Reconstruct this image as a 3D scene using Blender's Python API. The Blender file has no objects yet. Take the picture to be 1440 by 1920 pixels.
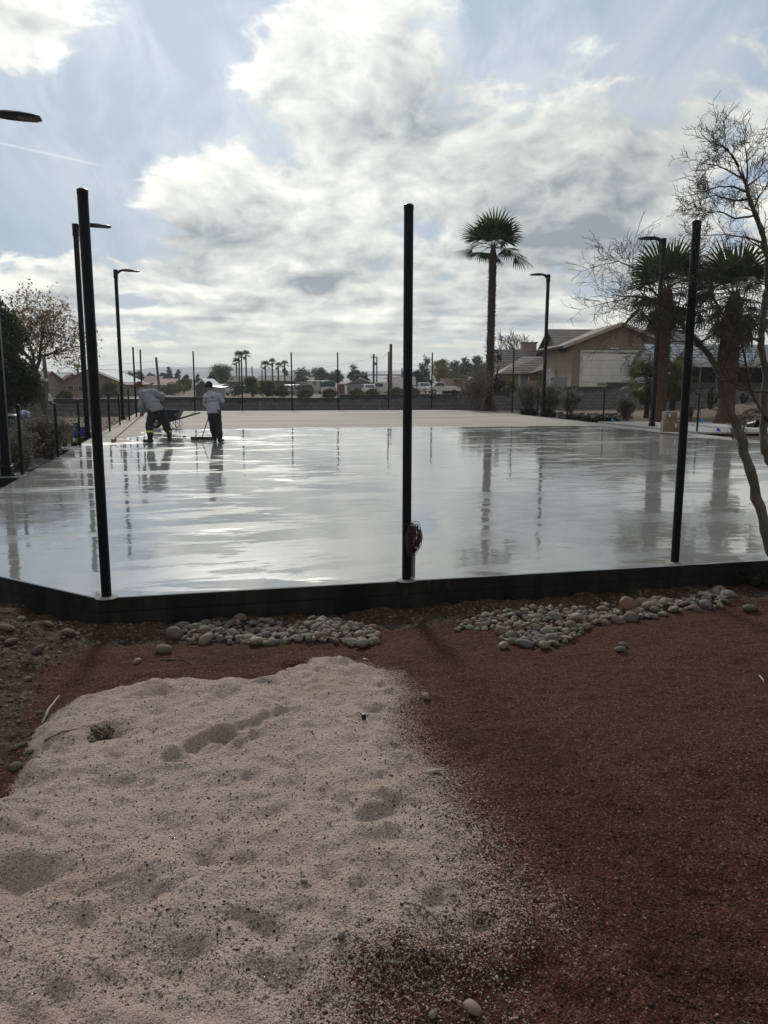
import bpy, bmesh, math, random
import numpy as np
from mathutils import Vector, Matrix
R = math.radians
rng = np.random.default_rng(7)
random.seed(7)
scn = bpy.context.scene
COL = scn.collection

# ------------------------------------------------------------------ camera
F = 1450.0; EYE = 1.62; PITCH = math.atan((960 - 713) / F); ROLL = R(0.28)
cam_d = bpy.data.cameras.new('camera'); cam = bpy.data.objects.new('camera', cam_d); COL.objects.link(cam)
cam_d.sensor_fit = 'VERTICAL'; cam_d.sensor_height = 36.0; cam_d.lens = 36.0 * F / 1920.0
cam_d.clip_start = 0.05; cam_d.clip_end = 20000
CM = Matrix.Rotation(math.pi / 2 - PITCH, 3, 'X') @ Matrix.Rotation(ROLL, 3, 'Z')
cam.matrix_world = Matrix.Translation((0, 0, EYE)) @ CM.to_4x4()
scn.camera = cam

def ray(px, py):
    return (CM @ Vector(((px - 720) / F, -(py - 960) / F, -1.0)))
def G(px, py, z=0.0):                    # where a sight line meets a level
    d = ray(px, py); t = (z - EYE) / d.z
    return Vector((d.x * t, d.y * t, z))
def W(px, py, D):                        # where a sight line reaches the depth y = D
    d = ray(px, py); t = D / d.y
    return Vector((d.x * t, D, EYE + d.z * t))
TH = R(13.5); CT, ST = math.cos(TH), math.sin(TH)
def uv(x, y): return x * CT + y * ST, -x * ST + y * CT
def xy(u, v): return u * CT - v * ST, u * ST + v * CT

# ------------------------------------------------------------------ noise
def _h(i, j, s):
    n = (i * 374761393 + j * 668265263 + s * 974634777) & 0xFFFFFFFF
    n = ((n ^ (n >> 13)) * 1274126177) & 0xFFFFFFFF
    return ((n ^ (n >> 16)) & 0xFFFF) / 65535.0
def vnoise(x, y, s=0):
    x = np.asarray(x, float); y = np.asarray(y, float)
    i = np.floor(x).astype(np.int64); j = np.floor(y).astype(np.int64)
    fx = x - i; fy = y - j
    fx = fx * fx * (3 - 2 * fx); fy = fy * fy * (3 - 2 * fy)
    a = _h(i, j, s); b = _h(i + 1, j, s); c = _h(i, j + 1, s); d = _h(i + 1, j + 1, s)
    return (a * (1 - fx) + b * fx) * (1 - fy) + (c * (1 - fx) + d * fx) * fy - 0.5
def fbm(x, y, o=4, s=0):
    r = 0; a = 1.0
    for k in range(o):
        r = r + a * vnoise(np.asarray(x) * 2 ** k + 17.3 * k, np.asarray(y) * 2 ** k - 9.1 * k, s + k); a *= 0.5
    return r
def sst(a, b, x):
    t = np.clip((np.asarray(x, float) - a) / (b - a), 0, 1); return t * t * (3 - 2 * t)

# ------------------------------------------------------------------ node helper
class NT:
    def __init__(s, nt): s.nt = nt; s.n = nt.nodes; s.l = nt.links
    def new(s, t, **k):
        n = s.n.new(t)
        for a, b in k.items(): setattr(n, a, b)
        return n
    def put(s, sock, v):
        if v is None: return
        if isinstance(v, bpy.types.NodeSocket): s.l.new(v, sock)
        else:
            if sock.type == 'RGBA' and not isinstance(v, (int, float)) and len(v) == 3: v = (*v, 1)
            sock.default_value = v
    def m(s, op, a, b=None, c=None, clamp=False):
        n = s.new('ShaderNodeMath', operation=op); n.use_clamp = clamp
        for i, v in enumerate((a, b, c)):
            if v is not None: s.put(n.inputs[i], v)
        return n.outputs[0]
    def v(s, op, a, b=None, scale=None):
        n = s.new('ShaderNodeVectorMath', operation=op); s.put(n.inputs[0], a)
        if b is not None: s.put(n.inputs[1], b)
        if scale is not None: s.put(n.inputs['Scale'], scale)
        return n.outputs['Value'] if op in ('DOT_PRODUCT', 'LENGTH', 'DISTANCE') else n.outputs['Vector']
    def noise(s, vec, scale=1, detail=4, rough=0.55, dist=0.0, lac=2.0):
        n = s.new('ShaderNodeTexNoise'); s.put(n.inputs['Vector'], vec); s.put(n.inputs['Scale'], scale)
        n.inputs['Detail'].default_value = detail; n.inputs['Roughness'].default_value = rough
        n.inputs['Distortion'].default_value = dist; n.inputs['Lacunarity'].default_value = lac
        return n.outputs['Fac']
    def vor(s, vec, scale, feature='F1', rnd=1.0):
        n = s.new('ShaderNodeTexVoronoi', feature=feature); s.put(n.inputs['Vector'], vec)
        s.put(n.inputs['Scale'], scale); n.inputs['Randomness'].default_value = rnd
        return n
    def mix(s, f, a, b, blend='MIX'):
        n = s.new('ShaderNodeMix', data_type='RGBA', blend_type=blend)
        s.put(n.inputs[0], f); s.put(n.inputs[6], a); s.put(n.inputs[7], b); return n.outputs[2]
    def mixf(s, f, a, b):
        n = s.new('ShaderNodeMix', data_type='FLOAT')
        s.put(n.inputs[0], f); s.put(n.inputs[2], a); s.put(n.inputs[3], b); return n.outputs[0]
    def step(s, a, b, x):
        n = s.new('ShaderNodeMapRange', interpolation_type='SMOOTHSTEP')
        s.put(n.inputs[0], x); s.put(n.inputs[1], a); s.put(n.inputs[2], b); return n.outputs[0]
    def ramp(s, f, stops, interp='LINEAR'):
        n = s.new('ShaderNodeValToRGB'); s.put(n.inputs[0], f); cr = n.color_ramp; cr.interpolation = interp
        while len(cr.elements) < len(stops): cr.elements.new(0.5)
        for e, (p, c) in zip(cr.elements, stops): e.position = p; e.color = (*c, 1)
        return n.outputs[0]
    def xyz(s, v):
        n = s.new('ShaderNodeSeparateXYZ'); s.put(n.inputs[0], v); return n.outputs
    def comb(s, x, y, z):
        n = s.new('ShaderNodeCombineXYZ')
        for i, q in enumerate((x, y, z)): s.put(n.inputs[i], q)
        return n.outputs[0]
    def bump(s, h, strength, dist, normal=None):
        n = s.new('ShaderNodeBump'); s.put(n.inputs['Height'], h); n.inputs['Strength'].default_value = strength
        n.inputs['Distance'].default_value = dist
        if normal is not None: s.put(n.inputs['Normal'], normal)
        return n.outputs[0]

def newmat(name):
    m = bpy.data.materials.new(name); m.use_nodes = True
    t = NT(m.node_tree); b = t.n['Principled BSDF']
    return m, t, b
def tc(t, which='Object'): return t.new('ShaderNodeTexCoord').outputs[which]
def hexc(r, g, b):
    f = lambda c: ((c / 255 + 0.055) / 1.055) ** 2.4 if c > 10.3 else c / 255 / 12.92
    return (f(r), f(g), f(b))
M = {}
def mat(name, col, rough=0.7, nscale=3.0, namt=0.25, bump=0.0, bscale=None, metal=0.0, col2=None, spec=0.5, coord='Object', bdist=0.01):
    if name in M: return M[name]
    m, t, b = newmat(name)
    o = tc(t, coord); n = t.noise(o, nscale, 6, 0.6)
    f = t.step(0.3, 0.7, n)
    c2 = col2 or tuple(c * (1 - namt) for c in col)
    c1 = col if col2 else tuple(min(1, c * (1 + namt * 0.6)) for c in col)
    t.put(b.inputs['Base Color'], t.mix(f, c2, c1)); b.inputs['Roughness'].default_value = rough
    t.put(b.inputs['Roughness'], t.mixf(n, max(0.02, rough - 0.1), min(1, rough + 0.1)))
    b.inputs['Metallic'].default_value = metal; b.inputs['Specular IOR Level'].default_value = spec
    if bump > 0: t.put(b.inputs['Normal'], t.bump(t.noise(o, bscale or nscale * 4, 5, 0.6), bump, bdist))
    M[name] = m; return m
def leafmat(name, c1, c2, nscale=1.2, trans=0.35):
    if name in M: return M[name]
    m, t, b = newmat(name); o = tc(t)
    n = t.noise(o, nscale, 3, 0.6); n2 = t.noise(o, nscale * 14, 2, 0.5)
    c = t.mix(t.step(0.35, 0.68, t.m('ADD', t.m('MULTIPLY', n, 0.75), t.m('MULTIPLY', n2, 0.25))), c1, c2)
    t.put(b.inputs['Base Color'], c); b.inputs['Roughness'].default_value = 0.65; b.inputs['Specular IOR Level'].default_value = 0.25
    tr = t.new('ShaderNodeBsdfTranslucent'); t.put(tr.inputs[0], c)
    mx = t.new('ShaderNodeMixShader'); mx.inputs[0].default_value = trans
    t.l.new(b.outputs[0], mx.inputs[1]); t.l.new(tr.outputs[0], mx.inputs[2])
    t.l.new(mx.outputs[0], t.n['Material Output'].inputs[0])
    M[name] = m; return m

# ------------------------------------------------------------------ objects
def tag(o, label=None, cat=None, group=None, kind=None):
    if label: o['label'] = label
    if cat: o['category'] = cat
    if group: o['group'] = group
    if kind: o['kind'] = kind
    return o
def empty(name, loc, label, cat, rz=0, group=None):
    o = bpy.data.objects.new(name, None); COL.objects.link(o); o.location = loc; o.rotation_euler = (0, 0, rz)
    o.empty_display_size = 0.2
    return tag(o, label, cat, group)
def copy_tree(o, parent=None, loc=None, rz=None, label=None, scale=None, group=None):
    c = o.copy(); COL.objects.link(c)
    if parent is not None: c.parent = parent
    if loc is not None: c.location = loc
    if rz is not None: c.rotation_euler = (0, 0, rz)
    if scale is not None: c.scale = scale
    if label: c['label'] = label
    if group: c['group'] = group
    for ch in list(o.children): copy_tree(ch, c)
    return c
def mesh_np(name, V, Fq, mats, parent=None, smooth=False, mi=None, loc=(0, 0, 0)):
    me = bpy.data.meshes.new(name); V = np.asarray(V, np.float32)
    if isinstance(Fq, np.ndarray):
        n, k = Fq.shape
        me.vertices.add(len(V)); me.vertices.foreach_set('co', V.ravel())
        me.loops.add(n * k); me.loops.foreach_set('vertex_index', Fq.astype(np.int32).ravel())
        me.polygons.add(n); me.polygons.foreach_set('loop_start', np.arange(0, n * k, k, dtype=np.int32))
        me.polygons.foreach_set('loop_total', np.full(n, k, np.int32))
        me.update(calc_edges=True)
    else:
        me.from_pydata([tuple(map(float, v)) for v in V], [], Fq); me.update()
    if not isinstance(mats, (list, tuple)): mats = [mats]
    for m in mats:
        if m: me.materials.append(m)
    if mi is not None: me.polygons.foreach_set('material_index', np.asarray(mi, np.int32))
    me.polygons.foreach_set('use_smooth', np.full(len(me.polygons), bool(smooth)))
    o = bpy.data.objects.new(name, me); COL.objects.link(o); o.location = loc
    if parent is not None: o.parent = parent
    return o

class MB:
    """collects shapes; build() links them as one mesh object"""
    def __init__(s): s.V = []; s.F = []; s.mi = []; s.cur = 0; s.xf = None
    def add(s, vs, fs):
        o = len(s.V)
        for v in vs:
            v = Vector(v)
            if s.xf is not None: v = s.xf @ v
            s.V.append(v)
        for f in fs: s.F.append([i + o for i in f]); s.mi.append(s.cur)
    def box(s, c, sz, rz=0.0, bev=0.0):
        x, y, z = (q / 2 for q in sz); c = Vector(c)
        if bev <= 0:
            vs = [(-x, -y, -z), (x, -y, -z), (x, y, -z), (-x, y, -z), (-x, -y, z), (x, -y, z), (x, y, z), (-x, y, z)]
            fs = [(0, 3, 2, 1), (4, 5, 6, 7), (0, 1, 5, 4), (1, 2, 6, 5), (2, 3, 7, 6), (3, 0, 4, 7)]
            rot = Matrix.Rotation(rz, 3, 'Z'); s.add([rot @ Vector(v) + c for v in vs], fs)
        else:
            bm = bmesh.new(); bmesh.ops.create_cube(bm, size=1.0)
            for v in bm.verts: v.co = Vector((v.co.x * 2 * x, v.co.y * 2 * y, v.co.z * 2 * z))
            bmesh.ops.bevel(bm, geom=bm.edges[:], offset=bev, segments=2, affect='EDGES', profile=0.5)
            rot = Matrix.Rotation(rz, 3, 'Z'); s.bm(bm, lambda p: rot @ p + c); bm.free()
        return s
    def bm(s, bm, f=lambda p: p):
        bm.verts.index_update()
        s.add([f(v.co) for v in bm.verts], [[v.index for v in q.verts] for q in bm.faces])
    def tube(s, pts, rad, n=8, cap=True):
        pts = [Vector(p) for p in pts]
        if not isinstance(rad, (list, tuple, np.ndarray)): rad = [rad] * len(pts)
        vs = []; fs = []; a = None
        for i, p in enumerate(pts):
            t = (pts[min(i + 1, len(pts) - 1)] - pts[max(i - 1, 0)])
            if t.length < 1e-9: t = Vector((0, 0, 1))
            t.normalize()
            if a is None:
                a = Vector((1, 0, 0)) if abs(t.x) < 0.9 else Vector((0, 1, 0))
            a = (a - t * a.dot(t)); a = a.normalized() if a.length > 1e-6 else t.orthogonal().normalized()
            b = t.cross(a)
            for k in range(n):
                q = 2 * math.pi * k / n; vs.append(p + (a * math.cos(q) + b * math.sin(q)) * rad[i])
        for i in range(len(pts) - 1):
            for k in range(n):
                k2 = (k + 1) % n; fs.append((i * n + k, i * n + k2, (i + 1) * n + k2, (i + 1) * n + k))
        if cap:
            fs.append(tuple(range(n - 1, -1, -1))); e = (len(pts) - 1) * n; fs.append(tuple(range(e, e + n)))
        s.add(vs, fs); return s
    def lathe(s, prof, n=20, c=(0, 0, 0), sx=1, sy=1):
        vs = []; fs = []; c = Vector(c)
        for r, z in prof:
            for k in range(n):
                q = 2 * math.pi * k / n; vs.append(c + Vector((r * math.cos(q) * sx, r * math.sin(q) * sy, z)))
        for i in range(len(prof) - 1):
            for k in range(n):
                k2 = (k + 1) % n; fs.append((i * n + k, i * n + k2, (i + 1) * n + k2, (i + 1) * n + k))
        fs.append(tuple(range(n - 1, -1, -1))); e = (len(prof) - 1) * n; fs.append(tuple(range(e, e + n)))
        s.add(vs, fs); return s
    def ball(s, c, r, sc=(1, 1, 1), sub=2, rot=None):
        bm = bmesh.new(); bmesh.ops.create_icosphere(bm, subdivisions=sub, radius=1.0); c = Vector(c)
        rr = rot or Matrix.Identity(3)
        s.bm(bm, lambda p: rr @ Vector((p.x * r * sc[0], p.y * r * sc[1], p.z * r * sc[2])) + c); bm.free(); return s
    def prism(s, pts, d, axis='Y', at=0.0):
        """2-D outline extruded: axis Y takes (x,z), axis X takes (y,z), axis Z takes (x,y)"""
        ar = sum(pts[i][0] * pts[(i + 1) % len(pts)][1] - pts[(i + 1) % len(pts)][0] * pts[i][1] for i in range(len(pts)))
        if ar < 0: pts = pts[::-1]
        n = len(pts)
        if axis == 'Y': P = [(a, at, b) for a, b in pts] + [(a, at + d, b) for a, b in pts]; flip = False
        elif axis == 'X': P = [(at, a, b) for a, b in pts] + [(at + d, a, b) for a, b in pts]; flip = True
        else: P = [(a, b, at) for a, b in pts] + [(a, b, at + d) for a, b in pts]; flip = True
        fs = [tuple(range(n)), tuple(range(2 * n - 1, n - 1, -1))] + [(i + n, (i + 1) % n + n, (i + 1) % n, i) for i in range(n)]
        if flip: fs = [f[::-1] for f in fs]
        s.add(P, fs); return s
    def slabquad(s, q, th):
        """a sloping four-cornered plate of thickness th (below the given corners)"""
        q = [Vector(p) for p in q]; nrm = (q[1] - q[0]).cross(q[3] - q[0]).normalized()
        if nrm.z < 0: q = q[::-1]; nrm = -nrm
        lo = [p - nrm * th for p in q]
        s.add(lo + q, [(0, 3, 2, 1), (4, 5, 6, 7), (0, 1, 5, 4), (1, 2, 6, 5), (2, 3, 7, 6), (3, 0, 4, 7)]); return s
    def build(s, name, m, parent=None, smooth=False, loc=(0, 0, 0)):
        return mesh_np(name, [tuple(v) for v in s.V], s.F, m, parent, smooth, s.mi if isinstance(m, (list, tuple)) else None, loc)

def auto_smooth(o, ang=40):
    me = o.data
    me.polygons.foreach_set('use_smooth', np.ones(len(me.polygons), bool))
    bm = bmesh.new(); bm.from_mesh(me)
    for e in bm.edges:
        e.smooth = len(e.link_faces) == 2 and e.calc_face_angle(0) < R(ang)
    bm.to_mesh(me); bm.free(); return o
SKYK=1.0; RIP=0.008
# ------------------------------------------------------------------ sky
SUN_AZ, SUN_EL = R(-11.0), R(30.0)      # azimuth from +Y, negative = towards -X
SUND = Vector((math.sin(SUN_AZ) * math.cos(SUN_EL), math.cos(SUN_AZ) * math.cos(SUN_EL), math.sin(SUN_EL)))
w = bpy.data.worlds.new('World'); scn.world = w; w.use_nodes = True; w.cycles.sampling_method = 'MANUAL'; w.cycles.sample_map_resolution = 512
t = NT(w.node_tree); bg = t.n['Background']
sky = t.new('ShaderNodeTexSky'); sky.sky_type = 'NISHITA'; sky.sun_disc = False
sky.sun_elevation = SUN_EL; sky.sun_rotation = SUN_AZ; sky.altitude = 600; sky.air_density = 1.0; sky.dust_density = 1.0; sky.ozone_density = 1.5
d = t.v('NORMALIZE', tc(t, 'Generated'))
X = t.xyz(d); dz = t.m('MAXIMUM', X[2], 0.0)
inv = t.m('DIVIDE', 1.75, t.m('ADD', dz, 0.52))
P = t.comb(t.m('MULTIPLY', X[0], inv), t.m('MULTIPLY', X[1], inv), t.m('MULTIPLY', dz, 1.6))
wp = t.new('ShaderNodeTexNoise'); t.put(wp.inputs['Vector'], P); wp.inputs['Scale'].default_value = 2.2; wp.inputs['Detail'].default_value = 2
P = t.v('ADD', P, t.v('SCALE', t.v('SUBTRACT', wp.outputs['Color'], (0.5, 0.5, 0.5)), scale=0.22))
up = t.v('NORMALIZE', t.v('SUBTRACT', tuple(SUND), d))
Pu = t.comb(t.m('MULTIPLY', t.xyz(up)[0], 1.0), t.m('MULTIPLY', t.m('ADD', t.xyz(up)[2], 0.0), -1.4), t.m('MULTIPLY', t.xyz(up)[2], 1.6))
def cl(v, det=4, fine=True, off=(5.3, 2.7, 1.3)):
    a = t.noise(t.v('ADD', v, off), 1.25, det, 0.52, 0.0)
    b = t.noise(t.v('ADD', v, (off[0] + 9, off[1], off[2])), 3.1, det, 0.52, 0.0)
    r = t.m('ADD', t.m('MULTIPLY', a, 0.60), t.m('MULTIPLY', b, 0.40))
    if fine:                                       # rounded billows along the cloud edges
        q = t.m('ABSOLUTE', t.m('SUBTRACT', t.noise(t.v('ADD', v, (2.2, 8.1, 4.4)), 6.5, 4, 0.56, 0.0), 0.5))
        r = t.m('ADD', r, t.m('MULTIPLY', t.m('SUBTRACT', 0.11, q), 0.44))
    return r
n1 = cl(P, 6); n2 = cl(t.v('ADD', P, t.v('SCALE', Pu, scale=0.045)), 3); n3 = cl(t.v('ADD', P, t.v('SCALE', Pu, scale=0.16)), 2, False)
def blob(px, py, deg, wgt):
    q = ray(px, py).normalized(); k = 1.0 / (1 - math.cos(R(deg)))
    e = t.m('EXPONENT', t.m('MULTIPLY', t.m('SUBTRACT', t.v('DOT_PRODUCT', d, tuple(q)), 1.0), k))
    return t.m('MULTIPLY', e, wgt)
def total(l):
    a = l[0]
    for b in l[1:]: a = t.m('ADD', a, b)
    return a
cov = total([blob(*q) for q in [
    (620, 170, 5, 0.16), (780, 260, 6, 0.12), (950, 330, 6, 0.11), (1150, 330, 7, 0.12), (1380, 220, 5, 0.09), (40, 50, 4, 0.15), (540, 110, 4, 0.10),
    (340, 340, 3, 0.10), (480, 370, 4, 0.10), (640, 460, 7, 0.08), (330, 510, 5, 0.10), (90, 500, 4, 0.10), (1050, 470, 6, 0.05), (980, 590, 5, 0.07), (460, 540, 5, 0.08), (700, 610, 6, 0.06), (150, 590, 6, 0.05), (1300, 560, 6, 0.05),
    (150, 250, 5, -0.19), (60, 380, 5, -0.18), (330, 190, 5, -0.12), (420, 60, 4, -0.05), (900, 50, 7, -0.14), (1150, 70, 6, -0.12), (1340, 420, 3, -0.10), (130, 410, 4, -0.10), (520, 290, 2, -0.06), (800, 180, 1.6, -0.07), (820, 430, 2, -0.07), (1240, 80, 4, -0.05)]])
veil = total([blob(*q) for q in [(100, 40, 7, 0.7), (420, 130, 8, 0.62), (700, 40, 12, 0.75), (1200, 90, 12, 0.80), (1440, 420, 5, 0.3), (900, 600, 12, 0.5), (200, 600, 12, 0.4), (350, 330, 5, 0.25), (200, 260, 8, 0.36)]])
dark = total([blob(*q) for q in [(1180, 350, 5.5, 0.85), (1010, 390, 5, 0.55), (1280, 290, 4, 0.3), (800, 190, 3, 0.3), (1000, 250, 4, 0.25), (110, 580, 5, 0.30), (450, 535, 4.5, 0.30), (900, 500, 4, 0.25)]])
hor = t.step(0.26, 0.0, dz)
c = t.m('ADD', t.m('ADD', n1, t.m('ADD', cov, t.m('MULTIPLY', t.step(0.1, -0.5, X[1]), 0.10))), t.m('MULTIPLY', hor, 0.06))
inv2 = t.m('DIVIDE', 1.0, t.m('ADD', dz, 0.085))
P2 = t.comb(t.m('MULTIPLY', X[0], inv2), t.m('MULTIPLY', X[1], inv2), 0.0)
lowf = t.m('MULTIPLY', t.step(0.20, 0.13, dz), t.step(0.0, 0.03, dz))
rows = t.noise(t.v('ADD', P2, t.v('SCALE', t.v('SUBTRACT', wp.outputs['Color'], (0.5, 0.5, 0.5)), scale=0.9)), 1.5, 5, 0.52, 0.0)
rowu = t.noise(t.v('SCALE', P2, scale=0.955), 1.5, 2, 0.5, 0.0)
c = t.m('ADD', c, t.m('MULTIPLY', lowf, t.m('MULTIPLY', t.m('SUBTRACT', rows, 0.52), 0.42)))
dens = t.step(0.50, 0.60, c)
thick = t.step(0.54, 0.80, c)
wisp = t.noise(t.v('MULTIPLY', P, (2.2, 0.9, 1)), 2.0, 8, 0.6, 0.5)
veilf = t.m('MULTIPLY', veil, t.m('ADD', 0.35, t.step(0.35, 0.75, wisp)), clamp=True)
lit = t.m('ADD', t.m('MULTIPLY', t.m('MULTIPLY', t.m('SUBTRACT', rows, rowu), lowf), 2.0), t.m('ADD', t.m('MULTIPLY', t.m('SUBTRACT', n1, n2), 3.2), t.m('MULTIPLY', t.m('SUBTRACT', n1, n3), 1.7)))
sd = t.v('DOT_PRODUCT', d, tuple(SUND))
glow = t.m('POWER', t.m('MAXIMUM', sd, 0.0), 14.0)
back = t.step(-0.6, 0.9, sd)                       # clouds away from the sun show their dim side
br = t.m('ADD', t.m('ADD', 0.69, t.m('MULTIPLY', lit, 0.85)), t.m('MULTIPLY', thick, -0.26))
br = t.m('SUBTRACT', br, t.m('MULTIPLY', dark, 0.24))
br = t.m('MINIMUM', t.m('MAXIMUM', br, 0.0), 1.0)
ccol = t.mix(br, hexc(143, 150, 156), hexc(246, 246, 238))
gain = t.m('ADD', t.m('MULTIPLY', back, 0.42), t.m('MULTIPLY', glow, 0.34))
gain = t.m('MULTIPLY', t.m('ADD', 0.45, gain), 1.12)
ccol = t.v('SCALE', ccol, scale=t.m('MULTIPLY', gain, 10.0))
skyc = t.v('SCALE', sky.outputs[0], scale=SKYK)
skyc = t.mix(0.88, skyc, t.v('SCALE', hexc(143, 164, 186), scale=t.m('MULTIPLY', t.m('ADD', 0.60, t.m('MULTIPLY', back, 0.4)), 10.0)))
veilc = t.v('SCALE', hexc(192, 202, 212), scale=t.m('MULTIPLY', gain, 9.5))
base = t.mix(veilf, skyc, veilc)
# a thin contrail high over the pole line
ca, cb = ray(0, 268), ray(165, 305); cn = ca.cross(cb).normalized()
dn = t.m('ABSOLUTE', t.v('DOT_PRODUCT', d, tuple(cn)))
cm = (ca.normalized() + cb.normalized()).normalized()
seg = t.step(0.9975, 0.9995, t.v('DOT_PRODUCT', d, tuple(cm)))
base = t.mix(t.m('MULTIPLY', t.m('MULTIPLY', t.step(0.0021, 0.0004, dn), seg), 0.45), base, (8, 8.3, 8.5, 1))
col = t.mix(dens, base, ccol)
haze = t.step(0.085, 0.0, dz)
hcol = t.v('SCALE', hexc(229, 229, 214), scale=t.m('MULTIPLY', gain, 9.4))
col = t.mix(t.m('MULTIPLY', haze, 0.78), col, hcol)
t.put(bg.inputs['Color'], col); bg.inputs['Strength'].default_value = 0.1

sl = bpy.data.lights.new('sun', 'SUN'); so = bpy.data.objects.new('sun', sl); COL.objects.link(so)
sl.energy = 2.1; sl.angle = R(8.0); sl.color = (1.0, 0.95, 0.87)
so.rotation_euler = (-SUND).to_track_quat('-Z', 'Y').to_euler(); so.location = (-5, 20, 30)
scn.view_settings.view_transform = 'Standard'; scn.view_settings.look = 'None'; scn.view_settings.exposure = 0.15; scn.view_settings.gamma = 1.0
# ------------------------------------------------------------------ ground
U0, U1, V0, V1 = -2.9, 15.35, 5.95, 41.7
CH = 2.12
def hbase(x, y):
    x = np.asarray(x, float); y = np.asarray(y, float); u, v = uv(x, y)
    z = -0.23 + 0.22 * sst(5.6, 1.6, v)
    z = np.where(v > 6.0, np.where(u < U0, -0.14 - 0.16 * sst(10, 30, v), z), z)
    z = z + 0.30 * sst(43.8, 58, v) * sst(-8, 8, x) - 0.75 * sst(62, 130, v)
    z = z + np.where(u > U1, 0.16 * sst(0.0, 0.7, u - U1) * sst(10, 18, v), 0)
    # dug-out earth bank beside the cut corner of the slab
    z = z + 0.17 * np.exp(-(((x + 3.25) / 0.75) ** 2 + ((y - 5.1) / 0.55) ** 2)) + 0.10 * np.exp(-(((x + 2.7) / 0.5) ** 2 + ((y - 3.6) / 0.9) ** 2))
    # planted mound beyond the path
    z = z + 0.85 * np.exp(-(((x - 17.2) / 3.6) ** 2 + ((y - 34.5) / 4.6) ** 2)) + 0.35 * np.exp(-(((x - 9.6) / 1.7) ** 2 + ((y - 36.6) / 2.0) ** 2))
    return z
def GH(px, py):
    z = -0.1
    for _ in range(12):
        p = G(px, py, z); z = float(hbase(p.x, p.y))
    return Vector((p.x, p.y, z))
SAND = [(-260, 1700), (-60, 1530), (20, 1490), (55, 1425), (72, 1372), (150, 1315), (225, 1300), (330, 1283), (430, 1290), (500, 1281), (545, 1258), (590, 1238), (650, 1243),
        (735, 1268), (772, 1310), (752, 1352), (775, 1405), (835, 1450), (850, 1505), (905, 1560), (915, 1615), (955, 1665), (1015, 1720), (1035, 1790), (950, 1852), (860, 1850), (735, 1828),
        (700, 1860), (680, 1950), (650, 2150), (-500, 2300)]
sp_ = np.array([GH(*q)[:2] for q in SAND])
def sdf(poly, x, y):
    x = np.asarray(x); y = np.asarray(y); dmin = np.full(x.shape, 1e9); ins = np.zeros(x.shape, bool)
    n = len(poly)
    for i in range(n):
        ax, ay = poly[i]; bx, by = poly[(i + 1) % n]
        ex, ey = bx - ax, by - ay
        tt = np.clip(((x - ax) * ex + (y - ay) * ey) / (ex * ex + ey * ey), 0, 1)
        dmin = np.minimum(dmin, np.hypot(x - ax - tt * ex, y - ay - tt * ey))
        c = ((ay > y) != (by > y)) & (x < (bx - ax) * (y - ay) / (by - ay + 1e-12) + ax); ins ^= c
    return np.where(ins, dmin, -dmin)
DENTS = [(690, 1547, .055, -.045), (385, 1628, .06, -.03), (455, 1635, .05, -.022), (650, 1520, .05, -.02), (735, 1527, .05, -.025), (735, 1545, .06, -.02), (30, 1660, .10, -.05), (95, 1655, .07, -.03),
         (530, 1475, .07, .022), (750, 1418, .06, -.02), (560, 1250, .09, -.05), (200, 1390, .10, -.05), (700, 1340, .07, -.02),
         (290, 1310, .10, .03), (420, 1305, .10, .025), (110, 1420, .10, -.03), (60, 1480, .12, -.03), (220, 1480, .09, -.02), (330, 1560, .07, -.018), (820, 1705, .05, -.02),
         (905, 1745, .05, -.025), (610, 1660, .06, -.02), (250, 1700, .09, -.03), (140, 1750, .08, -.025), (500, 1760, .07, -.02), (330, 1830, .09, -.03), (540, 1850, .07, -.025)]
dents = [(GH(a, b), r, q) for a, b, r, q in DENTS]
rr = np.random.default_rng(3)
for _ in range(300):
    p = GH(rr.uniform(-100, 960), rr.uniform(1265, 1900) if _ % 3 else rr.uniform(1265, 1500)); dents.append((p, rr.uniform(.015, .055), rr.uniform(-.012, .005)))
for _ in range(90):
    p = GH(rr.uniform(700, 1500), rr.uniform(1230, 1900)); dents.append((p, rr.uniform(.04, .11), rr.uniform(-.014, .010)))
TRK = [(GH(335, 1440), GH(430, 1395), GH(535, 1352))]
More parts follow.
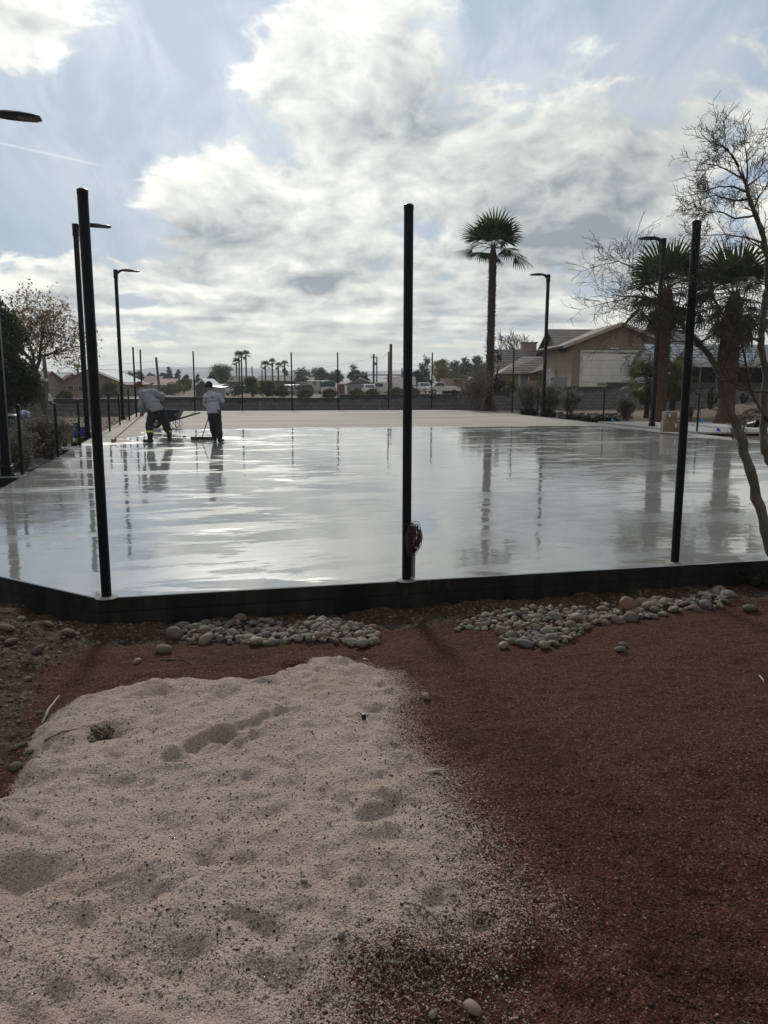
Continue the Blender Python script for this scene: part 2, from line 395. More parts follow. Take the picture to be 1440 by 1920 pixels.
def hfull(x, y):
    z = hbase(x, y); s = sdf(sp_, x, y)
    near = sst(9.0, 6.5, y)
    en = fbm(x * 5, y * 5, 4, 50)
    sm = sst(-0.03, 0.09, s + 0.05 * en)
    z = z + near * (0.045 * sm + 0.012 * np.exp(-((s - 0.05) / 0.06) ** 2) * sst(0.9, -0.6, x))
    z = z + near * sm * (0.030 * fbm(x * 2.2, y * 2.2, 4, 1) + 0.030 * fbm(x * 7, y * 7, 5, 9) + 0.015 * fbm(x * 22, y * 22, 3, 12) + 0.009 * np.sin((x * .5 + y) * 46 + 9 * fbm(x * 3, y * 3, 2, 5)) * sst(-.1, .35, fbm(x * 1.5, y * 1.5, 2, 21)))
    z = z + near * (1 - sm) * (0.026 * fbm(x * 1.8, y * 1.8, 4, 31) + 0.013 * fbm(x * 8, y * 8, 4, 33) + 0.008 * fbm(x * 27, y * 27, 3, 35))
    for p, r, q in dents:
        k = np.exp(-((x - p.x) ** 2 + (y - p.y) ** 2) / (r * r)); k2 = np.exp(-((x - p.x) ** 2 + (y - p.y) ** 2) / (2.6 * r * r))
        z = z + q * 1.75 * (k * 1.15 - 0.32 * k2)
    for a, b, c in TRK:
        for p, q in ((a, b), (b, c)):
            ex, ey = q.x - p.x, q.y - p.y; tt = np.clip(((x - p.x) * ex + (y - p.y) * ey) / (ex * ex + ey * ey), 0, 1)
            dd = np.hypot(x - p.x - tt * ex, y - p.y - tt * ey); z = z - 0.030 * sst(.085, .045, dd) + 0.014 * np.exp(-((dd - .10) / 0.025) ** 2)
    # loose lumpy earth left of and along the slab
    u, v = uv(x, y)
    dw = dirtw(x, y)
    z = z + near * dw * (0.075 * fbm(x * 4, y * 4, 5, 71) + 0.02 * np.abs(fbm(x * 12, y * 12, 3, 73)))
    z = z + sst(9, 14, y) * sst(140, 60, y) * 0.05 * fbm(x * .8, y * .8, 4, 81)
    return z
def dirtw(x, y):
    u, v = uv(np.asarray(x, float), np.asarray(y, float)); n = 0.25 * fbm(np.asarray(x) * 2.2, np.asarray(y) * 2.2, 4, 91)
    a = sst(-1.75, -2.35, np.asarray(x) + 0.42 * (np.asarray(y) - 4.3) * 0.4 + n * 1.6) * sst(2.2, 2.9, np.asarray(y) + n)
    b = sst(5.25, 5.6, v + n * 0.8)
    return np.clip(np.maximum(a, b), 0, 1)
def axis(lo, hi, step, out, r=1.13):
    a = list(np.arange(lo, hi + 1e-6, step)); s = step; v = a[-1]; hi_ = []
    while v < out: s *= r; v += s; hi_.append(v)
    s = step; v = lo; lo_ = []
    while v > -out: s *= r; v -= s; lo_.append(v)
    return np.array(lo_[::-1] + a + hi_)
gx = axis(-3.6, 4.6, 0.017, 4000); gy = axis(1.4, 6.9, 0.015, 4000)
XX, YY = np.meshgrid(gx, gy); sh = XX.shape; xf, yf = XX.ravel(), YY.ravel()
zf = hfull(xf, yf); ny, nx = sh
ii = np.arange(nx - 1)[None, :] + nx * np.arange(ny - 1)[:, None]; ii = ii.ravel()
quads = np.stack([ii, ii + 1, ii + 1 + nx, ii + nx], 1)

m, t, b = newmat('ground_mix')
o = tc(t)
at = t.new('ShaderNodeAttribute', attribute_name='sand').outputs['Fac']
ad = t.new('ShaderNodeAttribute', attribute_name='dirt').outputs['Fac']
av = t.new('ShaderNodeAttribute', attribute_name='far').outputs['Fac']
g1 = t.vor(o, 150.0); g2 = t.vor(o, 62.0); g3 = t.vor(o, 310.0)
r1 = t.xyz(g1.outputs['Color']); r2 = t.xyz(g2.outputs['Color']); r3 = t.xyz(g3.outputs['Color'])
big = t.noise(o, 1.6, 5, 0.6); mid = t.noise(o, 9.0, 4, 0.6)
# sand: pale pink-grey grit with darker grains
sc = t.mix(r3[0], (0.26, 0.192, 0.158), (0.475, 0.370, 0.312))
sc = t.mix(t.m('MULTIPLY', t.step(0.45, 0.75, big), 0.35), sc, (0.29, 0.185, 0.13))
sc = t.mix(t.m('MULTIPLY', t.step(0.50, 0.72, mid), 0.30), sc, (0.20, 0.145, 0.115))
sc = t.mix(t.m('GREATER_THAN', r3[1], 0.962), sc, (0.09, 0.05, 0.045))
# red-brown crushed rock
rc = t.mix(r1[0], (0.021, 0.0074, 0.0048), (0.094, 0.0335, 0.0200))
rc = t.mix(t.m('GREATER_THAN', r1[1], 0.94), rc, (0.17, 0.095, 0.065))
rc = t.mix(t.m('MULTIPLY', t.step(0.42, 0.7, big), 0.45), rc, (0.024, 0.0095, 0.006))
rc = t.mix(t.m('MULTIPLY', t.m('GREATER_THAN', r2[0], 0.90), 0.75), rc, t.mix(r2[2], (0.020, 0.009, 0.006), (0.135, 0.062, 0.042)))
# damp brown earth
dc = t.mix(mid, (0.020, 0.013, 0.008), (0.085, 0.055, 0.034))
dc = t.mix(t.m('MULTIPLY', t.m('GREATER_THAN', r2[1], 0.86), 0.7), dc, (0.16, 0.125, 0.095))
dn_ = t.m('ADD', ad, t.m('MULTIPLY', t.m('SUBTRACT', t.noise(o, 14.0, 3, 0.6), 0.5), 0.7))
red = t.mix(t.step(0.35, 0.65, dn_), rc, dc)
pick = t.m('ADD', t.m('ADD', t.m('MULTIPLY', r1[2], 0.34), t.m('MULTIPLY', r3[2], 0.36)), t.m('MULTIPLY', t.noise(o, 26.0, 4, 0.65), 0.30))
issand = t.step(-0.10, 0.10, t.m('SUBTRACT', at, pick))
near = t.mix(issand, red, sc)
# farther off: dusty decomposed granite and bare earth
fc = t.mix(t.noise(o, 0.35, 6, 0.65), (0.10, 0.078, 0.062), (0.25, 0.205, 0.165))
fc = t.mix(t.m('MULTIPLY', t.step(0.45, 0.6, t.noise(o, 0.9, 5, 0.7)), 0.5), fc, (0.15, 0.095, 0.075))
t.put(b.inputs['Base Color'], t.mix(av, near, fc)); b.inputs['Roughness'].default_value = 0.9; b.inputs['Specular IOR Level'].default_value = 0.08
hh = t.m('ADD', t.m('MULTIPLY', g1.outputs['Distance'], -0.9), t.m('ADD', t.m('MULTIPLY', g2.outputs['Distance'], -1.2), t.m('MULTIPLY', g3.outputs['Distance'], -0.4)))
t.put(b.inputs['Normal'], t.bump(hh, 0.85, 0.006))
M['ground'] = m
go = mesh_np('ground', np.stack([xf, yf, zf], 1), quads, m, None, True)
tag(go, None, None, None, 'structure')
s_ = sdf(sp_, xf, yf)
fz = sst(-1.2, 0.9, xf + 0.25 * (4 - yf))             # sharp rim on one side, scattered on the other
wd = 0.05 + 0.30 * fz
sv = np.clip(0.5 + (s_ + 0.06 * fbm(xf * 4, yf * 4, 4, 61)) / (2 * wd), 0, 1) * (0.97 - 0.10 * fz)
sv = sv - 0.25 * sst(0.05, .5, fbm(xf * 2.3, yf * 2.3, 4, 64)) * sst(0.2, 1.0, xf) - 0.16 * sst(2.6, 1.8, yf) * sst(-.2, .3, fbm(xf * 3, yf * 3, 3, 66))
a = go.data.attributes.new('sand', 'FLOAT', 'POINT'); a.data.foreach_set('value', sv.astype(np.float32))
a = go.data.attributes.new('dirt', 'FLOAT', 'POINT'); a.data.foreach_set('value', dirtw(xf, yf).astype(np.float32))
a = go.data.attributes.new('far', 'FLOAT', 'POINT'); a.data.foreach_set('value', sst(7.0, 10.0, yf).astype(np.float32))
ZG = zf.reshape(ny, nx)
def HV(xs, ys):
    xs = np.asarray(xs, float); ys = np.asarray(ys, float); i = np.clip(np.searchsorted(gx, xs) - 1, 0, nx - 2); j = np.clip(np.searchsorted(gy, ys) - 1, 0, ny - 2)
    fx = (xs - gx[i]) / (gx[i + 1] - gx[i]); fy = (ys - gy[j]) / (gy[j + 1] - gy[j])
    return (ZG[j, i] * (1 - fx) + ZG[j, i + 1] * fx) * (1 - fy) + (ZG[j + 1, i] * (1 - fx) + ZG[j + 1, i + 1] * fx) * fy
def HZ(x, y): return float(HV([x], [y])[0])

# ------------------------------------------------------------------ the wet concrete slab
m, t, b = newmat('wet_concrete')
o = tc(t); X = t.xyz(o)
u_, v_ = X[0], X[1]
nb = t.noise(t.v('MULTIPLY', o, (0.45, 0.6, 1)), 1.0, 6, 0.6)
edge = t.m('ADD', v_, t.m('MULTIPLY', t.m('SUBTRACT', nb, 0.5), 2.2))
dry1 = t.step(26.15, 26.45, edge)
lft = t.m('MULTIPLY', t.step(-1.55, -1.75, t.m('ADD', u_, t.m('MULTIPLY', t.m('SUBTRACT', nb, 0.5), 2.6))), t.step(20.3, 21.2, edge))
rgt = t.step(14.4, 14.9, t.m('ADD', u_, t.m('MULTIPLY', t.m('SUBTRACT', nb, 0.5), 1.4)))
rim = t.step(6.20, 6.06, t.m('ADD', v_, t.m('MULTIPLY', t.m('SUBTRACT', t.noise(o, 1.7, 4, 0.6), 0.5), 0.55)))
dry = t.m('MAXIMUM', t.m('MAXIMUM', dry1, lft), t.m('MULTIPLY', rgt, 0.85)); base_rim = rim
# film thickness: long shallow pools and patches where the sheen breaks up
f1 = t.noise(t.v('MULTIPLY', o, (0.30, 1.1, 1)), 1.0, 6, 0.62, 0.4)
f2 = t.noise(t.v('MULTIPLY', o, (0.9, 3.4, 1)), 1.3, 5, 0.6, 0.3)
film = t.m('ADD', t.m('MULTIPLY', f1, 0.62), t.m('MULTIPLY', f2, 0.38))
nearv = t.step(19.0, 8.0, v_)
damp = t.step(0.0, 0.035, t.m('SUBTRACT', t.m('ADD', film, t.m('MULTIPLY', nearv, 0.03)), 0.525))
pd = t.noise(o, 0.55, 5, 0.6)
base_w = t.mix(t.noise(o, 0.7, 6, 0.6), (0.20, 0.198, 0.190), (0.29, 0.284, 0.272))
base_w = t.mix(t.m('MULTIPLY', t.step(0.5, 0.7, t.noise(o, 3.5, 5, 0.6)), 0.25), base_w, (0.15, 0.14, 0.125))
str_ = t.noise(t.v('MULTIPLY', o, (0.16, 1.3, 1)), 1.0, 7, 0.65, 0.3)
base_d = t.mix(t.step(0.35, 0.68, str_), (0.185, 0.160, 0.132), (0.33, 0.295, 0.255))
jn = t.m('MINIMUM', t.m('ABSOLUTE', t.m('SUBTRACT', v_, 31.6)), t.m('ABSOLUTE', t.m('SUBTRACT', v_, 36.8)))
base_d = t.mix(t.m('MULTIPLY', t.step(0.10, 0.03, jn), 0.5), base_d, (0.42, 0.40, 0.38))
base_d = t.mix(t.m('MULTIPLY', t.step(0.53, 0.56, t.noise(t.v('MULTIPLY', o, (0.12, 0.5, 1)), 1.0, 2, 0.4, 0.6)), 0.45), base_d, (0.19, 0.175, 0.155))
base_w = t.mix(t.m('MULTIPLY', base_rim, 0.45), base_w, (0.24, 0.22, 0.195))
t.put(b.inputs['Base Color'], t.mix(dry, base_w, base_d))
pt = t.step(0.60, 0.66, t.noise(t.v('ADD', t.v('MULTIPLY', o, (0.55, 1.5, 1)), (3.3, 8.1, 0)), 1.0, 6, 0.62, 0.5))
rw = t.m('ADD', t.mixf(damp, 0.022, t.mixf(nearv, 0.24, 0.17)), t.m('MULTIPLY', pt, 0.10))
t.put(b.inputs['Base Color'], t.mix(dry, t.mix(t.m('MULTIPLY', pt, 0.65), base_w, (0.095, 0.085, 0.068)), base_d))
t.put(b.inputs['Roughness'], t.mixf(dry, rw, 0.85))
t.put(b.inputs['Specular IOR Level'], t.mixf(dry, t.mixf(pt, 1.0, 0.55), 0.25))
b.inputs['IOR'].default_value = 2.0
w1 = t.noise(t.v('MULTIPLY', o, (0.8, 1.0, 1)), 0.9, 3, 0.5)
w2 = t.noise(t.v('MULTIPLY', o, (1.0, 1.5, 1)), 4.5, 4, 0.55)
w3 = t.noise(o, 60.0, 3, 0.6); w4 = t.noise(t.v('MULTIPLY', o, (1.0, 1.2, 1)), 13.0, 3, 0.6)
hgt = t.m('ADD', t.m('MULTIPLY', w1, 1.0), t.m('ADD', t.m('ADD', t.m('MULTIPLY', w2, 0.20), t.m('MULTIPLY', t.m('MULTIPLY', w4, nearv), 0.030)), t.m('MULTIPLY', t.m('MULTIPLY', w3, damp), 0.004)))
t.put(b.inputs['Normal'], t.bump(hgt, 1.0, RIP))
M['wet'] = m
m2, t, b = newmat('slab_side')
o = tc(t); X = t.xyz(o)
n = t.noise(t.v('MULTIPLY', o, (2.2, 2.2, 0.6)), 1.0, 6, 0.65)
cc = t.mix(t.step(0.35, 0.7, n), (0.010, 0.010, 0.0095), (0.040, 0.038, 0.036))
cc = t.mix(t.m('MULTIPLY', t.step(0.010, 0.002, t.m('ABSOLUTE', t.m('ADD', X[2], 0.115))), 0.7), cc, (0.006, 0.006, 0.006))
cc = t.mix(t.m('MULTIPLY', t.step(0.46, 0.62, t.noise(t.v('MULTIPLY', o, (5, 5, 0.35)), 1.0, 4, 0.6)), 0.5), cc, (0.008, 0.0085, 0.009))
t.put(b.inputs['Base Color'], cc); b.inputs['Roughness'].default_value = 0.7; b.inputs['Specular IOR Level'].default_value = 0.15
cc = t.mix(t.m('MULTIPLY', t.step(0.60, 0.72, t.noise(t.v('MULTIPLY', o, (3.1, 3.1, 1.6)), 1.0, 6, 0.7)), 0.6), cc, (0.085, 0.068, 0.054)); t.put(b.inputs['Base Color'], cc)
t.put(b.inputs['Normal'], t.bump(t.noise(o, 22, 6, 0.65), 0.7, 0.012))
M['side'] = m2
def slab():
    c = CH
    out = [(U0 + c, V0), (U1 - c, V0), (U1, V0 + c), (U1, V1 - c), (U1 - c, V1), (U0 + c, V1), (U0, V1 - c),
           (U0, 20.1), (U0 - 0.55, 20.1), (U0 - 0.55, 19.2), (U0, 19.2), (U0, 13.35 + 1.3), (U0 - 1.6, 13.35 + 1.3), (U0 - 1.6, 13.35 + .55), (U0, 13.35 + .55), (U0, V0 + c)]
    bm = bmesh.new()
    top = [bm.verts.new((u, v, 0)) for u, v in out]; f = bm.faces.new(top)
    r = bmesh.ops.extrude_face_region(bm, geom=[f]); vs = [e for e in r['geom'] if isinstance(e, bmesh.types.BMVert)]
    for v in vs: v.co.z = -0.36
    bmesh.ops.recalc_face_normals(bm, faces=bm.faces[:])
    ed = [e for e in bm.edges if all(abs(v.co.z) < 1e-6 for v in e.verts)]
    bmesh.ops.bevel(bm, geom=ed, offset=0.012, segments=3, affect='EDGES', profile=0.5)
    for q in bm.faces: q.material_index = 0 if q.normal.z > 0.5 else 1
    me = bpy.data.meshes.new('concrete_slab'); bm.to_mesh(me); bm.free()
    me.materials.append(M['wet']); me.materials.append(M['side'])
    o = bpy.data.objects.new('concrete_slab', me); COL.objects.link(o); o.rotation_euler = (0, 0, TH)
    tag(o, None, None, None, 'structure'); return o
slab()
# the dry path that leaves the slab
pm = mat('path_concrete', (0.36, 0.35, 0.33), 0.8, 1.2, 0.2, 0.15, 30)
mb = MB()
q = [xy(U1 + 0.015, 21.6), xy(U1 + 6.0, 20.4), xy(U1 + 9.5, 25.6), xy(U1 + 2.3, 27.6), xy(U1 + 0.015, 27.9)]
mb.prism([(a, b) for a, b in q], 0.05, 'Z', 0.0); mb.build('concrete_path', pm)['kind'] = 'structure'
# ------------------------------------------------------------------ posts and lamps
pblk = mat('black_powder_coat', (0.006, 0.0068, 0.009), 0.42, 20, 0.25, 0.05, 200, spec=0.18)
pgry = mat('grey_conduit', (0.24, 0.245, 0.25), 0.5, 8, 0.15)
dirtyc = mat('post_collar', (0.22, 0.21, 0.19), 0.85, 12, 0.3, 0.3, 60)
def post_mesh(name, h, r):
    mb = MB(); mb.lathe([(r, 0), (r, h - 0.012), (r * 0.93, h - 0.003), (r * 0.5, h)], 20)
    return mb
PROTO = {}
def post(pxb, pyb, pyt, label, group, short=False):
    p = G(pxb, pyb, 0.0); d = p.y
    h = (W(pxb, pyt, d)).z
    key = 'short_fence_post' if short else 'tall_fence_post'
    if key not in PROTO:
        e = empty(key, (p.x, p.y, 0), label, 'fence post', 0, group)
        r = 0.030 if short else 0.037; hh = 1.15 if short else 3.05
        o = post_mesh('pipe', hh, r).build('pipe', pblk, e); auto_smooth(o, 50)
        mb = MB(); mb.lathe([(r * 2.3, 0.001), (r * 1.9, 0.006), (r * 1.25, 0.012)], 16); q = mb.build('grout_ring', dirtyc, e); auto_smooth(q, 50)
        mb = MB(); mb.lathe([(r * 1.04, hh - 0.03), (r * 1.04, hh + 0.004), (r * 0.7, hh + 0.014)], 20); q = mb.build('cap', pblk, e); auto_smooth(q, 50)
        PROTO[key] = (e, hh); e.scale = (1, 1, h / hh)
    else:
        e = copy_tree(PROTO[key][0], None, (p.x, p.y, 0), random.uniform(0, 3), label, (1, 1, h / PROTO[key][1]), group)
    e.rotation_euler = (R(random.uniform(-.25, .25)), R(random.uniform(-.25, .25)), e.rotation_euler[2])
    return e
gT = 'tall black posts around the slab'; gS = 'short black posts along the slab edges'
P1 = post(200, 1120, 357, 'tall black post at the cut corner of the slab beside the earth bank', gT)
P2 = post(762, 1088, 386, 'tall black post carrying a wire coil and grey conduit at its foot', gT)
P3 = post(1265, 1055, 416, 'tall black post standing behind bare branches at the front slab edge', gT)
for (x, yb, yt, l) in [
    (256, 782, 651, 'tall black post rising behind the stooping man'),
    (268, 775, 656, 'thin tall black post at the far slab corner behind the wheelbarrow'),
    (366, 771.5, 659, 'tall black post just behind the raised wheelbarrow handles'),
    (455, 770, 659, 'tall black post in front of the distant palm pair'),
    (548, 770, 661, 'tall black post before the gabled house and its rooftop cooler'),
    (634, 769, 661, 'tall black post between the camper van and the white garage'),
    (728, 768, 660, 'tall black post standing right against the reddish utility pole'),
    (809, 767, 661, 'tall black post between the two white parked trucks'),
    (919.5, 769, 657, 'tall black post touching the trunk of the tallest palm'),
    (960, 774, 653, 'tall black post before the lower wing of the stucco house')]:
    post(x, yb, yt, l, gT)
for (x, yb, yt, l) in [
    (42.5, 891, 760, 'short black post beside the foot of a lamp pole'),
    (109, 858, 757, 'short black post in front of the large grey shrub'),
    (150.5, 837, 750, 'short black post in front of the blue buckets'),
    (206, 809, 739, 'short black post near the end of the wooden broom pole'),
    (225, 797, 738, 'short black post just before the second lamp pole'),
    (243, 789, 731, 'short black post between a lamp pole and the stooping man'),
    (1007, 779, 727, 'short black post beside a lamp pole at the hedges'),
    (1063, 784.5, 731, 'short black post before the open grey shrub with bare stems'),
    (1130.5, 791.5, 731, 'short black post below the hollow block on the wall'),
    (1306.5, 812, 737, 'short black post by the path with the blue marker flag')]:
    post(x, yb, yt, l, gS, True)
# conduit boxes and coil on the middle post
def rel(o, v): return Vector(v) - o.location
b = P2.location
rt = Vector((1, 0, 0)); tw = Vector((0, -1, 0))
zt = W(762, 985, b.y).z
for dx, zz in ((-0.021, zt), (0.014, zt - 0.004)):
    mb = MB(); mb.box((b.x + dx, b.y - 0.052, zz / 2 + 0.01), (0.026, 0.024, zz - 0.02), 0, 0.003); q = mb.build('conduit', pgry); q.data.transform(Matrix.Translation(-b)); q.parent = P2; q['label'] = 'grey conduit strapped to the foot of the black post'
mb = MB(); 
mb.tube([(b.x - 0.06, b.y - 0.067, zt * 0.62), (b.x - 0.02, b.y - 0.069, zt * 0.615), (b.x + 0.035, b.y - 0.069, zt * 0.612)], 0.0022, 6)
q = mb.build('tie_wire', mat('tie', (0.35, 0.35, 0.34), 0.4)); q.data.transform(Matrix.Translation(-b)); q.parent = P2
mb = MB(); rw = random.Random(5)
for k in range(34):
    ca = W(776 + rw.uniform(-3, 3), 1010 + rw.uniform(-6, 5), b.y - 0.075 - rw.uniform(0, .03)); ra = 0.035 + rw.uniform(-0.022, 0.024) * (1 if k < 30 else 1.9); rb = 0.095 + rw.uniform(-.045, .035)
    tl = R(14 + rw.uniform(-22, 16)); pts = []
    for i in range(33):
        a = 2 * math.pi * i / 32; x = ra * math.cos(a) * (1 + .05 * math.sin(3 * a + k)); z = rb * math.sin(a)
        pts.append(ca + Vector((x * math.cos(tl) + z * math.sin(tl) * .5, 0.018 * math.sin(a + k), z)))
    mb.tube(pts, 0.0022, 5, False)
pts = [W(762 + dx, y, b.y - 0.06) for dx, y in ((-5, 990), (-3, 984), (1, 981), (4, 986), (7, 985), (10, 978), (12, 980), (10, 990))]; mb.tube(pts, 0.0022, 6)
q = mb.build('wire_coil', mat('dark_wire', (0.048, 0.022, 0.018), 0.5, 30, .4), None, True); tag(q, 'coil of thin dark brown wire hanging on the middle post', 'wire coil')

lampm = pblk; lens = mat('lamp_lens', (0.16, 0.17, 0.18), 0.25, 30, .2)
def lamp(pxb, pyb, pyt, side, label):
    p = G(pxb, pyb, 0.0); h = W(pxb, pyt, p.y).z
    if 'lamp' not in PROTO:
        e = empty('street_lamp', (0, 0, 0), label, 'lamp post', 0, 'tall lamp posts along the slab'); H = 6.1
        mb = MB(); mb.box((0, 0, (H - 0.3) / 2 + 0.01), (0.13, 0.13, H - 0.32), 0, 0.012); mb.build('pole', lampm, e)
        mb = MB(); mb.box((0, 0, 0.012), (0.30, 0.30, 0.022), 0, 0.004)
        for sx in (-1, 1):
            for sy in (-1, 1): mb.tube([(sx * .115, sy * .115, .02), (sx * .115, sy * .115, .06)], .014, 6)
        mb.build('base_plate', lampm, e)
        mb = MB(); mb.box((0, 0, 0.10), (0.17, 0.17, 0.15), 0, 0.008); mb.build('base_cover', lampm, e)
        mb = MB(); mb.box((0, 0, H - 0.16), (0.155, 0.155, 0.30), 0, 0.012); mb.box((0, 0, H - 0.33), (0.17, 0.17, 0.03), 0, 0.006)
        for k in range(3): mb.tube([(0.075, 0, H - .40 - k * .035), (0.095, 0, H - .40 - k * .035)], .012, 6)
        mb.build('pole_cap', lampm, e)
        mb = MB(); mb.prism([(0.07, H - .20), (0.07, H - .08), (0.15, H - .02), (0.27, H + .01), (0.27, H - .065), (0.19, H - .09), (0.12, H - .15)], 0.11, 'Y', -0.055); mb.build('arm', lampm, e)
        bm = bmesh.new(); secs = [(.25, .11, .012, .07), (.40, .15, .02, .085), (.62, .17, .012, .08), (.82, .165, -.012, .055), (.90, .12, -.03, .025)]
        rows = []
        for x, wd, zt_, th in secs:
            zt2 = H + zt_; rows.append([bm.verts.new((x, yy * wd, zz)) for yy, zz in ((-1, zt2 - th), (-1, zt2 - th * .45), (-.6, zt2), (.6, zt2), (1, zt2 - th * .45), (1, zt2 - th))])
        for i in range(len(rows) - 1):
            for k in range(6): bm.faces.new((rows[i][k], rows[i][(k + 1) % 6], rows[i + 1][(k + 1) % 6], rows[i + 1][k]))
        bm.faces.new(rows[0][::-1]); bm.faces.new(rows[-1]); bmesh.ops.recalc_face_normals(bm, faces=bm.faces[:])
        mb = MB(); mb.bm(bm); bm.free(); hd = mb.build('lamp_head', lampm, e)
        mb = MB()
        for k in range(6): mb.box((.58 + k * .045, 0, H - .060 - k * .0035), (.020, .24, .016))
        mb.build('lens_strip', lens, hd)
        PROTO['lamp'] = e; e.location = p; e.rotation_euler = (0, 0, TH + (0 if side > 0 else math.pi)); e.scale = (1, 1, h / H)
    else:
        e = copy_tree(PROTO['lamp'], None, p, TH + (0 if side > 0 else math.pi), label, (1, 1, h / 6.1))
    return e
lamp(14, 891, 208, 1, 'tall black lamp post beside the grey shrub, its foot on a concrete pad')
lamp(165, 821, 419, 1, 'tall black lamp post behind the blue buckets and the corner post')
lamp(231, 787, 505, 1, 'tall black lamp post behind the stooping man with a single bent head')
lamp(1018, 778, 514, -1, 'tall black lamp post standing before the tan stucco house')
lamp(1222, 802, 446, -1, 'tall black lamp post in front of the palm beside the cardboard boxes')

# ------------------------------------------------------------------ block wall behind the slab
m, t, b_ = newmat('block_wall')
o = tc(t); X = t.xyz(o)
br = t.new('ShaderNodeTexBrick'); t.put(br.inputs['Vector'], t.comb(X[0], X[2], 0.0)); br.inputs['Scale'].default_value = 1.0
br.inputs['Brick Width'].default_value = 0.4; br.inputs['Row Height'].default_value = 0.2; br.inputs['Mortar Size'].default_value = 0.012
br.inputs['Color1'].default_value = (0.135, 0.134, 0.138, 1); br.inputs['Color2'].default_value = (0.175, 0.173, 0.174, 1); br.inputs['Mortar'].default_value = (0.06, 0.06, 0.06, 1)
stain = t.m('ADD', t.xyz(tc(t, 'Generated'))[2], t.m('MULTIPLY', t.m('SUBTRACT', t.noise(o, 1.4, 5, .6), .5), .35))
c_ = t.mix(t.m('MULTIPLY', t.step(.80, .88, stain), 0.72), br.outputs['Color'], (0.022, 0.022, 0.022))
c_ = t.mix(t.m('MULTIPLY', t.step(.5, .7, t.noise(o, .9, 5, .6)), .35), c_, (.06, .057, .055))
t.put(b_.inputs['Base Color'], c_); b_.inputs['Roughness'].default_value = 0.85
t.put(b_.inputs['Normal'], t.bump(br.outputs['Fac'], -0.4, 0.008))
M['block'] = m
VW = 43.4
wall = empty('block_wall', (*xy(0, VW), 0), 'long dark grey concrete block wall stepped in height behind the slab', 'wall', TH)
def uat(px, v=VW):                               # where the sight line at column px crosses the wall line
    a = ray(px, 713); k = v / (-a.x * ST + a.y * CT); return uv(a.x * k, a.y * k)[0], a.y * k
capm = mat('wall_cap', (0.035, 0.035, 0.036), 0.85, 3, .3)
segs = [(-260, 285, 747), (285, 380, 744), (380, 452, 745), (452, 547, 745), (547, 636, 745.5), (636, 728, 739.5), (728, 866, 738.5), (866, 955, 733.5), (955, 1050, 727), (1050, 1138, 724.5), (1138, 1265, 717), (1265, 1480, 717)]
for a, c, py in segs:
    ua, da = uat(a); uc, dc_ = uat(c); top = W((a + c) / 2, py, (da + dc_) / 2).z
    mb = MB(); mb.box(((ua + uc) / 2, 0, (top - .8) / 2 - 0.012), (uc - ua - 0.012, 0.2, top + .8)); sgo = mb.build('wall_section', M['block'], wall)
mb = MB(); ua, da = uat(831); uc, _ = uat(863); z_ = W(848, 733, da).z; z0 = W(848, 738.5, da).z; mb.box(((ua + uc) / 2, 0.0, (z0 + z_) / 2 + .003), (uc - ua, .19, z_ - z0)); mb.build('wall_block', capm, wall)
# hollow block left lying on top
ua, da = uat(1130); z0 = W(1130, 724.5, da).z
hb = MB(); hb.box((0, 0, .015), (.62, .19, .03)); hb.box((0, 0, .185), (.62, .19, .03))
for k in range(5): hb.box((-.295 + k * .1475, 0, .10), (.03, .19, .14))
q = hb.build('hollow_block', mat('pale_block', (.30, .28, .25), .9, 6, .3)); q.location = (*xy(ua, VW), z0 + .002); q.rotation_euler = (0, 0, TH)
tag(q, 'pale hollow concrete block lying on top of the dark wall', 'concrete block')
# short pipes with taps at the wall foot
tapm = mat('galvanised', (.35, .36, .36), .4, 9, .2, metal=.6)
tp = None
for px, l in ((487, 'grey standpipe tap at the wall foot behind the slab below the distant palms'), (712.5, 'grey standpipe tap at the wall foot near the reddish utility pole')):
    ua, da = uat(px, VW - .35); x, y = xy(ua, VW - .35)
    if tp is None:
        tp = empty('standpipe', (x, y, HZ(x, y)), l, 'standpipe', TH, 'standpipes by the wall')
        MB().tube([(0, 0, -.1), (0, 0, .62)], .022, 8).tube([(-.0, 0, .5), (-.1, 0, .5), (-.12, 0, .44)], .016, 8).build('pipe', tapm, tp)
        MB().lathe([(.01, .62), (.045, .64), (.045, .66), (.01, .68)], 10).build('tap_handle', tapm, tp)
    else: copy_tree(tp, None, (x, y, HZ(x, y)), TH, l)
# ------------------------------------------------------------------ buildings
def stucco(name, col): return mat(name, col, 0.9, 1.3, 0.10, 0.12, 60)
def tilemat(name, c1, c2, rise=0.52):
    if name in M: return M[name]
    m, t, b = newmat(name); o = tc(t); X = t.xyz(o)
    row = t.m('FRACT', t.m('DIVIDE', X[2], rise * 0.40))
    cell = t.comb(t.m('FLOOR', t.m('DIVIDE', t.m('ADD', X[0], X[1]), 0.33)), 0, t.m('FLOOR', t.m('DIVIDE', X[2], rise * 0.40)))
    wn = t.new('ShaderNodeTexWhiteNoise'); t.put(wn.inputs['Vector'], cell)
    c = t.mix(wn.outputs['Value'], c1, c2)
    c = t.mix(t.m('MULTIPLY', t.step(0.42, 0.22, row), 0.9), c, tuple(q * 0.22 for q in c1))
    t.put(b.inputs['Base Color'], c); b.inputs['Roughness'].default_value = 0.8
    t.put(b.inputs['Normal'], t.bump(row, -0.9, 0.06)); M[name] = m; return m
tan = stucco('tan_stucco', (0.285, 0.218, 0.168)); tan2 = stucco('beige_stucco', (0.30, 0.245, 0.19)); tan3 = stucco('sand_stucco', (0.26, 0.20, 0.15)); brn = stucco('brown_stucco', (0.21, 0.165, 0.13))
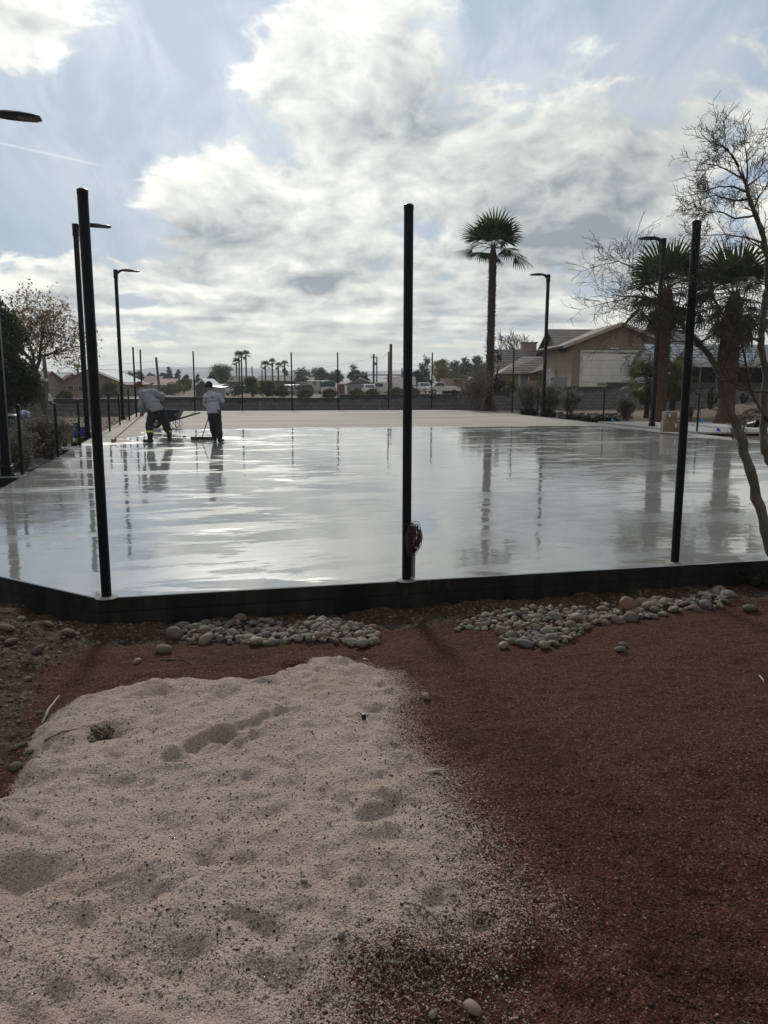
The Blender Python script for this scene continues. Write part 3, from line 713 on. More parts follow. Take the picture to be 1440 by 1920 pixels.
tile_dk = tilemat('dark_roof_tile', (0.075, 0.058, 0.052), (0.155, 0.125, 0.112)); tile_red = tilemat('terracotta_tile', (0.20, 0.115, 0.08), (0.34, 0.22, 0.16)); tile_br = tilemat('brown_roof_tile', (0.13, 0.095, 0.075), (0.20, 0.15, 0.12))
wht = mat('white_paint', (0.62, 0.60, 0.56), 0.6, 3, .12); whd = mat('garage_white', (0.80, 0.77, 0.71), 0.6, 2, .10); trim = mat('pale_trim', (.42, .35, .28), .8, 3, .15)
glass = mat('window_glass', (.035, .04, .045), .08, 2, .3, spec=.8); dkm = mat('dark_opening', (.02, .02, .02), .8, 3, .3); metal = mat('ribbed_metal', (.36, .35, .33), .45, 3, .15, metal=.5)
shingle = mat('grey_shingle', (.12, .11, .10), .9, 5, .35, .3, 40); white_tin = mat('white_tin', (.66, .67, .66), .35, 4, .12, metal=.3); solar = mat('solar_glass', (.20, .26, .30), .12, 6, .3, metal=.2)
def HB(px, D): p = W(px, 713, D); return p.x
def gable_roof(mb, x0, x1, y0, y1, ze, zr, along='X', th=0.16):
    if along == 'X':
        ym = (y0 + y1) / 2
        mb.slabquad([(x0, y0, ze), (x1, y0, ze), (x1, ym, zr), (x0, ym, zr)], th); mb.slabquad([(x0, ym, zr), (x1, ym, zr), (x1, y1, ze), (x0, y1, ze)], th)
    else:
        xm = (x0 + x1) / 2
        mb.slabquad([(x0, y0, ze), (xm, y0, zr), (xm, y1, zr), (x0, y1, ze)], th); mb.slabquad([(xm, y0, zr), (x1, y0, ze), (x1, y1, ze), (xm, y1, zr)], th)
def gable_body(mb, x0, x1, y0, y1, z0, ze, zr, along='X'):
    if along == 'X': mb.prism([(y0, z0), (y1, z0), (y1, ze), ((y0 + y1) / 2, zr), (y0, ze)], x1 - x0, 'X', x0)
    else: mb.prism([(x0, z0), (x1, z0), (x1, ze), ((x0 + x1) / 2, zr), (x0, ze)], y1 - y0, 'Y', y0)
def window(par, x, y, z, wd, ht, fm, pm=None):
    """a window in a wall that faces -Y: frame, pane and sill"""
    mb = MB(); f = .08
    mb.box((x, y, z + ht / 2 - f / 2), (wd, .07, f)); mb.box((x, y, z - ht / 2 + f / 2), (wd, .07, f))
    for s in (-1, 1): mb.box((x + s * (wd / 2 - f / 2), y, z), (f, .068, ht - 2 * f))
    wn = mb.build('window', fm, par); MB().box((x, y + .012, z), (wd - 2 * f, .03, ht - 2 * f)).build('pane', pm or glass, wn)
    MB().box((x, y - .03, z - ht / 2 - .04), (wd + .16, .16, .07)).build('sill', fm, wn); return wn

# big stucco house with the tall garage door -------------------------------------------------
D = 55.0; zg = HZ(16, D) - .05
L = lambda px, d=D: HB(px, d)
h = empty('stucco_house', (L(1158), D, zg), 'tan stucco house with tall white garage door and dark tiled gables', 'house')
ox, oy = h.location.x, D
zA = W(1158, 605, D).z - zg; zE = W(1052, 648, D).z - zg; hw = 4.0; sl_ = (zA - zE) / hw
xw = L(1071) - ox; xr = -xw
zw = zA - sl_ * (-xw) - .10
mb = MB(); gable_body(mb, xw, xr, 0, 8.4, 0, zw, zA - .20, 'Y'); mb.build('wall', tan, h)
x2 = L(1290, 61) - ox
mb = MB(); zR2 = W(1040, 617, 61).z - zg; gable_body(mb, xw - .003, x2 - .4, 2.2, 10.2, 0, zR2 - sl_ * 4.0 - .05, zR2 - .22, 'X'); mb.build('wing_wall', tan, h)
mb = MB(); gable_roof(mb, -hw - .1, hw + .1, -.55, 9.0, zE - .02, zA, 'Y'); rf = mb.build('roof', tile_dk, h)
mb = MB(); gable_roof(mb, xw - .55, x2, 1.7, 10.7, zR2 - sl_ * 4.5, zR2 + .01, 'X'); mb.build('roof', tile_dk, h)
mb = MB()
for s in (-1, 1):
    a = Vector((s * (hw + .08), -.58, zE - .10)); c = Vector((0, -.58, zA - .09)); mb.slabquad([a + Vector((0, -.04, .08)), c + Vector((0, -.04, .08)), c + Vector((0, .02, .08)), a + Vector((0, .02, .08))], .2)
mb.build('barge_board', trim, h)
gx0, gx1 = L(1090) - ox, -(L(1090) - ox) + .1; gz = W(1120, 661, D).z - zg
mb = MB()
for k in range(7): mb.box(((gx0 + gx1) / 2, -.03, .05 + (gz - .1) / 7 * (k + .5)), (gx1 - gx0, .06, (gz - .1) / 7 - .018))
gd = mb.build('garage_door', whd, h)
mb = MB(); fw = .16
mb.box(((gx0 + gx1) / 2, -.05, gz + fw / 2), (gx1 - gx0 + 2 * fw, .12, fw))
for xx in (gx0 - fw / 2, gx1 + fw / 2): mb.box((xx, -.05, gz / 2), (fw, .119, gz))
mb.build('door_frame', wht, gd)
fl = W(1151, 653, D); mb = MB(); mb.box((fl.x - ox, -.06, fl.z - zg), (.5, .10, .07))
for s in (-.2, .2): mb.ball((fl.x - ox + s, -.16, fl.z - zg - .03), .11, (1, 1.1, .9), 1)
mb.build('floodlight', wht, h)
mb = MB(); vy = 6.2
for k in range(6): mb.box((xw - .035, vy, zR2 - 1.0 - k * .17), (.05, 1.0 - abs(k - 2.0) * .1, .07))
mb.build('gable_vent', trim, h)
mb = MB(); mb.tube([(xw - .06, 5.0, 1.6), (xw - .06, 5.0, 2.4), (xw - .30, 5.0, 2.5)], .05, 8); mb.box((xw - .3, 5.0, 2.45), (.45, .28, .22)); mb.build('wall_light', wht, h)
# cooling unit beside it
a0, a1 = L(1030, 52), L(1061, 52); zt = W(1045, 708, 52).z; zb = HZ(a0, 52)
u = empty('cooling_unit', ((a0 + a1) / 2, 52, zb), 'grey metal cooling unit standing against the tan stucco house', 'cooling unit')
acm = mat('unit_grey', (.23, .245, .26), .5, 4, .12)
MB().box((0, 0, (zt - zb) / 2), (a1 - a0, .8, zt - zb), 0, .02).build('cabinet', acm, u); MB().box((0, 0, zt - zb + .015), (a1 - a0 + .06, .86, .03)).build('lid', mat('unit_top', (.5, .5, .48), .5), u)
MB().box((-(a1 - a0) * .22, -.412, (zt - zb) / 2), (.03, .02, (zt - zb) * .9)).box((-(a1 - a0) * .36, -.412, (zt - zb) * .5), ((a1 - a0) * .2, .018, (zt - zb) * .86)).build('access_panel', mat('unit_panel', (.33, .34, .35), .5), u)

# lower wing to its left -----------------------------------------------------------------------
D = 70.0; zg = HZ(12, D) - .05; ox = HB(975, D)
h = empty('low_house', (ox, D, zg), 'low tan house with long dark tiled roof behind the tallest palm', 'house')
x0, x1 = HB(930, D) - ox, HB(1030, D) - ox; zr = W(960, 655, D + 4).z - zg; ze = W(950, 697, D).z - zg
mb = MB(); gable_body(mb, x0 + .5, x1, 0, 8, 0, ze, zr - .25, 'X'); mb.build('wall', tan, h)
mb = MB(); gable_roof(mb, x0, x1 + .3, -.5, 8.5, ze - .12, zr, 'X'); mb.build('roof', tile_dk, h)
zr2 = W(1005, 668, D - 2).z - zg; ze2 = W(960, 700.5, D - 5).z - zg
xa, xb, xc = HB(934, D - 5) - ox, HB(990, D - 5) - ox, HB(1030, D - 5) - ox
mb = MB(); mb.slabquad([(xa, -5.2, ze2), (xb, -5.2, ze2), (xc, -1.5, zr2), (xc - 1.6, -1.0, zr2)], .14); mb.slabquad([(xa, -5.2, ze2), (xc - 1.6, -1.0, zr2), (xc - 1.6, .3, zr2 - .2), (xa + .1, 0, ze2 - .06)], .14); mb.slabquad([(xb, -5.2, ze2), (xc + 1, -4.6, ze2 + .75), (xc + 1, -1.5, zr2 + .02), (xc, -1.5, zr2)], .14); mb.build('roof', tile_dk, h)
mb = MB(); mb.prism([(xa + .35, -4.8), (xb - .1, -4.8), (xc + .4, -4.3), (xc + .4, .0), (xa + .35, -.0)], ze2 - .12, 'Z', 0); mb.build('wing_wall', tan2, h)
wx = HB(983, D - 5) - ox; MB().box((wx, -4.85, 1.1), (.9, .12, 2.2)).build('door_frame', wht, h); MB().box((wx, -4.92, 1.08), (.62, .04, 2.0)).build('door', mat('door_blue', (.16, .19, .22), .5), h)
mb = MB(); cx = HB(985, D + 6) - ox; mb.box((cx, 5, zr + .12), (1.4, .8, 1.0)); mb.box((cx, 5, zr + .66), (1.6, 1.0, .14)); mb.build('chimney', tan2, h)

# metal carport --------------------------------------------------------------------------------
cx = 17.4; y0, y1 = 50.0, 54.9; zg = HZ(18, 52)
ze = W(1230, 677, y0).z - zg; zr = W(1215, 645, 52.4).z - zg; x1 = 29.0
h = empty('metal_carport', (cx, y0, zg), 'ribbed metal carport with rounded eaves and a dark open side', 'carport')
ym = (y1 - y0) / 2; yl = y1 - y0
mb = MB()
for k in range(11):
    za, zb = .25 + (zr - .25) * k / 11, .25 + (zr - .25) * (k + 1) / 11 - .03
    def hs(z): return yl / 2 if z < ze - .3 else yl / 2 * max(.02, (1 - ((z - ze + .3) / (zr - ze + .32)) ** 1.5))
    wa, wb = hs(za), hs(zb); mb.prism([(ym - wa, za), (ym + wa, za), (ym + wb, zb), (ym - wb, zb)], .05, 'X', -.03)
mb.build('end_panel', white_tin, h)
mb = MB(); prof = [(-.02, ze - .35), (.05, ze - .08), (.30, ze + .10), (ym, zr), (yl - .30, ze + .10), (yl - .05, ze - .08), (yl + .02, ze - .35)]
for i in range(len(prof) - 1):
    (ya, za), (yb, zb) = prof[i], prof[i + 1]; n = 1 if i in (0, 1, 4, 5) else 6
    for k in range(n):
        f0, f1 = k / n, (k + 1) / n - (.03 if n > 1 else 0)
        mb.slabquad([(-.25, ya + (yb - ya) * f0, za + (zb - za) * f0), (x1 - cx, ya + (yb - ya) * f0, za + (zb - za) * f0), (x1 - cx, ya + (yb - ya) * f1, za + (zb - za) * f1), (-.25, ya + (yb - ya) * f1, za + (zb - za) * f1)], .05)
mb.build('roof', metal, h)
for k in range(5):
    xx = .6 + k * 2.1; MB().tube([(xx, .05, 0), (xx, .05, ze - .2)], .04, 6).build('post', mat('galv_post', (.2, .2, .2), .5), h)
mb = MB(); mb.box(((x1 - cx) / 2, yl - .1, ze / 2 - .1), (x1 - cx, .1, ze - .4)); mb.box((x1 - cx, yl / 2, ze / 2 - .1), (.1, yl - .2, ze - .4)); mb.build('back_wall', dkm, h)

def simple_house(name, label, pxs, pys, D, wallm, roofm, along='X', depth=7.0, extra=None):
    """pxs: wall left, wall right; pys: ridge, eave rows"""
    zg = HZ(HB(sum(pxs) / 2, D), D) - .05; ox = HB(sum(pxs) / 2, D)
    h = empty(name, (ox, D, zg), label, 'house' if 'garage' not in name and 'shed' not in name else name.split('_')[-1])
    x0, x1 = HB(pxs[0], D) - ox, HB(pxs[1], D) - ox
    dr = D + depth / 2 if along == 'X' else D
    zr = W(720, pys[0], dr).z - zg; ze = W(720, pys[1], D).z - zg
    mb = MB(); gable_body(mb, x0, x1, 0, depth, 0, ze, zr - .2, along); mb.build('wall', wallm, h)
    s = (zr - ze) / ((depth / 2) if along == 'X' else (x1 - x0) / 2)
    mb = MB()
    if along == 'X': gable_roof(mb, x0 - .5, x1 + .5, -.5, depth + .5, ze - .5 * s, zr, 'X')
    else: gable_roof(mb, x0 - .5, x1 + .5, -.5, depth + .5, ze - .5 * s, zr, 'Y')
    mb.build('roof', roofm, h)
    return h, x0, x1, ze, zr, zg, ox
# tan house at the far left with the solar roof
h, x0, x1, ze, zr, zg, ox = simple_house('tiled_house', 'tan house with tiled gable and solar panels beyond the bare autumn tree', (108, 232), (694, 721), 120, brn, tile_br, 'Y', 12)
for px in (132.5, 153): p = W(px, 727.5, 120); window(h, p.x - ox, -.02, p.z - zg, .95, .8, trim)
xm = (x0 + x1) / 2
def on_slope(side, f, y): # f 0 eave .. 1 ridge
    xe = (x0 - .5) if side < 0 else (x1 + .5); s = (zr - ze) / ((x1 - x0) / 2); zz = ze - .5 * s
    return Vector((xe + (xm - xe) * f, y, zz + (zr - zz) * f + .06))
for side, fa, fb, ya, yb in ((1, .12, .92, 1.0, 11),):
    MB().slabquad([on_slope(side, fa, ya), on_slope(side, fb, ya), on_slope(side, fb, yb), on_slope(side, fa, yb)], .05).build('solar_panel', solar, h)
hb, a0, a1, be, bz, bg_, box_ = simple_house('tiled_house', 'low cream house wing with terracotta tiles and blue solar panels', (84, 112), (702, 716), 128, tan2, tile_red, 'X', 8)
MB().slabquad([(0, -.3, be + .06), (a1 + .2, -.3, be + .06), (a1 + .2, 3.2, bz - .06), (-.6, 3.2, bz - .06)], .05).build('solar_panel', solar, hb)
for px in (93, 99): p = W(px, 725, 128); window(hb, p.x - box_, -.02, p.z - bg_, .7, 1.2, trim)
simple_house('tiled_house', 'terracotta tiled house end half hidden by the dark green tree', (40, 70), (699, 716), 110, tan3, tile_red, 'X', 8)
# low garden wall in front of that house
ww = empty('garden_wall', (HB(130, 105), 105, 0), 'brown garden wall in front of the tan house with solar panels', 'wall')
z1 = W(130, 732, 105).z; MB().box((0, 0, (z1 - 1.2) / 2), (HB(262, 105) - HB(72, 105), .2, z1 + 1.2)).build('wall_panel', brn, ww); MB().box((0, 0, z1 + .03), (HB(262, 105) - HB(72, 105), .26, .06)).build('coping', capm, ww)
h, *_r = simple_house('tiled_house', 'distant pair of tan tiled roofs behind the plain utility pole', (268, 294), (707, 719), 190, tan3, tile_br, 'X', 9)
h, *_r = simple_house('tiled_house', 'distant low house with pale roof next to the olive shrubs', (290, 322), (712, 723), 180, tan3, tile_red, 'X', 9)
h, x0, x1, ze, zr, zg, ox = simple_house('metal_shed', 'dark grey shed with a bright white tin roof behind the man in the black cap', (366, 393), (711.5, 724), 100, mat('shed_grey', (.085, .085, .09), .8, 2, .2), white_tin, 'Y', 6)
MB().box(((x0 + x1) / 2 - .2, -.03, .55), (.5, .04, 1.1)).build('door', mat('shed_door', (.07, .07, .075), .7), h)
sn = MB(); sn.slabquad([(x1 - .1, -.5, ze - .1), (x1 + 1.6, -.5, ze - .25), (x1 + 1.6, 4, ze - .2), (x1 - .1, 4, ze - .05)], .05); sn.build('canopy_sheet', white_tin, h); MB().box((x1 + .75, 1, (ze - .3) / 2), (1.4, 3, ze - .35)).build('lean_to', mat('pale_grey', (.26, .27, .29), .7), h)
h, *_r = simple_house('ranch_house', 'low brown house beyond the parked pickup beside the big tree', (424, 462), (706, 716), 160, brn, shingle, 'X', 8)
h, x0, x1, ze, zr, zg, ox = simple_house('ranch_house', 'long low brown roofed house below the row of distant palms', (484, 546), (705, 714), 165, brn, shingle, 'X', 10)
h, x0, x1, ze, zr, zg, ox = simple_house('gabled_house', 'grey gabled house with a cooler on its roof beside the camper van', (549, 588), (705.5, 717), 150, mat('grey_boards', (.13, .125, .125), .8, 2, .2), shingle, 'Y', 9)
MB().box((-.15, 3, zr + .45), (1.6, 1.5, .9), 0, .03).build('roof_cooler', mat('cooler_metal', (.10, .11, .12), .5), h); MB().box((0, -.03, zr - 1.0), (.35, .04, .5)).build('gable_vent', dkm, h)
MB().box((-.6, -.03, 1.1), (2.2, .05, 2.2)).build('garage_door', mat('pale_door', (.30, .28, .26), .7), h)
h, x0, x1, ze, zr, zg, ox = simple_house('white_garage', 'white gabled garage with a wide pale door beyond the wall', (650, 703), (709.5, 719.5), 140, mat('garage_wall', (.30, .30, .32), .8, 2, .1), mat('tan_shingle', (.24, .22, .19), .9, 4, .2), 'Y', 8)
gw = x1 - x0; mb = MB()
for k in range(4): mb.box((.1, -.03, .22 + k * .42), (gw * .68, .05, .40))
gd = mb.build('garage_door', mat('garage_wall2', (.27, .27, .29), .7), h); MB().box((.1, -.04, 1.92), (gw * .72, .08, .1)).build('door_frame', dkm, gd)
MB().box((x0 - .5, -.2, 1.0), (.12, .2, 2.0)).build('side_post', wht, h)
h = empty('flat_roofed_building', (HB(850, 120), 120, HZ(10, 120) - .05), 'tan flat roofed building behind the white pickup, half hidden by grey shrub', 'building')
zb = h.location.z; xx = HB(850, 120); a, c_, e = HB(829, 120) - xx, HB(850.5, 120) - xx, HB(885, 120) - xx; zt = W(850, 711, 120).z - zb
MB().box(((a + c_) / 2, 2, zt / 2), (c_ - a, 4, zt)).build('tower_wall', tan2, h); MB().box(((c_ + e) / 2 + .003, 2.4, zt / 2 - .06), (e - c_, 4, zt - .12)).build('wall', brn, h)
MB().box(((a + e) / 2, 2.2, zt + .05), (e - a + .3, 4.6, .10)).build('roof', trim, h)
g0, g1 = HB(836, 117) - xx, HB(857, 117) - xx; gz = W(846, 722.5, 117).z - zb; MB().box(((g0 + g1) / 2, -1.2, gz / 2), (g1 - g0, 2.2, gz)).build('annex_wall', tan3, h); MB().box(((g0 + g1) / 2 + .05, -2.33, gz * .47), ((g1 - g0) * .9, .05, gz * .85)).build('garage_door', whd, h)
h, *_r = simple_house('tiled_house', 'tan house with a sloping tiled roof just beside the middle post', (742, 775), (706, 720), 140, tan3, tile_br, 'X', 8)
# open steel yard frame
yf_ = empty('steel_frame', (HB(716, 150), 150, HZ(0, 150)), 'open steel frame shelter with thin posts among utility poles', 'shelter')
za = W(716, 704, 150).z - yf_.location.z; stl = mat('rusty_steel', (.10, .085, .08), .7, 5, .3)
for k in range(6):
    MB().tube([(-4.9 + k * 2.0, (k % 2) * 2, 0), (-4.9 + k * 2.0, (k % 2) * 2, za)], .07, 6).build('post', stl, yf_)
MB().box((0, 1, za + .1), (10.6, 4, .2)).box((2.8, 1, za - .55), (5.0, 3.6, .14)).build('roof', mat('faded_roof', (.22, .20, .19), .8), yf_)
# rust-red container
c0, c1 = HB(635, 135), HB(645, 135); zb = HZ(c0, 135); zt = W(640, 720, 135).z - zb
cn = empty('shipping_container', ((c0 + c1) / 2, 135, zb), 'small rust red container beside the white garage', 'container'); MB().box((0, 1.5, zt / 2), (c1 - c0, 3, zt)).build('body', mat('rust_red', (.16, .05, .045), .7, 4, .3), cn)
mb = MB()
for k in range(4): mb.box((-(c1 - c0) / 2 + (c1 - c0) * (k + .5) / 4, -.03, zt / 2), (.05, .06, zt * .95))
mb.build('door_bars', mat('rust_red2', (.12, .04, .036), .7), cn)
# bright flat yard seen above the wall
yd = MB(); q = [(HB(236, 62), 56), (HB(395, 62), 62), (HB(395, 98), 98), (HB(250, 98), 96)]; 
yd.V = [Vector((x, y, HZ(x, y) + .06)) for x, y in q]; yd.F = [[0, 1, 2, 3]]; yd.mi = [0]; yd.build('driveway', mat('pale_drive', (.40, .38, .34), .8, .6, .2))['kind'] = 'structure'

# ------------------------------------------------------------------ vehicles
tyre = mat('tyre', (.015, .015, .015), .8, 30, .2); hub = mat('hub', (.35, .35, .36), .3, 5, .2, metal=.7); carw = mat('white_car_paint', (.62, .62, .61), .25, 3, .05); carg = mat('grey_car_paint', (.20, .22, .24), .25, 3, .05); card = mat('dark_car_paint', (.035, .04, .045), .25, 3, .05); headl = mat('headlight', (.55, .55, .52), .1, 5, .1)
def vehicle(name, label, cat, px, D, rz, paint, kind='suv'):
    x = HB(px, D); e = empty(name, (x, D, HZ(x, D)), label, cat, rz)
    Lh = 2.5 if kind == 'pickup' else 2.25; Wd = .92
    if kind == 'pickup': prof = [(-2.5, .5), (-2.5, 1.0), (-.3, 1.04), (-.22, 1.1), (.0, 1.72), (.25, 1.80), (1.0, 1.80), (1.2, 1.75), (1.62, 1.14), (2.4, 1.04), (2.5, .85), (2.5, .45)]
    elif kind == 'van': prof = [(-2.25, .4), (-2.28, 1.1), (-2.15, 1.95), (.9, 2.0), (1.3, 1.85), (1.7, 1.15), (2.25, 1.0), (2.3, .75), (2.3, .4)]
    else: prof = [(-2.25, .42), (-2.28, .95), (-2.1, 1.1), (-1.8, 1.62), (-1.5, 1.70), (.4, 1.70), (.65, 1.62), (1.15, 1.08), (2.1, .98), (2.25, .80), (2.25, .42)]
    mb = MB(); mb.prism(prof, 2 * Wd, 'Y', -Wd); bm = bmesh.new(); tmp = mb.build('body', paint, e)
    bm.from_mesh(tmp.data); bmesh.ops.bevel(bm, geom=bm.edges[:], offset=.05, segments=2, affect='EDGES'); bm.to_mesh(tmp.data); bm.free(); auto_smooth(tmp, 35)
    ws = {'pickup': [(-.05, 1.20), (.12, 1.66), (1.02, 1.66), (1.45, 1.18)], 'van': [(-.2, 1.25), (-.2, 1.78), (1.02, 1.78), (1.45, 1.22)], 'suv': [(-1.95, 1.14), (-1.7, 1.54), (.45, 1.54), (.92, 1.13)]}[kind]
    for s in (-1, 1):
        mb = MB(); mb.prism(ws, .02, 'Y', s * (Wd + .004) - .01); mb.build('side_window', glass, e)
    fz = {'pickup': ((1.60, 1.18), (1.22, 1.72)), 'van': ((1.69, 1.2), (1.33, 1.82)), 'suv': ((1.13, 1.12), (.68, 1.58))}[kind]
    (xa, za), (xb, zb) = fz; n = Vector((zb - za, 0, xa - xb)).normalized() * .02
    q = [Vector((xa, -.78, za)), Vector((xa, .78, za)), Vector((xb, .70, zb)), Vector((xb, -.70, zb))]
    MB().slabquad([p + n * 1.5 for p in q], .02).build('windscreen', glass, e)
    xf_ = prof[-1][0]
    for s in (-1, 1):
        MB().box((xf_ + .01, s * .66, .80), (.05, .30, .16), 0, .01).build('headlight', headl, e)
        MB().ball((xa - .05, s * (Wd + .12), za + .1), .11, (.6, 1, .9), 1).build('wing_mirror', paint, e)
    MB().box((xf_ + .01, 0, .66), (.05, .8, .22)).build('grille', dkm, e); MB().box((xf_ + .03, 0, .46), (.12, 1.7, .14), 0, .03).build('bumper', hub, e)
    for wx in (-1.45, 1.5):
        for s in (-1, 1):
            mb = MB(); mb.tube([(wx, s * (Wd - .16), .36), (wx, s * (Wd + .03), .36)], .36, 18); wq = mb.build('wheel', tyre, e)
            MB().tube([(wx, s * (Wd + .025), .36), (wx, s * (Wd + .045), .36)], .2, 12).build('rim', hub, wq)
    return e
PI = math.pi
vehicle('pickup_truck', 'white pickup truck facing the wall beside the middle post', 'truck', 792.5, 132, R(-80), carw, 'pickup')
vehicle('pickup_truck', 'white pickup truck seen side on before the tan flat roofed building', 'truck', 832, 116, PI + .05, carw, 'pickup')
vehicle('parked_car', 'pale car parked behind the man in the black cap', 'car', 421, 128, R(-125), carw, 'pickup')
vehicle('parked_car', 'grey car parked half hidden by scrub beyond the distant palm pair', 'car', 456, 122, R(190), carg, 'suv')
vehicle('parked_car', 'grey pickup seen from the front beside the gabled house', 'car', 544, 128, R(-95), carg, 'pickup')
vehicle('parked_car', 'dark car parked with pale roof in front of the gabled house', 'car', 562, 134, R(-150), card, 'suv')
vehicle('parked_car', 'small white car parked in front of the white garage', 'car', 692, 128, R(-80), carw, 'suv')
vehicle('parked_van', 'white van half hidden by brush near the steel frame shelter', 'van', 716, 130, R(180), carw, 'van')
vehicle('parked_van', 'white van next to the white van near the reddish utility pole', 'van', 740, 138, R(170), carw, 'van')
# camper
x = HB(604, 138); e = empty('camper_van', (x, 138, HZ(x, 138)), 'cream camper van with a dark covered overhang above its cab', 'camper', R(-52))
cam_m = mat('camper_cream', (.44, .40, .35), .5, 2, .12); tarp = mat('green_tarp', (.045, .07, .062), .6, 3, .4, .5, 6)
zt = W(604, 713.5, 138).z - e.location.z
MB().box((-1.2, 0, .5 + (zt - .5) / 2), (4.2, 2.3, zt - .5), 0, .08).build('body', cam_m, e)
MB().box((1.75, 0, zt - .52), (1.7, 2.34, .98), 0, .22).build('overcab', tarp, e)
mb = MB(); mb.prism([(.9, .45), (.9, zt - 1.05), (1.35, zt - 1.05), (2.1, 1.35), (2.95, 1.2), (3.0, .5)], 1.9, 'Y', -.95); mb.build('cab', carw, e)
mb = MB(); mb.prism([(1.0, 1.35), (1.0, zt - 1.15), (1.35, zt - 1.15), (1.9, 1.38)], .02, 'Y', -.97); mb.build('side_window', glass, e)
MB().slabquad([(2.12, -.8, 1.40), (2.12, .8, 1.40), (1.42, .8, zt - 1.08), (1.42, -.8, zt - 1.08)], .03).build('windscreen', glass, e)
window_ = MB().box((-.6, -1.165, 1.9), (1.0, .03, .7)).build('body_window', glass, e)
for wx in (-2.2, 2.2):
    for s in (-1, 1):
        wq = MB().tube([(wx, s * .82, .38), (wx, s * 1.03, .38)], .38, 16).build('wheel', tyre, e); MB().tube([(wx, s * 1.02, .38), (wx, s * 1.05, .38)], .2, 10).build('rim', hub, wq)

# ------------------------------------------------------------------ utility poles and wires
wood = mat('weathered_wood', (.09, .075, .065), .9, 6, .3); redw = mat('reddish_pole', (.11, .05, .045), .8, 6, .3)
def upole(px, pyt, D, rad, m_, label, arms=1, lean=0):
    x = HB(px, D); z0 = HZ(x, D); h_ = W(px, pyt, D).z - z0
    e = empty('utility_pole', (x, D, z0), label, 'utility pole')
    MB().tube([(0, 0, -.2), (lean * .5, 0, h_ * .5), (lean, 0, h_)], [rad * 1.25, rad * 1.1, rad], 8).build('pole', m_, e)
    for k in range(arms):
        zz = h_ - .5 - k * 1.0
        MB().box((lean, 0, zz), (.9 if arms < 3 else 1.5, .1, .12)).build('cross_arm', m_, e)
    if arms:
        mb = MB(); mb.lathe([(.02, 0), (.16, .05), (.17, .5), (.02, .55)], 10, (lean + .28, 0, h_ - 1.9)); mb.build('transformer', mat('trafo', (.16, .16, .16), .6), e)
        mb = MB(); mb.tube([(lean, 0, h_ - .9), (lean + .35, 0, h_ - .5), (lean + .45, 0, h_ + .1)], .03, 5); mb.build('insulator_arm', m_, e)
    return Vector((x + lean, D, z0 + h_ - .5))
ut = [upole(299, 670, 110, .16, wood, 'plain weathered utility pole above the distant tiled roofs', 0, -.35),
      upole(700.5, 664, 135, .17, wood, 'dark wooden utility pole just behind the steel frame shelter', 1),
      upole(706.5, 669, 150, .12, wood, 'slim dark utility pole next to the taller wooden one', 0),
      upole(732.5, 645, 112, .2, redw, 'tall reddish utility pole standing behind a thin black post', 0)]
upole(753.5, 690, 150, .12, wood, 'short stub of a far utility pole beside the middle post', 0)
upole(473, 687, 150, .11, wood, 'slim far utility pole beneath the pair of distant palms', 0)
upole(491.5, 694, 150, .11, wood, 'stubby far utility pole next to the row of four palms', 0)
def wire(a, b_, sag, name, label):
    mb = MB(); pts = [a.lerp(b_, i / 16) - Vector((0, 0, sag * 4 * (i / 16) * (1 - i / 16))) for i in range(17)]; mb.tube(pts, .013, 4); q = mb.build(name, mat('cable', (.03, .03, .03), .5)); tag(q, label, 'cable')
wire(ut[0], Vector((-75, 100, ut[0].z - .3)), 1.2, 'overhead_cable', 'thin overhead cable running from the plain utility pole towards the autumn tree')
wire(ut[0], ut[1], 2.0, 'overhead_cable', 'thin overhead cable strung low between the plain and the dark utility pole')
wire(ut[1], ut[3], .8, 'overhead_cable', 'thin sagging cable between dark wooden and reddish utility poles')
wire(ut[3] - Vector((0, 0, 2.2)), Vector((40, 110, 5)), 1.0, 'overhead_cable', 'thin cable leaving the reddish utility pole behind the middle post')

# ------------------------------------------------------------------ far hills
hm = mat('hill_earth', (.10, .10, .10), 1.0, .004, .3)
def hills(name, D, px0, px1, f, seed):
    n = 160; xs = np.linspace(HB(px0, D), HB(px1, D), n); V = []; Fq = []
    for i, x in enumerate(xs):
        px = 720 + x / D * F; top = W(px, f(px) + 3.5 * float(fbm(i * .11, seed, 4, seed)), D).z
        for j in range(6): q = j / 5; V.append((x, D - 900 * (1 - q) * .35, -8 + (top + 8) * q ** 1.6 * (1 + .25 * float(vnoise(i * .4, j * 1.7, seed)) * (q < .99))))
    for i in range(n - 1):
        for j in range(5): a = i * 6 + j; Fq.append((a, a + 6, a + 7, a + 1))
    o = mesh_np(name, V, Fq, hm, None, True); o['kind'] = 'structure'
hills('hills', 2600, -400, 1900, lambda p: 694 + 7 * math.sin(p * .012) - (4 if 660 < p < 860 else 0), 4)
hills('hills', 1700, -300, 640, lambda p: 700 - 9 * math.exp(-((p - 512) / 26) ** 2) + 3 * math.sin(p * .03), 8)
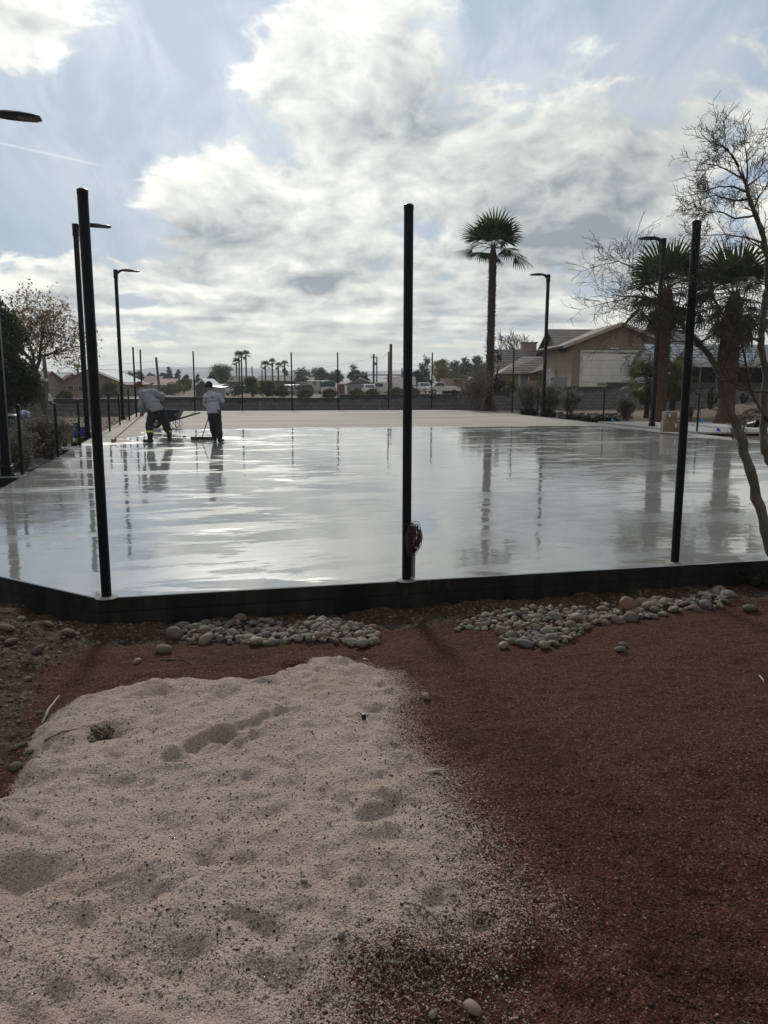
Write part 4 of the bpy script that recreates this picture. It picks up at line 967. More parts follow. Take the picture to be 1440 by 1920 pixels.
# ------------------------------------------------------------------ plants
bark = mat('grey_bark', (.075, .062, .052), .9, 9, .35, .5, 40); barkp = mat('pale_bark', (.105, .088, .07), .9, 9, .35, .5, 40); barkd = mat('dark_bark', (.04, .034, .03), .9, 9, .3, .4, 40)
lf_dark = leafmat('dark_leaf', (0.021, 0.036, 0.018), (0.068, 0.093, 0.039), .5, .25); lf_olive = leafmat('olive_leaf', (0.053, 0.063, 0.027), (0.158, 0.165, 0.068), .4, .3)
lf_pine = leafmat('pine_needles', (0.018, 0.032, 0.021), (0.054, 0.078, 0.045), .4, .2); lf_yel = leafmat('yellow_leaf', (0.119, 0.098, 0.021), (0.280, 0.217, 0.042), .6, .4)
lf_grey = leafmat('silver_leaf', (0.101, 0.095, 0.074), (0.270, 0.250, 0.196), 2.2, .2); lf_brn = leafmat('autumn_leaf', (.15, .09, .045), (.36, .24, .12), 2, .4)
lf_palm = leafmat('palm_leaf', (0.016, 0.032, 0.011), (0.057, 0.083, 0.028), 1.5, .35); lf_palmy = leafmat('palm_leaf_pale', (.035, .05, .015), (.13, .135, .04), 1.5, .4); lf_dead = leafmat('dead_frond', (.07, .05, .03), (.16, .12, .075), 2, .2)
lf_box = leafmat('hedge_leaf', (.008, .013, .006), (.028, .036, .014), 4, .15); lf_scrub = leafmat('scrub_leaf', (0.053, 0.054, 0.027), (0.150, 0.128, 0.060), .8, .3); lf_far = leafmat('far_leaf', (0.042, 0.057, 0.042), (0.090, 0.112, 0.075), .15, .3)
def leaf_quads(P, n_rng, size, aspect=2.0, droop=0.0):
    n = len(P); a = n_rng.normal(size=(n, 3)); a[:, 2] -= droop; a /= np.linalg.norm(a, axis=1)[:, None]
    b = n_rng.normal(size=(n, 3)); b -= a * (a * b).sum(1)[:, None]; b /= np.linalg.norm(b, axis=1)[:, None]
    s = size * n_rng.uniform(.6, 1.4, n)[:, None]; a = a * s * aspect / 2; b = b * s / 2
    V = np.stack([P - a, P + b * .9 , P + a, P - b * .9], 1).reshape(-1, 3)
    return V, np.arange(4 * n).reshape(n, 4)
def clumps(blobs, nc, per, spread, g, shell=0.55):
    """points in many small clumps through the crown's volume"""
    wts = np.array([bl[1][0] * bl[1][1] * bl[1][2] for bl in blobs]) ** .75; wts = wts / wts.sum(); out = []
    for bi, (c, r) in enumerate(blobs):
        k = max(3, int(nc * wts[bi])); q = g.normal(size=(k, 3)); q /= np.linalg.norm(q, axis=1)[:, None]
        q = q * (shell + (1 - shell) * g.uniform(0, 1, (k, 1)) ** .6) * g.uniform(.75, 1.12, (k, 1)); ctr = np.array(c) + q * np.array(r)
        sp = spread * g.uniform(.5, 1.35, (k, 1, 1)); pts = ctr[:, None, :] + g.normal(size=(k, per, 3)) * sp * np.array([1, 1, .75]); out.append(pts.reshape(-1, 3))
    return np.concatenate(out)
def foliage(name, blobs, nc, per, spread, size, m, parent, seed, aspect=2.0, shell=.5, droop=0):
    g = np.random.default_rng(seed); P = clumps(blobs, nc, per, spread, g, shell); V, Q = leaf_quads(P, g, size, aspect, droop); return mesh_np(name, V, Q, m, parent)
def branchy(mb, p, d, ln, r, depth, g, tips=None, spread=.6, up=.12, n=6, wig=.18, minr=.004, kids=(2, 3), shrink=.72):
    pts = [p]; rad = [r]; k = 4
    for i in range(k):
        d = (d + Vector(g.normal(size=3)) * wig + Vector((0, 0, up))).normalized(); p = p + d * ln / k; pts.append(p); rad.append(max(minr, r * (1 - .45 * (i + 1) / k)))
    mb.tube(pts, rad, n if r > .02 else 4, r > .02)
    if tips is not None and depth <= 1: tips.extend(pts[2:])
    if depth <= 0: return
    for j in range(int(g.integers(kids[0], kids[1] + 1))):
        f = g.uniform(.45, 1.0) if j else 1.0; i = min(k - 1, int(f * k)); q = pts[i].lerp(pts[i + 1], f * k - i if f < 1 else 1.0)
        nd = (d + Vector(g.normal(size=3)) * spread).normalized()
        branchy(mb, q, nd, ln * shrink * g.uniform(.75, 1.15), max(minr, rad[i + 1] * .72), depth - 1, g, tips, spread, up, n, wig, minr, kids, shrink)
def tree(name, label, cat, pxc, D, ytop, width, m, group=None, seed=1, style='round', ybase=None, dens=1.0, leaf=None, bk=None):
    """pxc: column of the trunk, ytop: row of the crown's top, width: crown width in photo columns"""
    x = HB(pxc, D); z0 = HZ(x, D); ht = W(pxc, ytop, D).z - z0; wd = width / F * D / 2
    e = empty(name, (x, D, z0), label, cat, 0, group); g = np.random.default_rng(seed); gs = random.Random(seed)
    blobs = []; lo = .12 if style == 'shrub' else (.30 if style != 'pine' else .18)
    if style == 'pine':
        for k in range(9):
            f = k / 8; rr_ = wd * (1.0 - .72 * f) * gs.uniform(.75, 1.1); blobs.append(((gs.uniform(-.25, .25) * wd, gs.uniform(-.25, .25) * wd, ht * (lo + (1 - lo) * f * .95)), (rr_, rr_, ht * .085)))
    else:
        for k in range(8):
            a = gs.uniform(0, 6.3); q = gs.uniform(.15, .62); f = gs.uniform(lo + .15, .86); sz = gs.uniform(.34, .52)
            blobs.append(((math.cos(a) * q * wd, math.sin(a) * q * wd, ht * f), (wd * sz, wd * sz, min(ht * .2, wd * sz * .9) if f < .8 else ht * .12)))
        blobs.append(((0, 0, ht * .84), (wd * .4, wd * .4, ht * .15))); blobs.append(((0, 0, ht * (lo + .25)), (wd * .7, wd * .7, ht * .2)))
    lz = leaf or max(.10, D / 1450 * 1.3)
    foliage('crown', blobs, int(130 * dens), 26, max(.12, wd * .11), lz, m, e, seed, 1.8)
    mb = MB(); r0 = max(.05, ht * .022); mb.tube([(0, 0, -.15), (gs.uniform(-.04, .04) * ht, 0, ht * .3), (gs.uniform(-.05, .05) * ht, 0, ht * .7)], [r0, r0 * .8, r0 * .4], 7)
    for k in range(5):
        a = gs.uniform(0, 6.3); mb.tube([(0, 0, ht * (.22 + .07 * k)), (math.cos(a) * wd * .3, math.sin(a) * wd * .3, ht * (.42 + .07 * k)), (math.cos(a) * wd * .6, math.sin(a) * wd * .6, ht * (.52 + .06 * k))], [r0 * .5, r0 * .35, r0 * .12], 5)
    mb.build('trunk', bk or barkd, e); return e
gB = 'trees on the skyline'
# skyline from the pale utility pole across to the tall palm
for i, (px, D, yt, wd, m, st, l) in enumerate([
    (243, 190, 697, 26, lf_dark, 'round', 'dark round tree touching the lamp post beside the solar panel roof'),
    (262, 230, 696, 24, lf_far, 'round', 'pale hazy tree just above the stooping man at the far skyline'),
    (282, 240, 698, 22, lf_far, 'round', 'small hazy tree left of the plain utility pole on the skyline'),
    (306, 230, 698, 22, lf_far, 'round', 'hazy tree directly behind the plain utility pole'),
    (318, 215, 689, 24, lf_far, 'pine', 'tall feathery conifer beside the plain utility pole'),
    (334, 220, 693, 20, lf_far, 'pine', 'second feathery conifer on the skyline with a ragged top'),
    (349, 200, 701, 16, lf_dark, 'round', 'small dark tree next to the black post behind the wheelbarrow'),
    (372, 210, 701, 16, lf_pine, 'pine', 'small dark conifer above the grey shed'),
    (345, 150, 709, 36, lf_olive, 'shrub', 'tall olive bush left of the grey shed'),
    (322, 135, 719, 60, lf_olive, 'shrub', 'wide olive bush along the driveway before the shed'),
    (416, 150, 684, 62, lf_olive, 'round', 'large spreading olive tree behind the man in the black cap'),
    (398, 140, 700, 30, lf_olive, 'round', 'lower olive tree joined to the large spreading one'),
    (388, 128, 722, 16, lf_dark, 'round', 'small dark round tree beside the white shed canopy'),
    (446, 120, 722, 22, lf_dark, 'shrub', 'dark bush against the low brown house'),
    (472, 96, 706, 44, lf_olive, 'shrub', 'tall brushy olive thicket below the distant palm pair'),
    (500, 92, 715, 46, lf_olive, 'shrub', 'broad olive thicket hiding the long low house'),
    (527, 90, 722, 40, lf_scrub, 'shrub', 'brownish scrub in front of the long low house'),
    (570, 92, 729, 34, lf_scrub, 'shrub', 'low brownish scrub before the gabled house'),
    (618, 92, 731, 30, lf_scrub, 'shrub', 'low scrub in front of the camper van'),
    (536, 200, 690, 14, lf_dark, 'round', 'dark narrow tree below the last of four palms'),
    (566, 190, 690, 46, lf_olive, 'round', 'sparse yellowish tree above the gabled house'),
    (600, 185, 688, 40, lf_olive, 'round', 'sparse yellowish tree above the camper van'),
    (628, 185, 692, 36, lf_olive, 'round', 'thin tree between the camper van and the white garage'),
    (662, 180, 683, 32, lf_pine, 'round', 'dark domed tree rising behind the white garage'),
    (684, 180, 697, 22, lf_dark, 'round', 'low dark tree over the white garage roof'),
    (668, 92, 731, 30, lf_scrub, 'shrub', 'low scrub in front of the white garage'),
    (700, 95, 729, 34, lf_scrub, 'shrub', 'tangled scrub before the steel frame shelter'),
    (740, 92, 729, 40, lf_scrub, 'shrub', 'tangled scrub below the reddish utility pole'),
    (775, 95, 728, 26, lf_scrub, 'shrub', 'scrub beside the front view white pickup'),
    (757, 170, 697, 22, lf_dark, 'round', 'dark tree partly behind the middle post'),
    (795, 160, 668, 40, lf_pine, 'pine', 'tall dark pine behind the front view white pickup'),
    (782, 158, 694, 34, lf_pine, 'round', 'lower dark boughs of a pine beside the middle post'),
    (828, 155, 674, 48, lf_olive, 'round', 'olive tree crowning the yellow leaved one'),
    (827, 138, 685, 36, lf_yel, 'round', 'yellow leaved tree above the side on white pickup'),
    (855, 170, 674, 30, lf_pine, 'round', 'dark pine between the yellow leaved tree and the flat building'),
    (873, 165, 668, 34, lf_pine, 'round', 'dark blue green pine above the flat roofed building'),
    (892, 165, 664, 36, lf_pine, 'round', 'darkest tall pine to the side of the tallest palm'),
    (850, 160, 700, 70, lf_dark, 'shrub', 'dark undergrowth behind the flat roofed building'),
    (905, 130, 680, 30, lf_olive, 'round', 'olive tree right behind the tallest palm trunk'),
    (74, 112, 700, 26, lf_far, 'round', 'hazy tree beyond the terracotta roof'),
    (70, 52, 722, 26, lf_olive, 'shrub', 'olive shrub just over the block wall beside the autumn tree'),
    (118, 60, 735, 30, lf_olive, 'shrub', 'small olive shrub above the block wall before the brown garden wall'),
    (204, 95, 716, 42, lf_olive, 'shrub', 'olive shrub growing over the brown garden wall'),
    (178, 95, 728, 24, lf_scrub, 'shrub', 'scrubby shrub at the foot of the brown garden wall')]):
    tree('tree' if st != 'shrub' else 'shrub', l, 'tree' if st != 'shrub' else 'shrub', px, D, yt, wd, m, gB if st != 'shrub' else 'bushes beyond the block wall', 100 + i, st, dens=.55 + min(1.2, wd / 40))
# dark green tree at the picture's edge
D = 33.0; x = HB(4, D); z0 = HZ(x, D)
e = empty('evergreen_tree', (x - .6, D, z0), 'dense dark green evergreen hanging low beside the autumn tree', 'tree')
k = D / F; bl = []
for (px, py, r) in [(0, 590, 22), (10, 630, 36), (-20, 610, 40), (20, 670, 34), (5, 700, 40), (35, 700, 26), (20, 735, 34), (48, 728, 22), (-30, 680, 50), (-10, 740, 40), (60, 738, 12)]:
    q = W(px, py, D); bl.append(((q.x - e.location.x, random.uniform(-.5, .5), q.z - z0), (r * k, r * k, r * k)))
foliage('crown', bl, 700, 30, .16, .075, leafmat('evergreen_leaf', (.026, .038, .018), (.095, .105, .042), .9, .35), e, 5, 2.2)
MB().tube([(0, 0, -.2), (.1, 0, 1.2), (-.1, 0, 3)], [.22, .18, .1], 8).tube([(.1, 0, 1.2), (.8, 0, 2.4)], [.1, .03], 6).build('trunk', barkd, e)
# autumn tree with few leaves
D = 37.0; b0 = W(88, 783, D)
e = empty('autumn_tree', (b0.x, D, HZ(b0.x, D)), 'nearly bare forked tree with a few brown leaves before the block wall', 'tree')
def lp(px, py, dy=0.0):
    q = W(px, py, D + dy); return q - e.location
g = np.random.default_rng(11); mb = MB(); tips = []
def limb(pts, r0, r1): 
    P_ = [lp(*q) for q in pts]; mb.tube(P_, list(np.linspace(r0, r1, len(P_))), 8); return P_
a = limb([(88, 786), (84, 765), (75, 735), (70, 710), (66, 695)], .17, .13)
L1 = limb([(66, 697), (58, 676), (45, 660), (30, 645), (16, 632)], .10, .04); L2 = limb([(67, 696), (74, 676), (76, 650), (80, 630), (84, 605)], .10, .03); L3 = limb([(75, 672), (85, 665), (105, 661), (125, 657)], .06, .025); L4 = limb([(66, 694), (62, 660), (54, 640), (48, 612)], .06, .02); L5 = limb([(78, 655), (92, 640), (100, 622)], .04, .02)
for Lm in (L1, L2, L3, L4, L5):
    for i in range(1, len(Lm)):
        for _ in range(5):
            dv = (Lm[i] - Lm[i - 1]).normalized() + Vector(g.normal(size=3)) * .8 + Vector((0, 0, .3)); branchy(mb, Lm[i - 1].lerp(Lm[i], g.uniform(.3, 1)), dv.normalized(), .95, .022, 3, g, tips, .75, .06, 5, .2, .005, (2, 3), .72)
mb.build('trunk', bark, e)
tp_ = np.array([tuple(q) for q in tips]); tp_ = tp_[g.integers(0, len(tp_), 3200)] + g.normal(size=(3200, 3)) * .12
V, Q = leaf_quads(tp_, g, .080, 1.6); mesh_np('leaves', V, Q, lf_brn, e)

# ------------------------------------------------------------------ palms
def fan_palm(label, px, D, ybase, ytop_trunk, rad_px, r_top, r_bot, nf, m, seed, name='palm_tree', skirt=0, group=None, leaves_down=.35, stub=True, tk=None):
    x = HB(px, D); z0 = HZ(x, D); ht = W(px, ytop_trunk, D).z - z0; Rr = rad_px / F * D
    e = empty(name, (x, D, z0), label, 'palm', 0, group); g = random.Random(seed)
    mb = MB(); n = 40; prof = []
    for i in range(n + 1):
        f = i / n; r = r_top + (r_bot - r_top) * max(0, 1 - f / .16) ** 1.6 + (.05 * r_top * math.sin(f * 60)) * (.3 < f); r *= 1 - .12 * max(0, f - .6) ; r *= 1 if f < .95 else (1 - (f - .95) * 9)
        prof.append((max(.05, r), -.15 + (ht + .15) * f))
    mb.lathe(prof, 14)
    if stub:
        ns = int(ht * 26)
        for i in range(ns):
            f = .30 + .66 * i / ns; a = i * 2.4 + g.uniform(-.3, .3); r = r_top * (1 - .12 * max(0, f - .6)); c = Vector((math.cos(a), math.sin(a), 0)); p = c * r * .92 + Vector((0, 0, ht * f)); q = p + c * g.uniform(.05, .13) * (r_top / .22) + Vector((0, 0, g.uniform(.02, .14)))
            tg = Vector((-c.y, c.x, 0)) * g.uniform(.03, .06) * (r_top / .22); mb.add([p - tg, p + tg, q + tg * .5, q - tg * .5, p + Vector((0, 0, .07))], [(0, 1, 2, 3), (4, 3, 2), (1, 4, 2), (0, 3, 4)])
    mb.build('trunk', tk or mat('palm_bark', (.060, .040, .028), .95, 5, .4, .6, 30), e)
    V = []; Q = []; Vd = []; Qd = []; pb = MB()
    for i in range(nf + skirt):
        dead = i >= nf
        a = i * 2.39996 + g.uniform(-.25, .25); t_ = (i + .5) / nf; el = (1.30 - t_ ** 1.35 * (1.30 + leaves_down) + g.uniform(-.14, .14)) if not dead else -g.uniform(.9, 1.35)
        pl = Rr * (g.uniform(.42, .60) if el < .55 else g.uniform(.26, .42)) * (1 if not dead else .6); L = Rr * g.uniform(.50, .66) * (1.22 if el > .75 else 1.0)
        c = Vector((math.cos(a), math.sin(a), 0)); d = c * math.cos(el) + Vector((0, 0, math.sin(el))); o_ = Vector((0, 0, ht - .05)) + c * .04
        mid = o_ + d * pl * .5 + Vector((0, 0, .05 * pl)); hub_ = o_ + d * pl - Vector((0, 0, .10 * pl)); pb.tube([o_, mid, hub_], [.022, .016, .012], 4, False)
        dr_ = .5 + .5 * max(0.0, min(1.0, (.55 - el) / .7)); d2 = (d + Vector((0, 0, -.22 * dr_))).normalized(); side = d2.cross(Vector((0, 0, 1))); side = side.normalized() if side.length > .1 else Vector((1, 0, 0)); nrm = side.cross(d2).normalized()
        tw = g.uniform(-.5, .5); side, nrm = side * math.cos(tw) + nrm * math.sin(tw), nrm * math.cos(tw) - side * math.sin(tw)
        nl = 21
        for k in range(nl):
            th = (k / (nl - 1) - .5) * R(160 if not dead else 80); fold = .25 * abs(math.sin(th)); ld = (d2 * math.cos(th) + side * math.sin(th) - nrm * fold).normalized(); wv = ld.cross(nrm); wv = (wv.normalized() if wv.length > .1 else side) * L * .036
            ll = L * (1 - .22 * abs(th) / R(115)) * g.uniform(.92, 1.05); p1 = hub_ + ld * ll * .55; p2 = p1 + (ld + Vector((0, 0, (-.12 - .2 * g.random()) * dr_))).normalized() * ll * .28; p3 = p2 + (ld * .6 + Vector((0, 0, -1.1 * dr_ * dr_ * g.uniform(.5, 1.2)))).normalized() * ll * .22
            T, TQ = (V, Q) if not dead else (Vd, Qd); o = len(T)
            T.extend([hub_, p1 + wv, p1 - wv, p2 + wv * .55, p2 - wv * .55, p3, p3]); TQ.extend([(o, o, o + 1, o + 2), (o + 2, o + 1, o + 3, o + 4), (o + 4, o + 3, o + 5, o + 6)])
    Q = [tuple(dict.fromkeys(q)) for q in Q]; Qd = [tuple(dict.fromkeys(q)) for q in Qd]
    mesh_np('crown', [tuple(v) for v in V], Q, m, e); pb.build('leaf_stalks', mat('palm_stalk', (.07, .065, .03), .7, 4, .3), e)
    if Vd: mesh_np('dead_fronds', [tuple(v) for v in Vd], Qd, lf_dead, e)
    return e
redbark = mat('red_palm_bark', (.085, .045, .030), .95, 5, .4, .6, 30)
fan_palm('tallest slim palm with a round crown behind the far slab corner', 918, 44.0, 768, 463, 68, .21, .52, 22, lf_palm, 3, leaves_down=.40)
fan_palm('stout palm by the cardboard boxes with shaggy crown behind a lamp post', 1239, 31.0, 790, 540, 98, .27, .46, 25, lf_palm, 8, skirt=4, leaves_down=.75, tk=redbark)
fan_palm('stoutest palm with swollen red brown base behind the blue marker flag', 1366, 30.0, 793, 552, 104, .30, .56, 26, lf_palm, 12, skirt=5, leaves_down=.7, tk=redbark)
fan_palm('young fan palm with low spread leaves beside the stout palm', 1216, 34.5, 780, 712, 52, .12, .2, 22, lf_palmy, 21, skirt=4, leaves_down=.6, stub=False)
fan_palm('young fan palm with brown drooping fronds behind the cardboard boxes', 1264, 34.0, 780, 706, 50, .12, .2, 22, lf_palmy, 27, skirt=9, leaves_down=.6, stub=False)
gp = 'distant palms on the skyline'
for i, (px, D, yt, r, l) in enumerate([(449, 150, 668, 13, 'distant palm with the lower crown of the pair'), (462, 150, 665, 11, 'distant palm with the higher crown of the pair'), (444, 165, 679, 9, 'short distant palm beside the pair'),
    (498, 160, 685, 12, 'bushy distant palm at the start of the row of four'), (511, 160, 679, 10, 'tallest slim palm in the distant row of four'), (522, 160, 686, 9, 'small palm third in the distant row of four'), (534, 160, 683, 10, 'last palm in the distant row of four, above the dark narrow tree'), (147, 130, 689, 9, 'small distant palm above the tan roof ridge by the lamp post')]):
    fan_palm(l, px, D, 735, yt, r, .16, .22, 16, lf_palm, 40 + i, group=gp, stub=False, leaves_down=.6)

# ------------------------------------------------------------------ silver shrubs, hedges and small plants
def stemmy(name, label, px, D, ytop, width, m, seed, nst=26, group=None, crown_lo=.35, leaf=.022, nl=9000, fan=.5, bare=False):
    x = HB(px, D); z0 = HZ(x, D); ht = W(px, ytop, D).z - z0; wd = width / F * D / 2; e = empty(name, (x, D, z0), label, 'shrub', 0, group)
    g = np.random.default_rng(seed); mb = MB(); tips = []
    for k in range(nst):
        a = g.uniform(0, 6.283); q = wd * g.uniform(.15, 1.0); top = Vector((math.cos(a) * q, math.sin(a) * q * .8, ht * g.uniform(.62, 1.0) * (1 - .18 * (q / wd) ** 2))); base = Vector((math.cos(a) * q * .22, math.sin(a) * q * .22, -.03))
        md = base.lerp(top, .5) + Vector(g.normal(size=3)) * .06 * ht - Vector((math.cos(a), math.sin(a), 0)) * q * .15; P_ = [base, base.lerp(md, .5), md, md.lerp(top, .5), top]; mb.tube(P_, [.014, .012, .010, .007, .004], 4, False)
        for f in np.linspace(crown_lo, 1, 7):
            i = min(3, int(f * 4)); p = P_[i].lerp(P_[i + 1], f * 4 - i); tips.append(tuple(p))
            for _ in range(2):
                q2 = p + Vector(g.normal(size=3)) * ht * .09 + Vector((0, 0, ht * .06)); mb.tube([p, q2], [.004, .002], 3, False); tips.append(tuple(q2))
    mb.build('stems', barkp if not bare else bark, e)
    if nl:
        T = np.array(tips); P_ = T[g.integers(0, len(T), nl)] + g.normal(size=(nl, 3)) * ht * .035; V, Q = leaf_quads(P_, g, leaf, 2.6); mesh_np('foliage', V, Q, m, e)
    return e
gs_ = 'silver grey shrubs'
lf_g2 = leafmat('dusty_leaf', (0.102, 0.092, 0.071), (0.272, 0.246, 0.196), 2.5, .2)
stemmy('grey_shrub', 'large pale grey twiggy shrub spilling over river rocks behind short posts', 76, 16.8, 779, 116, lf_g2, 1, 60, gs_, .3, .022, 14000)
stemmy('grey_shrub', 'pale grey twiggy shrub hugging the foot of the first lamp post', 10, 14.2, 812, 96, lf_g2, 2, 46, gs_, .25, .02, 9000)
stemmy('grey_shrub', 'grey green shrub tree leaning before the tallest palm trunk', 894, 43.0, 694, 64, lf_grey, 3, 26, gs_, .58, .045, 4200)
stemmy('grey_shrub', 'round topped silver shrub between tall post and short post by the wall', 992, 39.5, 720, 50, lf_grey, 4, 30, gs_, .5, .045, 4200)
stemmy('grey_shrub', 'round topped silver shrub tree behind the lamp post before the stucco house', 1030, 38.5, 722, 52, lf_grey, 5, 30, gs_, .5, .045, 4200)
stemmy('grey_shrub', 'open silver shrub with bare stems leaning over the rocks', 1070, 36.0, 732, 56, lf_grey, 6, 18, gs_, .5, .04, 4000)
stemmy('grey_shrub', 'pale domed shrub on a thin stem near the young fan palm', 1176, 33.0, 746, 42, lf_grey, 7, 36, gs_, .55, .035, 4500)
stemmy('twiggy_bush', 'bare twiggy bush growing out of a low dark clump at the path', 1395, 22.0, 786, 44, lf_brn, 8, 22, None, .6, .02, 220, bare=True)
tree('dark_bush', 'dark leafed climbing bush wrapped round the tallest palm trunk', 'bush', 929, 46.5, 655, 34, leafmat('maroon_leaf', (.03, .02, .016), (.075, .052, .04), 1.2, .2), None, 301, 'shrub', dens=.5, leaf=.08)
D = 90; x = HB(957, D); e = empty('bare_tree', (x, D, HZ(x, D)), 'pale leafless tree above the low house roof', 'tree'); g = np.random.default_rng(77); mb = MB(); ht = W(957, 622, D).z - e.location.z
mb.tube([(0, 0, -.2), (.1, 0, ht * .35)], [.25, .18], 7); tips = []
for k in range(9): branchy(mb, Vector((.1, 0, ht * .34)), Vector((math.cos(k * .7) * .8, math.sin(k * .7) * .6, 1)).normalized(), ht * .26, .09, 4, g, tips, .55, .10, 4, .15, .018, (2, 3), .74)
mb.build('trunk', mat('pale_twigs', (.13, .115, .085), .9), e)
D = 60; x = HB(960, D)
tree('shrub', 'yellow green shrub behind the wall before the low house', 'shrub', 960, 58, 712, 34, lf_olive, 'bushes beyond the block wall', 310, 'shrub', leaf=.08); tree('shrub', 'small yellow bush beside the blue door of the low house', 'shrub', 994, 57, 713, 14, lf_yel, 'bushes beyond the block wall', 311, 'shrub', dens=.3, leaf=.06)
gh = 'clipped dark hedge plants along the slab'
hl = ['rounded', 'larger', 'squat', 'flat topped']
for i, (px, yb, wd, hp, l) in enumerate([(988, 776.5, 24, 13, 'first dark clipped bush next to the tall post at the slab corner'), (1005, 777.5, 11, 10, 'small dark clipped bush behind a short post'), (1028, 779, 24, 11, 'dark clipped bush at the foot of the house side lamp post'), (1041, 781, 16, 8, 'low dark clipped bush beside the grey planter block'), (1073, 785.5, 18, 7, 'flat dark clipped bush below the open silver shrub'), (1088, 787, 18, 8, 'flat dark clipped bush following the one below the open silver shrub'), (1105, 789, 18, 9, 'rounded dark clipped bush in the middle of the hedge row'), (1124, 790.5, 22, 10, 'dark clipped bush right behind the short post by the hollow block'), (1151, 791.5, 34, 11, 'longest dark clipped bush with a blue flag in front')]):
    p = G(px, yb, 0); D = p.y + .35; e = empty('hedge_bush', (HB(px, D), D, HZ(HB(px, D), D)), l, 'hedge', 0, gh); k = D / F; foliage('foliage', [((0, 0, hp * k * .5), (wd * k * .5, .32, hp * k * .52)), ((0, 0, hp * k * .35), (wd * k * .45, .30, hp * k * .4))], 170, 18, .05, .035, lf_box, e, 400 + i, 1.6, .3)
    MB().tube([(0, 0, -.05), (0, 0, hp * k * .5)], [.03, .02], 6).build('stem', barkd, e)
p = G(1052, 784, 0); e = empty('planter_block', (HB(1052, p.y + .3), p.y + .3, 0), 'grey concrete block planter among the clipped bushes', 'planter'); MB().box((0, 0, .10), (.24, .3, .32), 0, .01).build('body', mat('planter_grey', (.12, .12, .115), .85), e); MB().box((0, 0, .27), (.27, .33, .02)).build('rim', mat('planter_rim', (.3, .3, .29), .8), e)
def tuft(name, label, px, D, ytop, width, m, seed, n=46, cat='plant', bw=.018):
    x = HB(px, D); z0 = HZ(x, D); ht = W(px, ytop, D).z - z0; wd = width / F * D / 2; e = empty(name, (x, D, z0), label, cat); g = random.Random(seed); V = []; Q = []
    for k in range(n):
        a = g.uniform(0, 6.283); q = g.uniform(.2, 1); tip = Vector((math.cos(a) * q * wd, math.sin(a) * q * wd, ht * (1 - .5 * q * q) * g.uniform(.8, 1))); md = Vector((tip.x * .45, tip.y * .45, tip.z * .68)); s = Vector((-math.sin(a), math.cos(a), 0)) * bw; o = len(V); V += [-s, s, md - s * .8, md + s * .8, tip]; Q += [(o, o + 1, o + 3, o + 2), (o + 2, o + 3, o + 4)]
    mesh_np('leaves', [tuple(v) for v in V], Q, m, e); MB().lathe([(.05, -.06), (.06, .03), (.02, .07)], 8).build('root_crown', barkd, e); return e
tuft('yucca', 'yellow green spiky yucca behind the cardboard boxes', 1300, 32, 752, 26, lf_palmy, 1); tuft('yucca', 'small yellow spiky plant half behind the front post near boxes', 1284, 33.5, 757, 18, lf_yel, 2)
tuft('agave', 'bright green spiky plant at the top of the dirt mound', 1418, 35, 745, 40, lf_palmy, 3, 40)
lf_cact = mat('dark_cactus', (.016, .022, .014), .8, 8, .3)
def cactus(label, px, D, ytop, seed):
    x = HB(px, D); z0 = HZ(x, D); ht = W(px, ytop, D).z - z0; e = empty('cactus', (x, D, z0), label, 'cactus', 0, 'dark cacti before the wall'); g = random.Random(seed)
    MB().tube([(0, 0, -.1), (.02, 0, ht * .5), (0, 0, ht * .97), (0, 0, ht)], [.09, .09, .07, .02], 9).build('stem', lf_cact, e)
    for k in range(5):
        a = g.uniform(0, 6.3); q = g.uniform(.15, .35); zz = ht * g.uniform(.05, .3); t2 = ht * g.uniform(.45, .85); c = Vector((math.cos(a), math.sin(a), 0)); MB().tube([c * .05 + Vector((0, 0, zz)), c * q + Vector((0, 0, zz + .12)), c * q * 1.1 + Vector((0, 0, t2)), c * q * 1.1 + Vector((0, 0, t2 + .05))], [.06, .065, .055, .01], 8).build('arm', lf_cact, e)
cactus('dark many armed cactus in front of the wall beside the stoutest palm', 1336, 35, 724, 3); cactus('shorter dark cactus before the wall on the far side of the stoutest palm', 1396, 35, 736, 8)
# creeping shrub and mossy clump
p = GH(1428, 1092); e = empty('creeping_shrub', p, 'dark creeping shrub with tiny purple flowers spilling from under the slab edge', 'shrub'); lf_cr = leafmat('creeper_leaf', (.012, .016, .009), (.05, .052, .026), 8, .2)
mb = MB(); g = np.random.default_rng(5); T = []
for k in range(60):
    a = g.uniform(2.2, 5.6); q = g.uniform(.1, .42); P_ = [Vector((.02, 0, .02)), Vector((math.cos(a) * q * .5, math.sin(a) * q * .35, .09 + .05 * g.random())), Vector((math.cos(a) * q, math.sin(a) * q * .7, .03 + .06 * g.random()))]; mb.tube(P_, [.005, .004, .002], 4, False)
    for f in np.linspace(.15, 1, 9): i = min(1, int(f * 2)); T.append(tuple(P_[i].lerp(P_[i + 1], f * 2 - i)))
mb.build('stems', barkd, e); T = np.array(T); P_ = T[g.integers(0, len(T), 9000)] + g.normal(size=(9000, 3)) * np.array([.028, .028, .02]); P_[:, 2] = np.maximum(P_[:, 2], .0); V, Q = leaf_quads(P_, g, .011, 1.5); mesh_np('foliage', V, Q, lf_cr, e)
P_ = T[g.integers(0, len(T), 260)] + g.normal(size=(260, 3)) * np.array([.03, .03, .012]) + np.array([0, 0, .03]); V, Q = leaf_quads(P_, g, .010, 1.1); mesh_np('flowers', V, Q, leafmat('purple_petal', (.16, .09, .16), (.26, .17, .25), 8, .3), e)
